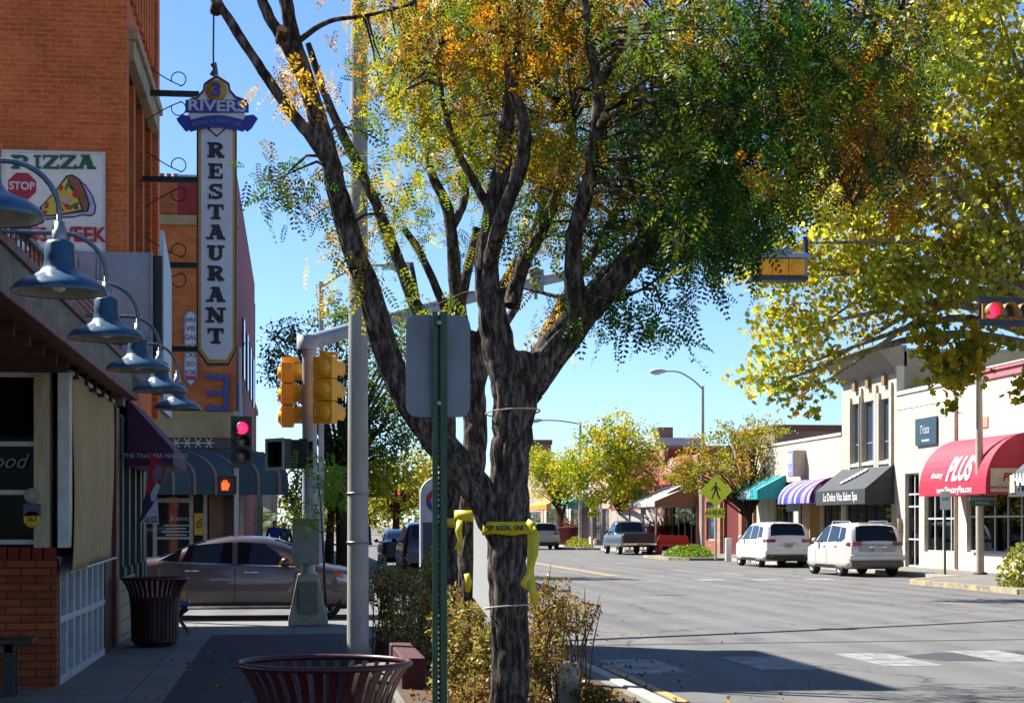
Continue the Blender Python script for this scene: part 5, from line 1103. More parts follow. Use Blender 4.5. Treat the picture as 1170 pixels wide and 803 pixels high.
def rshell(parent, y0, y1, z1, mat, depth=14, x=None, name_='side_wall'):
    x = XF if x is None else x; mb = MB(); mb.box(x+.301, x+depth, y0, y0+.25, .05, z1-.01); mb.box(x+.301, x+depth, y1-.25, y1, .05, z1-.01); mb.box(x+depth-.3, x+depth, y0+.25, y1-.25, .05, z1-.01); mb.box(x+.3, x+depth, y0+.25, y1-.25, z1-.55, z1-.4); return mb.build(name_, mat, parent)
def rwin(parent, y0, y1, z0, z1, nv, hz=(), x=None, gl=None, fm=None, inset=.14):
    x = XF if x is None else x; f = MB(); fm = fm or frame
    for i in range(nv+1): y = y0+(y1-y0)*i/nv; f.box(x+inset-.03, x+inset+.03, y-.03 if 0 < i < nv else y-(0 if i == 0 else .06), y+.03 if 0 < i < nv else y+(.06 if i == 0 else 0), z0, z1)
    for z in (z0, z1-.06, *hz): f.box(x+inset-.027, x+inset+.027, y0, y1, z, z+.06)
    o = f.build('window', fm, parent); MB().box(x+inset-.006, x+inset+.006, y0+.01, y1-.01, z0+.01, z1-.01).build('pane', gl or clear, o); return o
def rroom(parent, y0, y1, z0, z1, depth=2.2, x=None):
    """the shop seen through its window: back wall, floor, ceiling"""
    x = XF if x is None else x; mb = MB(); mb.box(x+.31, x+depth, y0-.05, y0-.02, z0, z1); mb.box(x+.31, x+depth, y1+.02, y1+.05, z0, z1); mb.box(x+depth, x+depth+.03, y0-.05, y1+.05, z0, z1); mb.box(x+.31, x+depth, y0-.05, y1+.05, z0-.06, z0-.03); mb.box(x+.31, x+depth, y0-.05, y1+.05, z1+.02, z1+.05); return mb.build('shop_interior', inter, parent)
def raw(parent, prof, y0, y1, mat, label=None, x=None):
    """awning: closed profile of (out, z) swept along the street"""
    x = XF if x is None else x; o = MB().prism([(-p[0], p[1]) for p in prof], (x-.004, y1, 0), (1,0,0), (0,0,1), y1-y0).build('awning', mat, parent)
    if label: o['label'] = label
    return o
def rtext(parent, body, size, y, z, x, mat, **k):
    return MB().text(body, size, (x, y, z), ax=AX, up=UP, **k).build('lettering', mat, parent)
def shopgoods(parent, y0, y1, z0, cols, n, x=None):
    x = XF if x is None else x; mb = MB(); rnd = random.Random(int(y0*10)); ms = [M('goods '+c, c, rough=.8) for c in cols]
    for i in range(n):
        y = y0+.35+(y1-y0-.7)*i/max(n-1,1); s = rnd.uniform(.85,1.1); xx = x+.75+rnd.uniform(-.1,.25); m = rnd.randrange(len(cols))
        mb.lathe([(.34*s,z0+.12),(.24*s,z0+.55),(.12*s,z0+1.0),(.15*s,z0+1.15),(.17*s,z0+1.38),(.06*s,z0+1.47),(.05*s,z0+1.53)], (xx,y,0), 12, m); mb.lathe([(.16,z0),(.02,z0+.03),(.02,z0+.2)], (xx,y,0), 8, m)
    return mb.build('dress_form', ms, parent)

# nearest: pink shop with red barrel awning
YA, YB, YC, YD, YE = FY(1185,XF)-1.2, FY(1095,XF), FY(1024.5,XF), FY(962,XF), FY(862,XF)
pk_ = thing('pink_shop', 'pale pink stucco shop with rose cornice and big red barrel awning', 'shop', (XF, YB-4, 0)); YN = 46.5; hp = 6.62
h1 = (YN+.6, YB-.75, .75, 2.95)
rwall(pk_, YN, YB-.012, hp, [h1], pinkst); rshell(pk_, YN, YB-.012, hp, pinkst); rwin(pk_, *h1, 9, (1.9,)); rroom(pk_, *h1)
shopgoods(pk_, h1[0]+3, h1[1], .75, ['d8ccb8','a89c90','dcd8d0'], 4)
mb = MB(); mb.box(XF-.06, XF+.3, YN-.05, YB-.02, hp-.22, hp+.02); mb.box(XF-.12, XF+.3, YN-.05, YB-.02, hp+.02, hp+.12); mb.build('cornice', M('rose cornice','b06a70','a05c64',.7,3), pk_)
mb = MB(); mb.box(XF-.14, XF+14, YN-.05, YB-.02, hp+.125, hp+.17); mb.build('coping', whitep, pk_)
mb = MB(); a_ = (FY(1126,XF), FZ(1126,482,XF)); mb.box(XF-.03, XF, a_[0]-.25, a_[0]+.25, a_[1]-.18, a_[1]+.18); mb.build('vent', M('tan vent','a88c74',rough=.7), pk_)
aw0, aw1 = 51.4, 57.15; zb, zt = 2.62, 4.52
arc = [(1.45*math.sin(t), zb+.25 + (zt-zb-.25)*math.cos(t)) for t in np.linspace(0, math.pi/2, 12)]
redaw = M('red awning canvas', 'b0203c', '9c1830', .6, 4, grime=.12)
A = raw(pk_, [(0,zb)] + arc + [(1.45,zb)], aw0, aw1, redaw, 'red barrel awning with white lettering')
whl = M('white awning lettering', 'dcdcdc', rough=.6); ym = (aw0+aw1)/2 - .2
def barrel_text(parent, body, size, y, z, rx, zb, zt, mat, **k):
    """lettering printed on a barrel awning: the flat letters are cut fine and laid on its curve"""
    m = MB().text(body, size, (0, y, z), ax=AX, up=UP, ext=.001, **k); o = m.build('lettering', mat, parent); bm = bmesh.new(); bm.from_mesh(o.data); bmesh.ops.triangulate(bm, faces=bm.faces)
    for _ in range(2): bmesh.ops.subdivide_edges(bm, edges=[e for e in bm.edges if e.calc_length() > .14], cuts=1); bmesh.ops.triangulate(bm, faces=bm.faces)
    og = ORG[o.name]
    for v in bm.verts:
        zz = v.co.z + og[2]; t = min(max((zz-zb-.25)/(zt-zb-.25), 0), .999); d = (v.co.x + og[0]); v.co.x = XF-.022-rx*math.sqrt(1-t*t) + d - og[0]
    bm.to_mesh(o.data); bm.free(); return o
barrel_text(A, 'PLUS', 1.05, ym-.35, 3.42, 1.45, zb, zt, whl, bold=.035, shear=.25, sx=.9); barrel_text(A, 'directory', .27, ym+1.5, 3.28, 1.45, zb, zt, whl, shear=.2, bold=.004); barrel_text(A, 'www.DirectoryPlus.com', .3, ym-.1, 2.78, 1.45, zb, zt, whl, bold=.006)
mb = MB(); mb.box(XF-1.3, XF-.1, aw0-.012, aw0-.004, zb+.05, zb+.78); ep = mb.build('end_panel', M('pale end panel','c8b49c',rough=.6), A); MB().text('PLUS', .34, (XF-.55, aw0-.014, zb+.5), shear=.2, bold=.01).text('www.DirectoryPlus.com', .13, (XF-.7, aw0-.014, zb+.2)).build('end_lettering', M('red lettering','9c1c30'), ep)
greyaw = M('charcoal awning canvas', '3a4048', '30353c', .7, 4, grime=.15)
A2 = raw(pk_, [(0,2.5),(0,3.9),(.25,3.9),(.95,3.3),(1.2,2.75),(1.2,2.5)], YN+.3, 50.25, greyaw, 'charcoal awning beside the red one')
rtext(A2, 'HAIR', .5, 49.1, 2.98, XF-1.27, whl, bold=.01, ext=.03); MB().box(XF-1.235, XF-1.205, 49.75, 50.1, 2.62, 3.15).build('pale_stripe', M('pale lime stripe','c8d0a0'), A2)
# cream shop
cs = thing('cream_shop', 'cream block shop with glazed front and small dark square sign', 'shop', (XF, (YB+YC)/2, 0)); hc = 6.5
hA = (FY(1093,XF), FY(1056,XF), .7, 3.55); hB = (FY(1050,XF), FY(1034,XF), .12, 3.55)
rwall(cs, YB, YC, hc, [hA, hB], brick('cream painted block','d2c8b4','cabfaa','bfb39c',.4,.2,.85,.28,.006)); rshell(cs, YB, YC, hc, stucco); MB().tube([(XF-.06,YB+.12,.15),(XF-.06,YB+.12,6.2)], .05, 8).build('downpipe', M('cream downpipe','b8ac98',rough=.6), cs); rwin(cs, *hA, 4, (1.85,2.75)); rroom(cs, *hA); rwin(cs, *hB, 2, (1.1,2.3,2.75)); rroom(cs, *hB)
shopgoods(cs, hA[0], hA[1], .7, ['e4e4e4','d8dce0','c8a098'], 4)
mb = MB(); mb.box(XF-.05, XF+14, YB, YC, hc, hc+.14); mb.build('coping', whitep, cs); mb = MB(); mb.box(XF-.02, XF, YB, YC, 5.95, 6.12); mb.build('string_course', stucco, cs)
a_, b_ = (FY(1072,XF), FZ(1060,508,XF)), (FY(1048,XF), FZ(1060,477,XF)); mb = MB(); mb.box(XF-.08, XF, a_[0], b_[0], a_[1], b_[1]); mb.build('sign_board', M('dark slate sign','2e4250','263844',.4), cs); c = ((a_[0]+b_[0])/2, (a_[1]+b_[1])/2)
rtext(cs, 'Trista', .42, c[0]+.1, c[1]+.05, XF-.085, M('pale script','a9b8c0'), shear=.35, bold=.004); mb = MB(); mb.box(XF-.084, XF-.079, c[0]-.38, c[0]+.38, c[1]-.36, c[1]-.29); mb.build('sign_rule', M('pale script'), cs)
MB().box(XF-.16, XF, FY(1030.5,XF)-.05, FY(1026,XF), FZ(1028,606,XF), FZ(1028,592,XF)).build('mailbox', M('tan box','a89878',rough=.6), cs)
# taupe building with tall windows and flared cornice
tb = thing('cornice_building', 'two storey taupe building with flared cornice, three tall windows and black salon awning', 'building', (XF, (YC+YD)/2, 0)); ht = FZ(1024,418,XF)
YC2 = YC+.012
wins = [(FY(p1,XF), FY(p0,XF), FZ((p0+p1)/2,q1,XF), FZ((p0+p1)/2,q0,XF)) for p0,p1,q0,q1 in ((974,983.5,461,529),(987,1000.5,458,527),(1007,1017.8,455,525.5))]
dn_ = (YC+.6, YD-.5, .12, 2.75)
rwall(tb, YC2, YD, ht, wins+[dn_], taupe); rwin(tb, *dn_, 5, (2.1,), fm=dark, gl=glass_d)
mb = MB(); mb.box(XF+.301, XF+16, YC2, YC+.25, .05, ht+.55); mb.box(XF+.301, XF+16, YD-.25, YD, .05, ht+.3); mb.box(XF+.3, XF+16, YC+.25, YD-.25, ht-.2, ht); mb.box(XF+15.7, XF+16, YC+.25, YD-.25, .05, ht+.3); mb.build('side_wall', M('shaded taupe side wall','8a806a','7c735e',.9,1.2,grime=.2), tb)  # side wall darker than the front: its shade is painted into the colour
MB().box(XF+.301, XF+16.1, YC-.05, YC+.3, ht+.55, ht+.66).build('coping', M('dull coping','7c7668',rough=.8), tb)
for wv in wins: rwin(tb, *wv, 1, (wv[2]+(wv[3]-wv[2])*.3,), gl=glass_s, fm=M('window frame grey','7c8086',rough=.5))
mb = MB()
for wv in wins:
    zc2 = FZ(990,443,XF) if True else 0; ym2 = (wv[0]+wv[1])/2
    mb.box(XF-.10, XF, wv[0]-.28, wv[0]-.06, wv[2]-.45, wv[3]+.55); mb.box(XF-.10, XF, wv[1]+.06, wv[1]+.28, wv[2]-.45, wv[3]+.25)
    mb.box(XF-.08, XF, wv[0]-.06, wv[1]+.06, wv[2]-.15, wv[2]-.02)
mb.build('pilaster', M('pale taupe trim','c4baa8','b4aa98',.85,3), tb)
for wv in wins: ym2 = (wv[0]+wv[1])/2; MB().box(XF-.14, XF, ym2-.16, ym2+.16, wv[3]+.5, wv[3]+.95).build('niche_block', M('ochre niche','8a7448','746038',.8), tb)
cpf = [(0,ht-.25),(.06,ht-.25),(.10,ht-.05),(.55,ht+.45),(.80,ht+.62),(.80,ht+.80),(0,ht+.80)]
mb = MB(); n = len(cpf); st_ = [(YC2-.0, 0), (YD, 0)]
vs = [(XF-.002-o_, YC2, z_) for o_, z_ in cpf] + [(XF-.002-o_, YD+o_*.6, z_) for o_, z_ in cpf]
mb.add(vs, [(j, j+n, (j+1) % n + n, (j+1) % n) for j in range(n)] + [tuple(range(n-1,-1,-1)), tuple(range(n, 2*n))]); mb.box(XF-.002, XF+.4, YC2, YD, ht, ht+.79); mb.build('cornice', M('taupe cornice','8c8370','7c7462',.85,2,grime=.2), tb)
A3 = raw(tb, [(0,2.45),(0,3.92),(.05,3.92),(1.15,3.02),(1.15,2.45)], YC+.25, YD-.15, M('black awning canvas','2b3035','22262b',.75,4,grime=.15), 'black sloped awning with white script')
rtext(A3, 'La Dolce Vita Salon Spa', .46, (YC+YD)/2, 2.74, XF-1.157, whl, bold=.004, sx=.98)
mb = MB(); sl0 = math.atan2(.9, 1.1); dirx = V(-1.1, 0, -.9).normalized()
for i in range(7): t = i/6; mb.obox(V(XF-.3-.55*t, (YC+YD)/2-.6+1.3*t*.9, 3.78-.45*t), (.16,.5-.3*abs(t-.5),.05), Matrix.Rotation(R(-39), 3, 'Y'))
mb.build('script_emblem', M('pale emblem','b8bcc0'), A3)
# stained cream wall with purple awning
sw_ = thing('stained_shop', 'weathered cream rendered shop with purple barrel awning and blue wall sign', 'shop', (XF, (YD+YE)/2, 0)); hs_ = 5.35
d1 = (FY(961,XF), FY(939,XF), .12, 2.7); d2 = (FY(926,XF), FY(912,XF), .12, 2.9); d3 = (FY(906,XF), FY(884,XF), .4, 3.6)
YD2 = YD+.012
rwall(sw_, YD2, YE, hs_, [d1, d2, d3], stained); rshell(sw_, YD2, YE, hs_, stained); rwin(sw_, *d1, 3, (2.2,), gl=glass_d, fm=dark); rwin(sw_, *d2, 1, (2.2,), gl=glass_d, fm=dark); rwin(sw_, *d3, 3, (2.4,), gl=glass_d, fm=M('tan door frame','8a6c48',rough=.6))
MB().box(XF-.45, XF-.002, FY(937,XF), FY(928,XF), .12, 2.9).build('porch_pier', M('tan pier','a8874f','96763f',.8,2), sw_)
MB().box(XF-.05, XF+14, YD2, YE, hs_, hs_+.12).build('coping', M('pale coping','c4bcb0',rough=.7), sw_)
zb, zt = FZ(935,574,XF-1.2), FZ(935,549,XF-.3)+.1; pa = [(1.25*math.sin(t), zb+.1+(zt-zb-.1)*math.cos(t)) for t in np.linspace(0, math.pi/2, 10)]
A4 = raw(sw_, [(0,zb)] + pa + [(1.25,zb)], FY(959,XF), FY(938,XF)+2.3, stripes('purple and white canvas', [(0,'3a2f92'),(.35,'aaa6cc'),(.5,'3a2f92'),(.7,'8f8abc')], 1.9), 'purple barrel awning')
mb = MB(); mb.tube([(XF-1.255*math.sin(t), FY(959,XF)-.01, zb+.1+(zt-zb-.1)*math.cos(t)) for t in np.linspace(0, math.pi/2, 10)], .05, 6); mb.build('red_piping', M('red piping','8c1c48'), A4)
a_, b_ = FY(921,XF), FY(905,XF); z0_, z1_ = FZ(915,543,XF-.5), FZ(915,513,XF-.5); MB().box(XF-.55, XF-.01, a_, a_+.9, z0_, z1_).build('sign_box', M('tan sign box','b8a88c',rough=.7), sw_)
MB().box(XF-.58, XF-.552, a_+.02, a_+.9, z0_+.02, z1_-.02).build('sign_face', M('lilac blue sign face','8a8cc4',rough=.5), sw_); MB().box(XF-.59, XF-.582, a_+.25, a_+.7, z0_+.55, z1_-.15).build('sign_picture', M('pale sign picture','d0d0dc'), sw_); rtext(sw_, 'Salon', .28, a_+.46, z0_+.28, XF-.584, whl, shear=.2)
zb, zt = FZ(865,570,XF-1.3), FZ(885,544,XF); raw_t = M('turquoise awning canvas', '1c9aa4', '158892', .65, 4, grime=.12)
A5 = raw(sw_, [(0,zb),(0,zt),(.05,zt),(1.35,zb+.42),(1.35,zb)], FY(898,XF), FY(872,XF)+1.2, raw_t, 'turquoise sloped awning with white valance lettering')
rtext(A5, 'BOOKS GIFTS', .42, (FY(898,XF)+FY(872,XF)+1.2)/2, zb+.2, XF-1.358, whl, bold=.02)
mb = MB()
for k in range(1, 6): y = FY(898,XF) + (FY(872,XF)+1.2-FY(898,XF))*k/6; mb.tube([(XF-.06,y,zt+.005),(XF-1.35,y,zb+.425)], .02, 6)
mb.build('awning_seam', M('dark turquoise seam','126c76'), A5)
MB().tube([(XF+4, 78, hs_), (XF+4, 78, hs_+6)], .04, 6).build('antenna', steel, sw_)
# taller brown roofed block behind
bk = thing('rear_building', 'long brown roofed block rising behind the weathered cream shop', 'building', (XF+5, 90, 0))
MB().box(24.4, 36, 87, 96, 5.0, 6.45).build('wall', M('grey brown wall','7a6c66','6a5d58',.9,1), bk); MB().box(24.3, 36.1, 86.9, 96.1, 6.45, 6.75).build('roof_edge', M('dark brown roof edge','5a3e30','4a3226',.7), bk)
# brick shop behind the orange tree
YG = FY(797,XF); rb_ = thing('brick_shop', 'red brick shop with dark red door and posters behind the orange tree', 'shop', (XF, (YE+YG)/2, 0)); hb = 4.9
rbk = brick('red brick', '96452f', '7d3624', 'a08470', .25, .085)
e1 = (FY(858,XF), FY(851,XF), .5, 2.9); e2 = (FY(846,XF), FY(827,XF), .12, 3.0); e3 = (FY(821,XF), FY(807,XF), .8, 2.9); YE2 = YE+.012
rwall(rb_, YE2, YG, hb, [e1, e2, e3], rbk); rshell(rb_, YE2, YG, hb, rbk); rwin(rb_, *e1, 1, gl=glass_d); rwin(rb_, *e3, 2, gl=glass_s); MB().box(XF+.15, XF+.22, e2[0], e2[1], .12, 3.0).build('door', M('dark red door','6a1c1a','541614',.6,3), rb_)
MB().box(XF-.06, XF+14, YE2, YG, hb, hb+.14).build('coping', M('brick coping','8a7060',rough=.8), rb_)
ppb = brick('pink pier brick','b07a64','9c6652','a89080',.25,.085)
for px in (862, 848.5, 824, 803): y = FY(px,XF); MB().box(XF-.14, XF-.002, y-.3, y+.3, .12, hb-.3).build('brick_pier', ppb, rb_)
# awning shop
YH = FY(757,XF); as_ = thing('awning_shop', 'pink brick shop with white and brown awning and red dome canopy', 'shop', (XF, (YG+YH)/2, 0)); ha = 5.6
g1 = (FY(795,XF), FY(766,XF), .5, 2.85); YG2 = YG+.012
pbk = brick('pale pink brick', 'b58a72', 'a0745e', 'a89484', .25, .085)
rwall(as_, YG2, YH, ha, [g1], pbk); rshell(as_, YG2, YH, ha, pbk); rwin(as_, *g1, 4, (2.2,)); rroom(as_, *g1); shopgoods(as_, g1[0], g1[1], .5, ['c89890','d0d0d4','9cb0c4'], 5)
MB().box(XF-.2, XF-.002, FY(763,XF), FY(757.5,XF), .12, ha+.6).build('brick_pier', pbk, as_)
zb = FZ(760,578,XF-2.2); zt = FZ(765,560,XF); A6 = raw(as_, [(0,zb),(0,zt+.25),(.05,zt+.25),(2.4,zb+.3),(2.4,zb)], FY(796,XF), FY(763,XF), stripes('white and grey canvas', [(0,'c4c4be'),(.4,'7c7c78'),(.5,'c8c8c2'),(.8,'8a8a86')], 2.2), 'white and grey striped awning')
o = MB().prism([(0,zb),(-2.4,zb),(-2.4,zb+.3),(-.05,zt+.25),(0,zt+.25)], (XF-.004, FY(796,XF)-.02, 0), (1,0,0), (0,0,1), .05).build('awning_end', M('brown awning end','8a6a48','7a5c3c',.7), as_)
for y in (FY(795.5,XF), FY(762,XF)+.0): MB().tube([(XF-2.3,y,.12),(XF-2.3,y,zb)], .06, 8).build('awning_post', M('pinkish post','b08878'), as_)
dm = MB(); dm.lathe([(1.5*math.cos(t), 1.7*math.sin(t)) for t in np.linspace(0, math.pi/2, 8)], (XF-.3, FY(789,XF), zt+.2), 20); dm.build('dome_canopy', M('red dome canvas','a83248','94283c',.6), as_)
# red walled building, set further
YI = FY(699,XF); rd = thing('red_building', 'plain dark red wall with grey base beyond the striped awning', 'building', (XF, (YH+YI)/2, 0)); hr = 6.3; YH2 = YH+.012
rwall(rd, YH2, YI, hr, [], M('brick red wall paint','8a3a34','7a302c',.8,2,grime=.15), x=XF, z0=2.6); rwall(rd, YH2, YI, 2.6, [], M('grey wall base','a09890','8f8880',.85,2,grime=.2), 'wall_base', x=XF-.05); rshell(rd, YH2, YI, hr, M('brick red wall paint'), name_='side_wall'); MB().box(XF-.08, XF+14, YH2, YI, hr, hr+.2).build('coping', M('brick coping'), rd)
MB().tube([(XF-.05, FY(752,XF), hr-.6), (XF-2.4, FY(762,XF), zb+.5)], .03, 6).build('tie_rod', darkmetal, rd)
# farther row
def rfar(label, px0, px1, h, col, aw=None, door=None, sign=None, xx=XF):
    y0, y1 = FY(px0,xx)+.012, FY(px1,xx); t = thing('distant_shop', label, 'shop', (xx, (y0+y1)/2, 0)); L_ = y1-y0; holes = [(y0+L_*.08, y0+L_*.44, .5, 2.8), (y0+L_*.55, y0+L_*.92, .5, 2.8)]
    if door is not None: holes[0] = (y0+L_*.08, y0+L_*.44, .12, 3.0)
    rwall(t, y0, y1, h, holes, M('far wall '+col, col, rough=.85, scale=2, grime=.15), x=xx); rshell(t, y0, y1, h, M('far wall '+col), x=xx)
    for i, q in enumerate(holes):
        if i == 0 and door: MB().box(xx+.12, xx+.2, q[0], q[1], q[2], q[3]).build('door', M('far door '+door, door, rough=.6), t)
        else: rwin(t, *q, 2, gl=glass_d, x=xx)
    if aw: raw(t, [(0,2.9),(0,4.1),(.05,4.1),(1.6,3.3),(1.6,2.9)], y0+L_*.1, y1-L_*.1, M('far awning '+aw, aw, rough=.6), x=xx)
    if sign: 
        b = MB().box(xx-.1, xx, y0+L_*.1, y1-L_*.1, h-1.5, h-.5).build('sign_board', M('far sign white','d4d0cc',rough=.6), t); rtext(b, sign, 1.0, (y0+y1)/2, h-1.0, xx-.105, M('far sign red','b81c34'), bold=.02, sx=max(.5, L_*.8/(len(sign)*.62)))
    return t
rfar('tan shop with poster windows just left of the pickup truck', 698, 676, 5.4, 'b09884')
rfar('white shop with teal awning and dark red door far down the right side', 675, 650, 5.2, 'c4bcb4', aw='1f7f92', door='6a1418')
rfar('distant white shop with red lettered sign and yellow awning', 649, 622, 5.8, 'cfc8c2', aw='c88a18', sign='BROWN LONGHORN')
rfar('most distant tan block at the end of the right side', 621, 585, 7.5, 'a08a78')
fb = thing('distant_building', 'far brown block showing over the small green tree', 'building', (30, 190, 0)); MB().box(22.6, 26.6, 180, 200, 0, 9.9).build('wall', M('far brown wall','8a6e5c',rough=.9,scale=.5), fb); MB().box(22.5, 26.7, 179.8, 200.2, 9.9, 10.4).build('parapet', M('far brown edge','5c4438'), fb)
fb2 = thing('distant_building', 'far pale blue roofed block with rooftop units above the red wall', 'building', (36, 130, 0)); MB().box(25.6, 29, 122, 136, 0, 7.2).build('wall', M('far grey wall','8a8c94',rough=.9,scale=.5), fb2); MB().box(25.5, 29.1, 121.9, 136.1, 7.2, 7.8).build('roof', M('far pale blue roof','a8b0bc',rough=.7), fb2); MB().box(25.9, 27, 123, 124.5, 7.8, 8.6).build('rooftop_unit', M('brown rooftop unit','7c5a48'), fb2)
# planters and the red bench on the right pavement
def rplanter(label, px, py, r, h, col):
    q = G(px, py, .12); t = thing('street_planter', label, 'planter', (q.x, q.y, .12)); MB().lathe([(r*.7,.12),(r*.78,.16),(r,h+.02),(r*1.06,h+.05),(r*1.06,h+.12),(r*.9,h+.12),(r*.88,h+.02),(0,h)], (q.x,q.y,0), 18).build('pot', M('maroon planter','6f1c28','5c1620',.6), t); return q
pq = [rplanter('maroon planter with flowers under the small green tree', 649, 622, .85, 1.3, ''), rplanter('maroon planter just right of the pickup truck', 752, 628, .75, 1.45, '')]
q = G(770, 631, .12); rbn = thing('red_bench', 'bright red sidewalk seat beside the maroon planter', 'bench', (q.x, q.y, .12)); mb = MB(); mb.box(q.x-.95,q.x+.95,q.y-.3,q.y+.3,.45,.58); mb.prism([(q.x-.95,.55),(q.x+.95,.55),(q.x+.8,1.05),(q.x-.75,1.1)], (0,q.y+.3,0), (1,0,0), (0,0,1), .1); rsm = M('red bench paint','b0281c','9c2016',.5); mb.build('seat', rsm, rbn)
for sg in (-1, 1): MB().box(q.x+sg*.8-.1,q.x+sg*.8+.1,q.y-.28,q.y+.28,.12,.45).build('leg', rsm, rbn)
# small bollard-like white post by the near crossing
q = G(832,641,.12); bo = thing('bollard', 'short white post beside the white SUV', 'bollard', (q.x,q.y,.12)); MB().box(q.x-.12,q.x+.12,q.y-.12,q.y+.12,.12,1.1).build('post', whitep, bo, bevel=.03)

# ------------------------------------------------------------------ foliage
def leaf_mesh(name, C, size, cols, parent, mat, droop=.0, aspect=.5, shape='diamond', kind=None, normals=None):
    """C: leaf centres (N,3); cols (N,3); one small folded leaf each"""
    N = len(C); size = np.broadcast_to(size, N)[:, None]
    d = RNG.normal(size=(N,3)); d[:,2] -= droop; d /= np.linalg.norm(d, axis=1)[:,None]
    u = RNG.normal(size=(N,3)); u -= d*(u*d).sum(1)[:,None]; u /= np.linalg.norm(u, axis=1)[:,None]; nn = np.cross(d, u)
    if shape == 'diamond':
        pts = [(-.5,0,0),(-.05,aspect*.5,.06),(.5,0,0),(-.05,-aspect*.5,.06)]; faces = [(0,1,2,3)]
    else:
        pts = [(-.5,0,0),(-.28,.42,.05),(.0,.30,0),(.18,.50,.08),(.22,.2,0),(.52,.0,.05),(.22,-.2,0),(.18,-.50,.08),(.0,-.30,0),(-.28,-.42,.05)]; faces = [tuple(range(10))]
    K = len(pts); Vv = np.empty((N,K,3))
    for k, (a, b, c) in enumerate(pts): Vv[:,k] = C + d*a*size + u*b*size + nn*c*size
    og = np.array(ORG[parent.name]); Vv -= og
    me = bpy.data.meshes.new(name); me.vertices.add(N*K); me.vertices.foreach_set('co', Vv.reshape(-1).astype(np.float32)); me.loops.add(N*K); me.loops.foreach_set('vertex_index', np.arange(N*K, dtype=np.int32)); me.polygons.add(N); me.polygons.foreach_set('loop_start', np.arange(0, N*K, K, dtype=np.int32)); me.update(calc_edges=True)
    at = me.attributes.new('Col', 'FLOAT_COLOR', 'FACE'); at.data.foreach_set('color', np.hstack([cols, np.ones((N,1))]).astype(np.float32).reshape(-1))
    me.materials.append(mat); o = bpy.data.objects.new(name, me); COL.objects.link(o); o.parent = parent; ORG[o.name] = tuple(og)
    if kind: o['kind'] = kind
    return o
def fronds(name, C, D, Ln, cols, parent, mat, pairs=8, lw=.018, ll=.048):
    """pinnate honey locust leaves: C base (N,3), D direction, Ln length"""
    N = len(C); D = D/np.linalg.norm(D, axis=1)[:,None]; u = RNG.normal(size=(N,3)); u -= D*(u*D).sum(1)[:,None]; u /= np.linalg.norm(u, axis=1)[:,None]; nn = np.cross(D, u); out = []
    for i in range(pairs):
        t = (i+.6)/pairs; base = C + D*(Ln*t)[:,None] + np.array([0,0,-1])*(.22*Ln*t*t)[:,None]; sc = math.sin(math.pi*(.18+.72*t))
        for sg in (1, -1):
            dd = D*.45 + u*sg*.9 + nn*RNG.normal(0,.3,(N,1)); dd /= np.linalg.norm(dd, axis=1)[:,None]; ww = np.cross(dd, nn); ww /= np.linalg.norm(ww, axis=1)[:,None]; L_ = ll*sc*(Ln/.2)[:,None]; w_ = lw*(Ln/.2)[:,None]
            out.append(np.stack([base, base+dd*L_*.5+ww*w_*.55, base+dd*L_, base+dd*L_*.5-ww*w_*.55], 1))
    Vv = np.concatenate(out, 0); M_ = len(Vv); cc = np.tile(cols, (pairs*2,1))*RNG.uniform(.85,1.15,(M_,1)); og = np.array(ORG[parent.name]); Vv = Vv - og
    me = bpy.data.meshes.new(name); me.vertices.add(M_*4); me.vertices.foreach_set('co', Vv.reshape(-1).astype(np.float32)); me.loops.add(M_*4); me.loops.foreach_set('vertex_index', np.arange(M_*4, dtype=np.int32)); me.polygons.add(M_); me.polygons.foreach_set('loop_start', np.arange(0, M_*4, 4, dtype=np.int32)); me.update(calc_edges=True)
    at = me.attributes.new('Col', 'FLOAT_COLOR', 'FACE'); at.data.foreach_set('color', np.hstack([cc, np.ones((M_,1))]).astype(np.float32).reshape(-1))
    me.materials.append(mat); o = bpy.data.objects.new(name, me); COL.objects.link(o); o.parent = parent; ORG[o.name] = tuple(og); return o
def pal(spec, N):
    """spec: [(weight, hex)]"""
    w_ = np.array([s[0] for s in spec], float); c = np.array([lin(s[1])[:3] for s in spec]); return c[RNG.choice(len(spec), N, p=w_/w_.sum())]
leaf_t = leafm('locust leaf', .5); leaf_s = leafm('sycamore leaf', .58); leaf_f = leafm('far leaf', .4); leaf_b = leafm('shrub leaf', .3)
bark = barkm('honey locust bark', '443a33', '8c8279'); bark2 = barkm('sycamore bark', '8a7a62', 'b4a68e', .7); bark3 = barkm('far bark', '3a2c22', '5a4836', 1)
DG, MG, LG, YG_, YL, OR, BR = '203f1a', '365c20', '607c2a', '98962e', 'c4a030', 'b4741e', '84541e'
# ------------------------------------------------------------------ the honey locust in front
def limb(pts, w=None, z0=13.0):
    """pts: (photo x, photo y, diameter in photo px, depth) -> world points and radii"""
    s = spline([(p[0], p[1], p[2], p[3] if len(p) > 3 else z0) for p in pts], 5); P = [W(a[0], a[1], a[3]) for a in s]; rad = [max(a[2], 1.2)*.84*a[3]/F/2 for a in s]
    for i in range(1, len(P)-1): j = rad[i]*.07; P[i] = P[i] + V(random.uniform(-j,j), random.uniform(-j,j), random.uniform(-j,j))
    return P, rad
def tree_limbs(mb, limbs, n=16, ridge=.10):
    sk = []
    for L_ in limbs:
        P, r = limb(L_)
        if max(r) > .035: mb.bark(P, r, seed=len(sk)*.37)
        else: mb.tube(P, r, 9, ridge=ridge*.6)
        sk += [(p, q) for p, q in zip(P, r)]
    return sk
b1 = W(582, 868, 13.0); T1 = thing('honey_locust', 'large honey locust in the foreground with rugged dark trunk and wide multicoloured crown', 'tree', (b1.x, b1.y, .12))
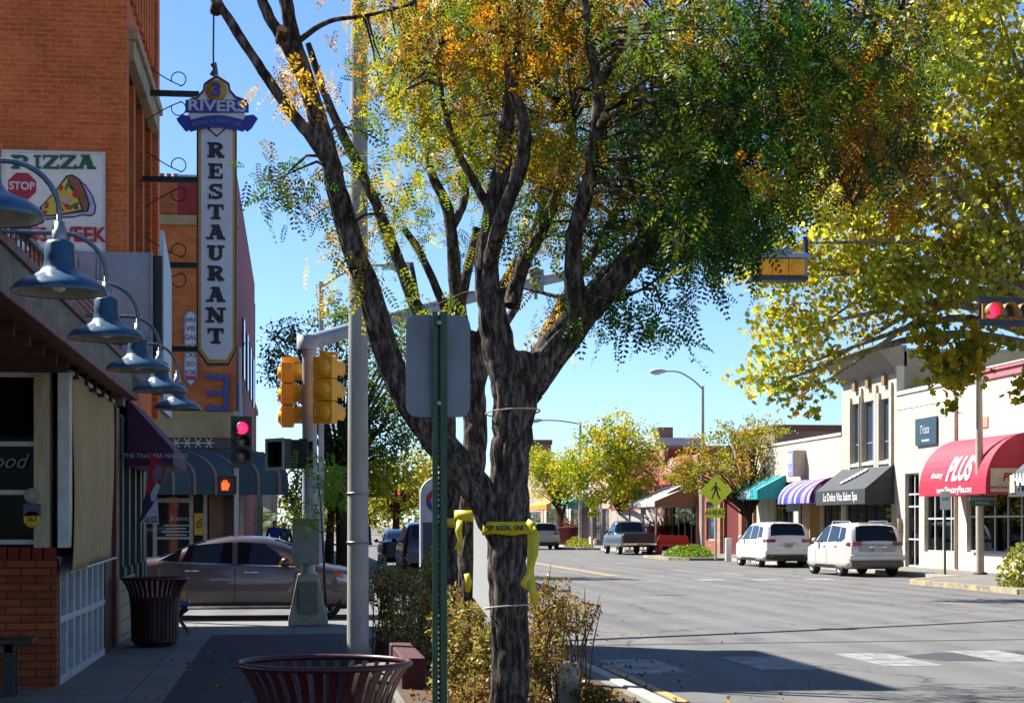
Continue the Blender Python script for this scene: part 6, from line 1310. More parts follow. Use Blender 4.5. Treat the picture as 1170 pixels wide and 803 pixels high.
limbs1 = [
 [(581,874,60),(582,830,53),(582,760,49),(581,690,48),(580,640,50),(580,590,54),(582,530,50),(586,480,54),(588,440,60),(585,410,56)],
 [(584,470,44),(575,420,42),(563,360,38),(557,310,33),(562,250,27),(574,185,23),(580,130,19),(588,70,15),(592,0,11),(596,-60,7)],
 [(592,450,48),(612,428,46),(650,378,43),(695,325,38),(742,275,32),(775,222,26),(800,165,22),(845,105,18),(890,45,14),(905,-10,10),(915,-60,6)],
 [(662,372,30,12.9),(656,320,26,12.8),(657,265,22,12.7),(672,210,20,12.6),(682,150,19,12.5),(684,105,16,12.5),(674,55,12,12.4),(668,0,9,12.4),(660,-50,5,12.3)],
 [(580,615,50),(556,572,46),(520,528,42),(487,488,38),(458,440,35),(437,385,33),(418,325,31),(400,270,29),(385,215,27),(370,160,25),(352,100,23),(337,50,21),(326,0,18),(315,-50,12)],
 [(388,222,22),(374,185,18),(352,152,16),(325,118,15),(300,82,14),(276,45,13),(255,12,12),(232,-25,9)],
 [(350,95,18),(330,55,17),(308,20,15),(292,-20,12)],
 [(584,350,22,13.2),(598,300,20,13.3),(620,262,17,13.4),(636,222,14,13.5),(648,185,12,13.5),(655,140,9,13.6)],
 [(612,428,20,13.3),(622,390,18,13.5),(640,350,15,13.7),(668,305,13,13.9),(694,262,11,14),(712,225,9,14)],
 [(560,300,20,12.9),(572,250,19,12.7),(592,200,19,12.6),(600,150,17,12.5),(584,95,13,12.4),(575,40,10,12.4),(560,-30,6,12.3)],
 [(740,278,14),(728,250,9),(722,215,7),(712,180,5)], [(760,245,12),(757,190,8),(748,120,6),(738,70,4)], [(682,150,9),(720,130,7),(745,112,5),(770,90,4)],
 [(800,165,14),(835,150,9),(870,145,7),(910,160,5),(950,190,4),(975,235,3)], [(846,104,12),(880,80,9),(930,72,7),(975,85,5),(1005,80,3)], [(563,245,14),(540,205,11),(520,165,9),(505,110,7),(500,50,5)],
 [(684,105,12),(705,62,9),(740,30,7),(780,0,5)], [(890,45,10),(930,30,8),(985,20,6),(1040,10,4)], [(592,70,10),(625,40,8),(650,0,6)], [(650,380,10),(690,345,6),(735,330,4),(770,300,3)], [(337,50,9),(375,25,7),(420,18,5),(470,5,4)],
]
mb = MB(); sk1 = tree_limbs(mb, limbs1)
rr_ = random.Random(5)
for (px, py, z_, r) in ((322,42,12.95,.045),(246,8,13,.04),(688,140,12.4,.035)):
    if r: p = W(px,py,z_); mb.tube([p+V(0,.05,-.02), p+V(rr_.uniform(-.04,.04),-.07,.03)], [r*1.15, r*.9], 10, m=0); mb.lathe([(0,-.001),(r*.85,0)], (p.x, p.y-.075, p.z+.03), 10, 1, 'y')
# crown: clusters of pinnate leaves placed through a volume around the limbs
zones1 = [ # photo x, y, rx, ry, clusters, depth range, palette
 (600,30,150,55,75,(12,15.5),[(4,OR),(3,BR),(1,YL),(2,YG_),(3,LG),(2,MG)]),
 (700,50,120,70,62,(12,15.5),[(2,OR),(1,YL),(3,YG_),(3,LG),(3,MG)]),
 (490,80,75,90,38,(12.6,15.5),[(2,YL),(1,OR),(3,YG_),(4,LG),(1,MG)]),
 (440,200,50,110,7,(12.8,15),[(3,YG_),(1,YL),(4,LG),(2,MG)]),
 (560,150,100,75,32,(12.7,15.5),[(1,OR),(2,YL),(3,YG_),(4,LG),(2,MG)]),
 (640,205,110,90,38,(12.8,15.8),[(1,YL),(3,YG_),(4,LG),(3,MG)]),
 (740,190,90,100,66,(12.3,15.5),[(3,MG),(3,DG),(2,LG),(2,YG_),(1,OR)]),
 (830,90,130,100,120,(11.2,15),[(4,DG),(4,MG),(3,LG),(2,YG_),(1,YL),(1,OR)]),
 (822,205,78,70,85,(11.2,14.5),[(5,DG),(4,MG),(2,LG),(1,YG_)]),
 (785,275,75,45,34,(11.6,14.5),[(5,DG),(4,MG),(1,LG)]),
 (940,150,100,80,62,(11.2,15),[(4,DG),(3,MG),(2,BR),(2,OR),(2,YG_),(1,LG)]),
 (985,50,115,60,52,(11.2,15),[(2,DG),(3,MG),(2,LG),(2,YG_),(1,OR)]),
 (895,60,90,80,44,(11.2,15),[(4,DG),(3,MG),(1,LG)]),
 (1000,180,60,60,18,(12,14.5),[(2,DG),(2,BR),(2,OR)]),
 (325,195,24,20,4,(12.6,13.4),[(3,'3c4a30'),(2,MG),(1,BR)]), (352,215,12,20,3,(12.6,13.4),[(2,MG),(1,OR)]),
 (338,95,14,26,6,(12.6,13.4),[(3,'c49a4a'),(1,YL)]), (400,300,14,40,5,(12.8,13.5),[(2,YL),(2,YG_)]), (470,330,40,40,2,(13,15.5),[(2,YG_),(2,LG),(1,YL)]),
 (690,345,50,20,10,(12.5,13.5),[(3,DG),(2,MG)]), (760,355,20,18,4,(12.5,13.5),[(3,MG),(1,LG)]), (628,380,26,18,2,(13,13.6),[(2,YL),(2,MG)]),
 (600,-130,330,130,110,(11,16),[(3,OR),(3,YG_),(3,MG)]), (880,-140,260,130,110,(11,16),[(3,DG),(3,MG),(1,OR)]),
]
FC, FD, FL, FCOL = [], [], [], []; clusters = []
for (px, py, rx, ry, nC, (za, zb_), pl_) in zones1:
    for _ in range(nC):
        while True:
            a, b = RNG.uniform(-1,1,2)
            if a*a+b*b <= 1: break
        zc = RNG.uniform(za, zb_); c = np.array(W(px+a*rx, py+b*ry, zc)); clusters.append((c, py+b*ry))
        base = pal(pl_, 1)[0]; n = int(RNG.integers(9, 17)); ctr = c + RNG.normal(0, .13, (n,3))*np.array([1,1,.8])
        dr = RNG.normal(0, .75, (n,3)); dr[:,2] -= .75
        FC.append(ctr); FD.append(dr); FL.append(RNG.uniform(.11,.26,n)); cc = np.tile(base, (n,1)); mixp = pal(pl_, n); k = RNG.uniform(0,.45,(n,1)); FCOL.append((cc*(1-k)+mixp*k)*RNG.uniform(.8,1.2,(n,1)))
fronds('crown', np.concatenate(FC), np.concatenate(FD), np.concatenate(FL), np.concatenate(FCOL), T1, leaf_t)
# twigs from the nearest limb to each cluster
skp = np.array([tuple(p) for p, r in sk1 if r < .11]); 
for c, py in clusters[::2]:
    d = np.linalg.norm(skp - c, axis=1); j = int(d.argmin())
    if d[j] > 2.6: continue
    a, b = V(*skp[j]), V(*c); mid = a.lerp(b, .5) + V(random.uniform(-.12,.12), random.uniform(-.12,.12), .12*d[j]); mb.tube([a, a.lerp(mid,.6)+V(0,0,.03), mid.lerp(b,.4), b], [.014+.004*d[j], .011, .008, .004], 5)
mb.build('trunk', [bark, M('pale cut wood','b08a5c','94703f',.8)], T1)
# second and third trunks in the same row
b2 = W(538, 800, 16.2); T2 = thing('honey_locust', 'second honey locust just behind the foreground one, its pale trunk showing to its left', 'tree', (b2.x, b2.y, .12))
Z2 = 16.2
limbs2 = [[(538,806,38,Z2),(538,740,33,Z2),(537,660,31,Z2),(538,600,30,Z2),(541,540,30,Z2),(543,480,31,Z2),(538,430,30,Z2),(532,380,28,Z2)],
 [(532,392,24,Z2),(522,340,20,Z2),(518,290,17,Z2),(512,240,15,Z2),(496,205,12,Z2),(486,160,9,Z2),(480,100,6,Z2)],
 [(520,400,20,Z2),(492,372,18,Z2),(473,345,17,Z2),(456,300,16,Z2),(438,255,15,Z2),(415,200,14,Z2),(392,155,12,Z2),(370,105,10,Z2),(352,50,8,Z2)],
 [(530,400,16,Z2),(512,362,13,Z2),(495,320,11,Z2),(478,285,10,Z2),(462,262,8,Z2)],
 [(540,420,22,Z2),(556,370,18,Z2),(580,320,15,Z2),(608,270,12,Z2),(630,200,9,Z2)], [(516,262,12,Z2),(530,230,10,Z2),(534,190,8,Z2),(545,140,6,Z2)]]
mb2 = MB(); sk2 = tree_limbs(mb2, limbs2); mb2.build('trunk', bark, T2)
def crown_zones(zones, parent, mat=leaf_t, sc=1.0, sl=1.0, pairs=8):
    FC, FD, FL, FCOL = [], [], [], []
    for (px, py, rx, ry, nC, (za, zb_), pl_) in zones:
        for _ in range(nC):
            while True:
                a, b = RNG.uniform(-1,1,2)
                if a*a+b*b <= 1: break
            c = np.array(W(px+a*rx, py+b*ry, RNG.uniform(za, zb_))); base = pal(pl_, 1)[0]; n = int(RNG.integers(9, 16)); ctr = c + RNG.normal(0, .15*sc, (n,3)); dr = RNG.normal(0,.75,(n,3)); dr[:,2] -= .7
            FC.append(ctr); FD.append(dr); FL.append(RNG.uniform(.14,.25,n)*sl); k = RNG.uniform(0,.45,(n,1)); FCOL.append((base*(1-k)+pal(pl_, n)*k)*RNG.uniform(.8,1.2,(n,1)))
    return fronds('crown', np.concatenate(FC), np.concatenate(FD), np.concatenate(FL), np.concatenate(FCOL), parent, mat, pairs=pairs)
crown_zones([(500,60,80,80,30,(15,18),[(1,YL),(3,YG_),(4,LG)]),(560,110,120,90,34,(15,18.5),[(2,YG_),(3,LG),(2,MG),(1,YL)]),(455,200,40,90,9,(15.4,17.5),[(3,YG_),(2,LG),(1,YL)]),(640,170,110,100,28,(15,18.5),[(2,YG_),(3,LG),(2,MG)]),(425,10,40,40,9,(15.4,17),[(3,YL),(2,YG_)]),(540,-100,200,90,60,(15,18.5),[(2,YG_),(2,MG)])], T2)
b3 = W(518, 760, 19.5); T3 = thing('honey_locust', 'third honey locust of the row, its dark trunk hidden behind the green sign post', 'tree', (b3.x, b3.y, .12)); Z3 = 19.5
mb3 = MB(); tree_limbs(mb3, [[(517,770,27,Z3),(517,690,24,Z3),(518,620,23,Z3),(516,560,23,Z3),(512,500,22,Z3),(510,440,20,Z3),(520,380,17,Z3),(530,330,14,Z3),(545,260,11,Z3)], [(512,500,14,Z3),(498,450,12,Z3),(490,400,10,Z3),(478,350,8,Z3),(470,300,6,Z3)], [(545,450,15,Z3),(562,395,13,Z3),(590,350,10,Z3)]]); mb3.build('trunk', bark, T3)
crown_zones([(520,230,60,60,10,(18.5,21),[(2,YG_),(3,LG),(2,MG)]),(610,180,90,80,18,(18.5,21.5),[(2,YG_),(3,LG),(3,MG)]),(540,110,110,80,22,(18.5,21.5),[(2,YG_),(3,LG),(1,YL)]),(560,-60,130,110,120,(18.5,22.5),[(2,YG_),(3,LG),(1,YL)])], T3)
# tape, twine, white sheet
tape = M('yellow caution tape', 'd8c81c', 'c4b414', .4); tink = M('tape black ink', '22221a')
def band(mb, px, py, zc, rpx, h, tilt=0, n=36, m=0):
    c = W(px, py, zc); r = rpx*zc/F; vs = []
    for i in range(n):
        t = 2*math.pi*i/n; rr = r*(1+.03*math.sin(3*t+px)); o = tilt*math.cos(t)
        vs += [(c.x+rr*math.cos(t), c.y+rr*math.sin(t), c.z+h/2+o), (c.x+rr*1.02*math.cos(t), c.y+rr*1.02*math.sin(t), c.z-h/2+o+.006*math.sin(5*t))]
    mb.add(vs, [(2*i, 2*i+1, (2*i+3) % (2*n), (2*i+2) % (2*n)) for i in range(n)], m, True); return c, r
def ribbon(mb, pts, wd, m=0):
    P = [W(*p) for p in pts]; vs = []
    for i, p in enumerate(P):
        d = (P[min(i+1,len(P)-1)]-P[max(i-1,0)]).normalized(); s = d.cross(V(0,1,.2*math.sin(i*2))).normalized(); ww = wd*(1+.25*math.sin(i*1.9)); vs += [p-s*ww/2+V(0,.02*math.sin(i*1.3),0), p+s*ww/2]
    mb.add(vs, [(2*i,2*i+1,2*i+3,2*i+2) for i in range(len(P)-1)], m, True)
tp = thing('caution_tape', 'yellow tape with black print tied round the foreground trunk, ends hanging on the right', 'tape', tuple(W(582,603,13)))
mb = MB(); c, r = band(mb, 581, 603, 13, 30, .095); o = mb.build('tape_band', tape, tp); sm = o.modifiers.new('t','SOLIDIFY'); sm.thickness = .003
tx = MB(); word = 'SHOP LOCAL ONE THING'
for i, ch in enumerate(word):
    if ch == ' ': continue
    t = R(-150 + 118*i/(len(word)-1)); rr = r*1.055+.012; tx.text(ch, .046, (c.x+rr*math.cos(t), c.y+rr*math.sin(t), c.z), ax=V(-math.sin(t), math.cos(t), 0), up=UP, bold=.002, ext=.001)
tx.build('tape_print', tink, o)
mb = MB(); ribbon(mb, [(606,600,12.7),(613,612,12.65),(612,632,12.65),(606,650,12.68),(599,668,12.7),(604,672,12.7)], .045); ribbon(mb, [(607,600,12.72),(609,625,12.7),(606,650,12.7),(608,670,12.7),(611,688,12.68)], .06); ribbon(mb, [(602,596,12.7),(609,600,12.66),(606,608,12.66),(612,604,12.66)], .05); o = mb.build('tape_end', tape, tp); sm = o.modifiers.new('t','SOLIDIFY'); sm.thickness = .003
tp2 = thing('caution_tape', 'yellow tape tied round the second trunk with ends hanging on its left', 'tape', tuple(W(538,590,Z2)))
mb = MB(); band(mb, 538, 589, Z2, 18.5, .10); o = mb.build('tape_band', tape, tp2); sm = o.modifiers.new('t','SOLIDIFY'); sm.thickness = .003
mb = MB(); ribbon(mb, [(526,594,15.9),(524,606,15.85),(526,618,15.85),(521,628,15.85)], .05); o = mb.build('tape_end', tape, tp2); sm = o.modifiers.new('t','SOLIDIFY'); sm.thickness = .003; mb = MB(); ribbon(mb, [(533,655,15.9),(536,665,15.88),(534,676,15.9)], .05); o = mb.build('tape_end', tape, tp2); sm = o.modifiers.new('t','SOLIDIFY'); sm.thickness = .003
tp3 = thing('caution_tape', 'yellow tape round the third, darkest trunk behind the green post', 'tape', tuple(W(517,596,Z3)))
mb = MB(); band(mb, 517, 597, Z3, 13, .10); o = mb.build('tape_band', tape, tp3); sm = o.modifiers.new('t','SOLIDIFY'); sm.thickness = .003
for (py, px, rp_x, lab) in ((693, 581, 27.5, 'thin white twine tied low round the foreground trunk'), (471, 586, 31, 'thin white twine tied high round the foreground trunk')):
    c = W(px,py,13); r = rp_x*13/F; tw = MB().tube([(c.x+r*math.cos(t), c.y+r*math.sin(t), c.z+.02*math.sin(t+2.6)) for t in np.linspace(0, 2*math.pi, 40)], .006, 6).build('twine', M('pale twine','c4bca8',rough=.8), org=tuple(c)); tag(tw, lab, 'twine')
paperm = M('white paper','ececea','e2e2de',.7); nt_ = paperm.node_tree; tl_ = nt_.nodes.new('ShaderNodeBsdfTranslucent'); tl_.inputs[0].default_value = (.9,.9,.88,1); mx_ = nt_.nodes.new('ShaderNodeMixShader'); mx_.inputs[0].default_value = .55; nt_.links.new(nt_.nodes['Principled BSDF'].outputs[0], mx_.inputs[1]); nt_.links.new(tl_.outputs[0], mx_.inputs[2]); nt_.links.new(mx_.outputs[0], nt_.nodes['Material Output'].inputs[0])
sh = [(541,570),(549,579),(557,588),(560,600),(560,708),(551,696),(540,682),(541,640)]
p = W(550,640,14.6); sheet_ = MB().prism([(W(a,b,14.6).x, W(a,b,14.6).z) for a,b in sh], (0,p.y,0), (1,0,0), (0,0,1), .003).build('paper_sheet', paperm, org=(p.x,p.y,p.z)); sheet_.rotation_euler = (0,0,0); tag(sheet_, 'blank white sheet tied between the first two trunks', 'sheet')

# ------------------------------------------------------------------ shrubs
twigm = M('shrub twig', '6a4a34', '4e3424', .8, 20)
def shrub(label, blobs, pal_, n, leaf=.045, stems=26, dens=None):
    zc0 = blobs[0][4]; g = W(blobs[0][0], HOR, zc0); t = thing('shrub', label, 'shrub', (g.x, g.y, .12)); Cs = []
    vols = np.array([b[2]*b[3] for b in blobs], float); mb = MB()
    for (px, py, rx, ry, zc, zr) in blobs:
        k = int(n*rx*ry/vols.sum()); a = RNG.normal(size=(k,3)); a /= np.linalg.norm(a, axis=1)[:,None]; a *= RNG.uniform(.12,1,(k,1))**.5; lump = 1+.28*np.sin(a[:,0]*5+py)*np.cos(a[:,2]*6+px)
        c = np.array(W(px,py,zc)); s = zc/F; pts = c + a*lump[:,None]*np.array([rx*s, zr, ry*s]); pts = pts[pts[:,2] > .13]; Cs.append(pts)
        for _ in range(stems):
            q = V(*pts[RNG.integers(len(pts))]); b = V(c[0]+(q.x-c[0])*.35+RNG.uniform(-.15,.15), c[1]+(q.y-c[1])*.35, .1); m_ = b.lerp(q,.55)+V(0,0,.12); e = q + (q-m_).normalized()*.10; mb.tube([b,m_,q,e], [.010,.007,.004,.002], 5)
    C = np.concatenate(Cs); mb.build('stems', twigm, t); leaf_mesh('foliage', C, RNG.uniform(.6,1.2,len(C))*leaf, pal(pal_, len(C))*RNG.uniform(.75,1.2,(len(C),1)), t, leaf_b, droop=-.2); return t
SH = [(2,'6a7a38'),(3,'94904c'),(3,'b09a54'),(3,'94643c'),(2,'b8ae80'),(1,'4a5a2c')]
SHR = [(3,'8a8a44'),(3,'9a7440'),(2,'84482e'),(2,'66663a'),(3,'b09a5c')]
shrub('large mottled green and tan shrub behind the green sign post', [(488,735,52,66,19.5,.55),(528,745,40,74,15.4,.4),(462,690,36,48,20.5,.5),(505,668,44,46,20.5,.5),(440,668,24,28,20.8,.45),(560,760,30,60,15.0,.35)], SH, 21000, .05, 24)
shrub('reddish twiggy shrub right of the foreground trunk', [(618,745,38,64,15.0,.4),(625,690,30,36,15.2,.3),(655,705,32,28,15.4,.25),(600,760,30,40,14.8,.3)], SHR, 6000, .042, 14)
shrub('low dry shrub at the foot of the foreground trunk', [(540,800,40,30,14.6,.4),(600,800,30,26,14.4,.35)], SHR, 2600, .042, 20)
shrub('small green ground shrub beside the kerb', [(680,795,26,14,15.0,.25)], [(3,'6a7a30'),(2,'a89a50'),(2,'7a4a2c')], 900, .045, 8)
gp = np.stack([np.concatenate([RNG.uniform(1.05, 3.05, 2200), RNG.uniform(-1.6, 3.1, 400)]), RNG.uniform(10, 24, 2600), np.full(2600, .137)], 1)
ll_ = thing('leaf_litter', 'fallen yellow and brown leaves scattered over the planting bed', 'leaves', (2, 17, .13)); ll_['kind'] = 'stuff'
o = leaf_mesh('fallen_leaves', gp, RNG.uniform(.03,.06,2600), pal([(3,'b08a30'),(3,'8a5a30'),(2,'6a4428'),(1,'9a9440')], 2600), ll_, leaf_b, aspect=.7)
rg = np.stack([3.33+RNG.exponential(.5, 420), RNG.uniform(11, 30, 420), np.full(420,.014)], 1); leaf_mesh('fallen_leaves', rg, RNG.uniform(.03,.06,420), pal([(3,'b08a30'),(3,'8a5a30'),(2,'6a4428')], 420), ll_, leaf_b, aspect=.7)
# ------------------------------------------------------------------ broadleaf trees away from the viewer
def far_tree(label, base, trunk_top, r0, blobs, n, leaf, pal_, mat=leaf_f, shape='diamond', bark_m=None, limbs=10, group=None, fork=.45, name='street_tree', clump=.55, limb_targets=None, aspect=.6):
    """base (x, y); blobs in world: (x, y, z, rx, ry, rz)"""
    t = thing(name, label, 'tree', (base[0], base[1], .12), group); mb = MB(); bz = trunk_top
    lean = V(random.uniform(-.15,.15), random.uniform(-.1,.1), 0); top = V(base[0], base[1], bz)+lean
    mb.tube([V(base[0],base[1],.05), V(base[0],base[1],.3), V(base[0],base[1],bz*.5)+lean*.3, top], [r0*1.5, r0*1.1, r0*.95, r0*.85], 12, ridge=.08)
    vol = np.array([b[3]*b[5] for b in blobs], float); Cs, Ks = [], []
    for b in blobs:
        k = max(int(n*b[3]*b[5]/vol.sum()/22), 3); cc = RNG.normal(size=(k,3)); cc /= np.linalg.norm(cc, axis=1)[:,None]; cc *= RNG.uniform(.1,1.08,(k,1))**.5; cc = np.array(b[:3]) + cc*np.array(b[3:]); base_c = pal(pal_, k)
        for c, col in zip(cc, base_c):
            m_ = int(RNG.integers(14, 30)); Cs.append(c + RNG.normal(0, clump*.45, (m_,3))*np.array([1,1,.7])); q = RNG.uniform(0,.5,(m_,1)); Ks.append((col*(1-q)+pal(pal_, m_)*q)*RNG.uniform(.75,1.2,(m_,1)))
            if RNG.uniform() < limbs/ max(k,1) * .9:
                e = V(*c); s = top.lerp(V(base[0],base[1],bz*.6), RNG.uniform(0,.5)); md = s.lerp(e,.45)+V(0,0,.18*(e-s).length*RNG.uniform(.2,1)); P = [tuple(p) for p in spline([tuple(s),tuple(md),tuple(e)], 5)]; mb.tube(P, list(np.linspace(r0*.4, r0*.05, len(P))), 7, ridge=.05)
    C = np.concatenate(Cs); mb.build('trunk', bark_m or bark3, t); leaf_mesh('crown', C, RNG.uniform(.7,1.25,len(C))*leaf, np.concatenate(Ks), t, mat, droop=.3, shape=shape, aspect=aspect); return t
def pb(px, py, rx, ry, zc, dz): p = W(px,py,zc); s = zc/F; return (p.x, p.y, p.z, rx*s, dz, ry*s)
YELT = [(4,'c0b428'),(4,'a4aa28'),(3,'7c9828'),(1,'c49828'),(1,'5a7c28')]
q = W(708, HOR, 122); far_tree('round yellow and green tree over the pickup truck', (q.x, q.y), 2.6, .22, [pb(690,530,50,44,106,2.6),(pb(728,520,34,36,106,2.2)),pb(655,545,36,30,106,2),pb(700,500,40,30,106,2),pb(710,560,40,22,106,2)], 9500, .21, YELT, limbs=10, clump=.5)
q = W(642, HOR, 132); far_tree('small yellow green tree behind the maroon flower planter', (q.x, q.y), 2.4, .17, [pb(632,545,28,28,132,2.2),pb(615,530,20,20,132,1.8),pb(646,560,18,14,132,1.5)], 4200, .22, [(3,'94a428'),(3,'b0b028'),(2,'7c9420'),(2,'c4b030')], limbs=10)
ORT = [(2,'b08428'),(4,'a09a30'),(3,'808c30'),(1,'a06c24'),(2,'647c2c'),(1,'c0a030')]
q = W(855, HOR, 84); far_tree('orange and olive tree behind the nearer crossing sign', (q.x, q.y), 2.3, .16, [pb(835,515,46,34,84,2.0),pb(800,540,34,28,84,1.8),pb(870,500,32,26,84,1.6),pb(775,535,18,16,84,1.2),pb(845,550,36,14,84,1.6),pb(895,515,16,12,84,1)], 7000, .15, ORT, limbs=10, clump=.42)
# the sycamore at the right
SY = [(4,'aeae3c'),(4,'c0b648'),(4,'94a03a'),(3,'728434'),(2,'d0c468'),(2,'a07c38')]
q = W(1228, HOR, 42); T4 = far_tree('big yellow green sycamore reaching in from the right edge above the traffic signals', (q.x, q.y), 7.0, .42,
 [pb(1080,90,110,120,42,2.8),pb(1150,200,80,120,42,2.6),pb(1010,190,80,80,41,2.4),pb(940,250,75,70,41,2.2),pb(890,310,50,50,41,1.8),pb(1050,275,110,75,41,2.4),pb(980,325,80,52,41,2),pb(905,385,48,42,41,1.5),pb(878,438,34,26,41,1.2),pb(925,425,24,26,41,1.2),pb(1130,310,70,62,41,2),pb(1030,345,40,35,40.5,1.5),pb(1180,60,100,140,43,3),pb(1090,-60,140,90,42,3.2),pb(1270,150,110,180,42,3.4),pb(990,110,60,60,42,2)], 39000, .15, SY, leaf_s, 'lobed', bark2, 2, name='sycamore_tree', clump=.52)
mb = MB(); limb_pts = [(1228,340,26,42),(1150,272,17,41.6),(1090,215,12,41.2),(1062,170,9,41),(1040,120,6,41),(1020,60,4,41)]
P, r = limb(limb_pts); mb.tube(P, r, 10, ridge=.06)
for pts in ([(1150,278,9,41.5),(1080,292,6,41.2),(1000,330,4,41),(930,380,3,41),(890,430,2,41)], [(1085,215,9,41),(1020,230,7,41),(950,260,5,41),(900,300,3,41)], [(1170,300,7,41.6),(1130,385,6,40.5),(1100,420,4,40.2),(1088,445,2.5,40)], [(1228,380,12,42),(1180,400,6,41),(1165,440,3,40.5)]): P, r = limb(pts); mb.tube(P, r, 7)
mb.build('limb', bark2, T4)
hang = []
for px, py, rx, ry, k in ((1088,425,26,26,130),(1108,405,22,26,120),(1062,405,14,26,60),(1080,462,6,12,12),(1166,440,8,22,40),(845,470,0,0,0),(1060,380,24,20,60),(920,470,14,8,12),(1120,390,40,16,90),(960,405,18,6,14)):
    if k: a = RNG.normal(0,.5,(k,3)); c = np.array(W(px,py,40.2)); hang.append(c + a*np.array([rx*40/F,.7,ry*40/F]))
hang = np.concatenate(hang); leaf_mesh('hanging_sprays', hang, RNG.uniform(.7,1.2,len(hang))*.235, pal([(3,'7c8424'),(3,'9c9828'),(2,'c09424'),(2,'5a7020')], len(hang)), T4, leaf_s, shape='lobed')
# left background trees
GRN = [(3,'36542a'),(4,'48682c'),(3,'64802f'),(2,'8a9834')]
q = W(392, HOR, 58); far_tree('dark green tree rising behind the yellow signals', (q.x, q.y), 3.2, .2, [pb(345,430,34,50,58,1.8),pb(420,440,50,60,58,2.4),pb(395,375,44,36,58,2),pb(318,420,18,26,58,1.2),pb(445,500,44,44,58,2),pb(395,505,34,38,58,2),pb(465,400,34,44,58,2),pb(330,380,20,18,58,1.2)], 12500, .135, GRN, limbs=10, clump=.45)
YG2 = [(4,'90a02c'),(3,'b0a830'),(2,'6a8428'),(1,'c09a30')]
q = W(376, HOR, 62); far_tree('bright yellow green tree behind the signal pole, low in the frame', (q.x, q.y), 2.6, .15, [pb(400,540,42,36,62,1.8),pb(440,545,32,30,62,1.6),pb(375,555,26,30,62,1.5),pb(345,560,22,30,62,1.4)], 5200, .15, YG2, limbs=12, clump=.45)
q = W(452, HOR, 95); far_tree('yellow tree far down the left side of the street', (q.x, q.y), 2.6, .2, [pb(455,555,46,38,95,2.4),pb(490,540,34,34,95,2.2),pb(425,570,24,26,95,2)], 3200, .26, [(4,'a89c34'),(3,'94983a'),(2,'788434'),(1,'b8a03c')], limbs=12)
q = W(420, HOR, 135); far_tree('hazy olive tree at the far end of the left pavement', (q.x, q.y), 3, .25, [pb(430,572,44,26,135,3),pb(380,575,30,26,135,3)], 2200, .36, [(3,'7c8434'),(2,'a09838'),(2,'5c7030')], limbs=8)
q = W(508, HOR, 150); far_tree('distant green tree between the trunks', (q.x, q.y), 3, .25, [pb(500,560,40,30,150,3),pb(560,570,40,28,150,3)], 2200, .38, [(3,'8a9434'),(2,'b0a438'),(2,'6c7c30')], limbs=8)
ph = RNG.uniform(0,1,(9000,3)); fw = thing('distant_trees', 'far mass of olive trees closing the end of the street', 'trees', (0, 260, 0)); fw['kind'] = 'stuff'
Cf = np.stack([-45+90*ph[:,0], 255+12*ph[:,1], .3+ph[:,2]*(6.5+2.2*np.sin(ph[:,0]*31)+1.3*np.sin(ph[:,0]*83))], 1); leaf_mesh('foliage', Cf, .8, pal([(3,'6c7834'),(3,'8a8a3c'),(2,'56682f')], 9000), fw, leaf_f)
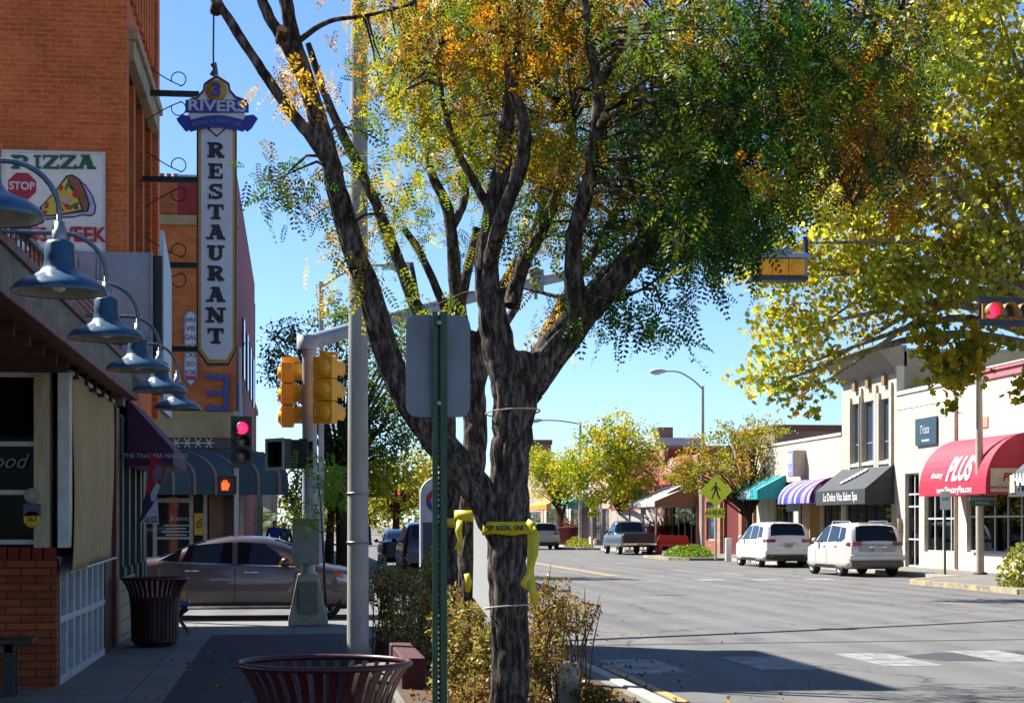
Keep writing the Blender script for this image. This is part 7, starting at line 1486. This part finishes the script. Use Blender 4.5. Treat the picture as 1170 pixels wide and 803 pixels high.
# ground cover in the bulb-outs, planter flowers, grass by the right edge
def lowgreen(name, label, x0, x1, y0, y1, h, n, leaf, pal_, kind='stuff'):
    t = thing(name, label, 'ground cover', ((x0+x1)/2, (y0+y1)/2, .12)); C = np.stack([RNG.uniform(x0,x1,n), RNG.uniform(y0,y1,n), .12+RNG.uniform(0,1,n)*h], 1)
    cx, cy = (x0+x1)/2, (y0+y1)/2; keep = ((C[:,0]-cx)/(x1-x0)*2)**2 + ((C[:,1]-cy)/(y1-y0)*2)**2 + ((C[:,2]-.12)/h)**2 < 1.15; C = C[keep]
    leaf_mesh('leaves', C, leaf, pal(pal_, len(C)), t, leaf_f); t['kind'] = kind; return t
lowgreen('ground_cover', 'low green plants round the nearer crossing sign', 17.9, 19.9, 79.6, 85.5, .55, 2600, .16, [(3,'5a7a20'),(2,'7c9028'),(1,'46641c')])
lowgreen('ground_cover', 'low yellow green plants round the farther crossing sign', 18.2, 19.7, 113, 119, .7, 700, .22, [(3,'8a8c2c'),(2,'6a7a28')])
q = W(1166, 655, 44); lowgreen('ornamental_grass', 'tuft of yellow green ornamental grass at the right edge', q.x-.5, q.x+.9, q.y-.6, q.y+.8, 1.1, 900, .2, [(3,'8a8c3c'),(2,'a89c50'),(2,'6a7a2c')])
for (p, lab, cols) in ((pq[0], 'orange flowers in the planter under the small green tree', [(2,'c86a2c'),(2,'5a7428')]), (pq[1], 'purple flowers in the planter beside the pickup truck', [(2,'6c3a5c'),(2,'4a6028')])):
    t = thing('flowers', lab, 'flowers', (p.x, p.y, 1.4)); C = np.array((p.x,p.y,1.65)) + RNG.normal(0,.33,(160,3))*np.array([1,1,.6]); leaf_mesh('leaves', C, .2, pal(cols, 160), t, leaf_f)
# sprays of locust leaf in front of the pole and the control cabinet
sp1 = thing('sapling', 'feathery green sapling sprig beside the control cabinet', 'sapling', tuple(W(368,640,25.2)))
mb = MB(); mb.tube([W(372,690,25.2), W(370,640,25.2), W(366,570,25.2), W(362,540,25.2)], [.02,.016,.01,.005], 6).tube([W(369,610,25.2), W(352,596,25), W(345,600,24.9)], [.008,.006,.003], 5); mb.build('stem', bark, sp1)
crown_zones([(372,560,16,26,5,(24.8,25.6),[(3,'5a8a2c'),(2,'84a030')]),(350,594,14,6,2,(24.8,25.2),[(3,'5a8a2c'),(2,'84a030')]),(385,545,14,14,2,(24.8,25.6),[(3,'6c9030'),(1,YG_)])], sp1, sl=1.3)

# ------------------------------------------------------------------ render settings
S.render.engine = 'CYCLES'; S.cycles.max_bounces = 8; S.cycles.transparent_max_bounces = 12; S.cycles.caustics_reflective = False; S.cycles.caustics_refractive = False
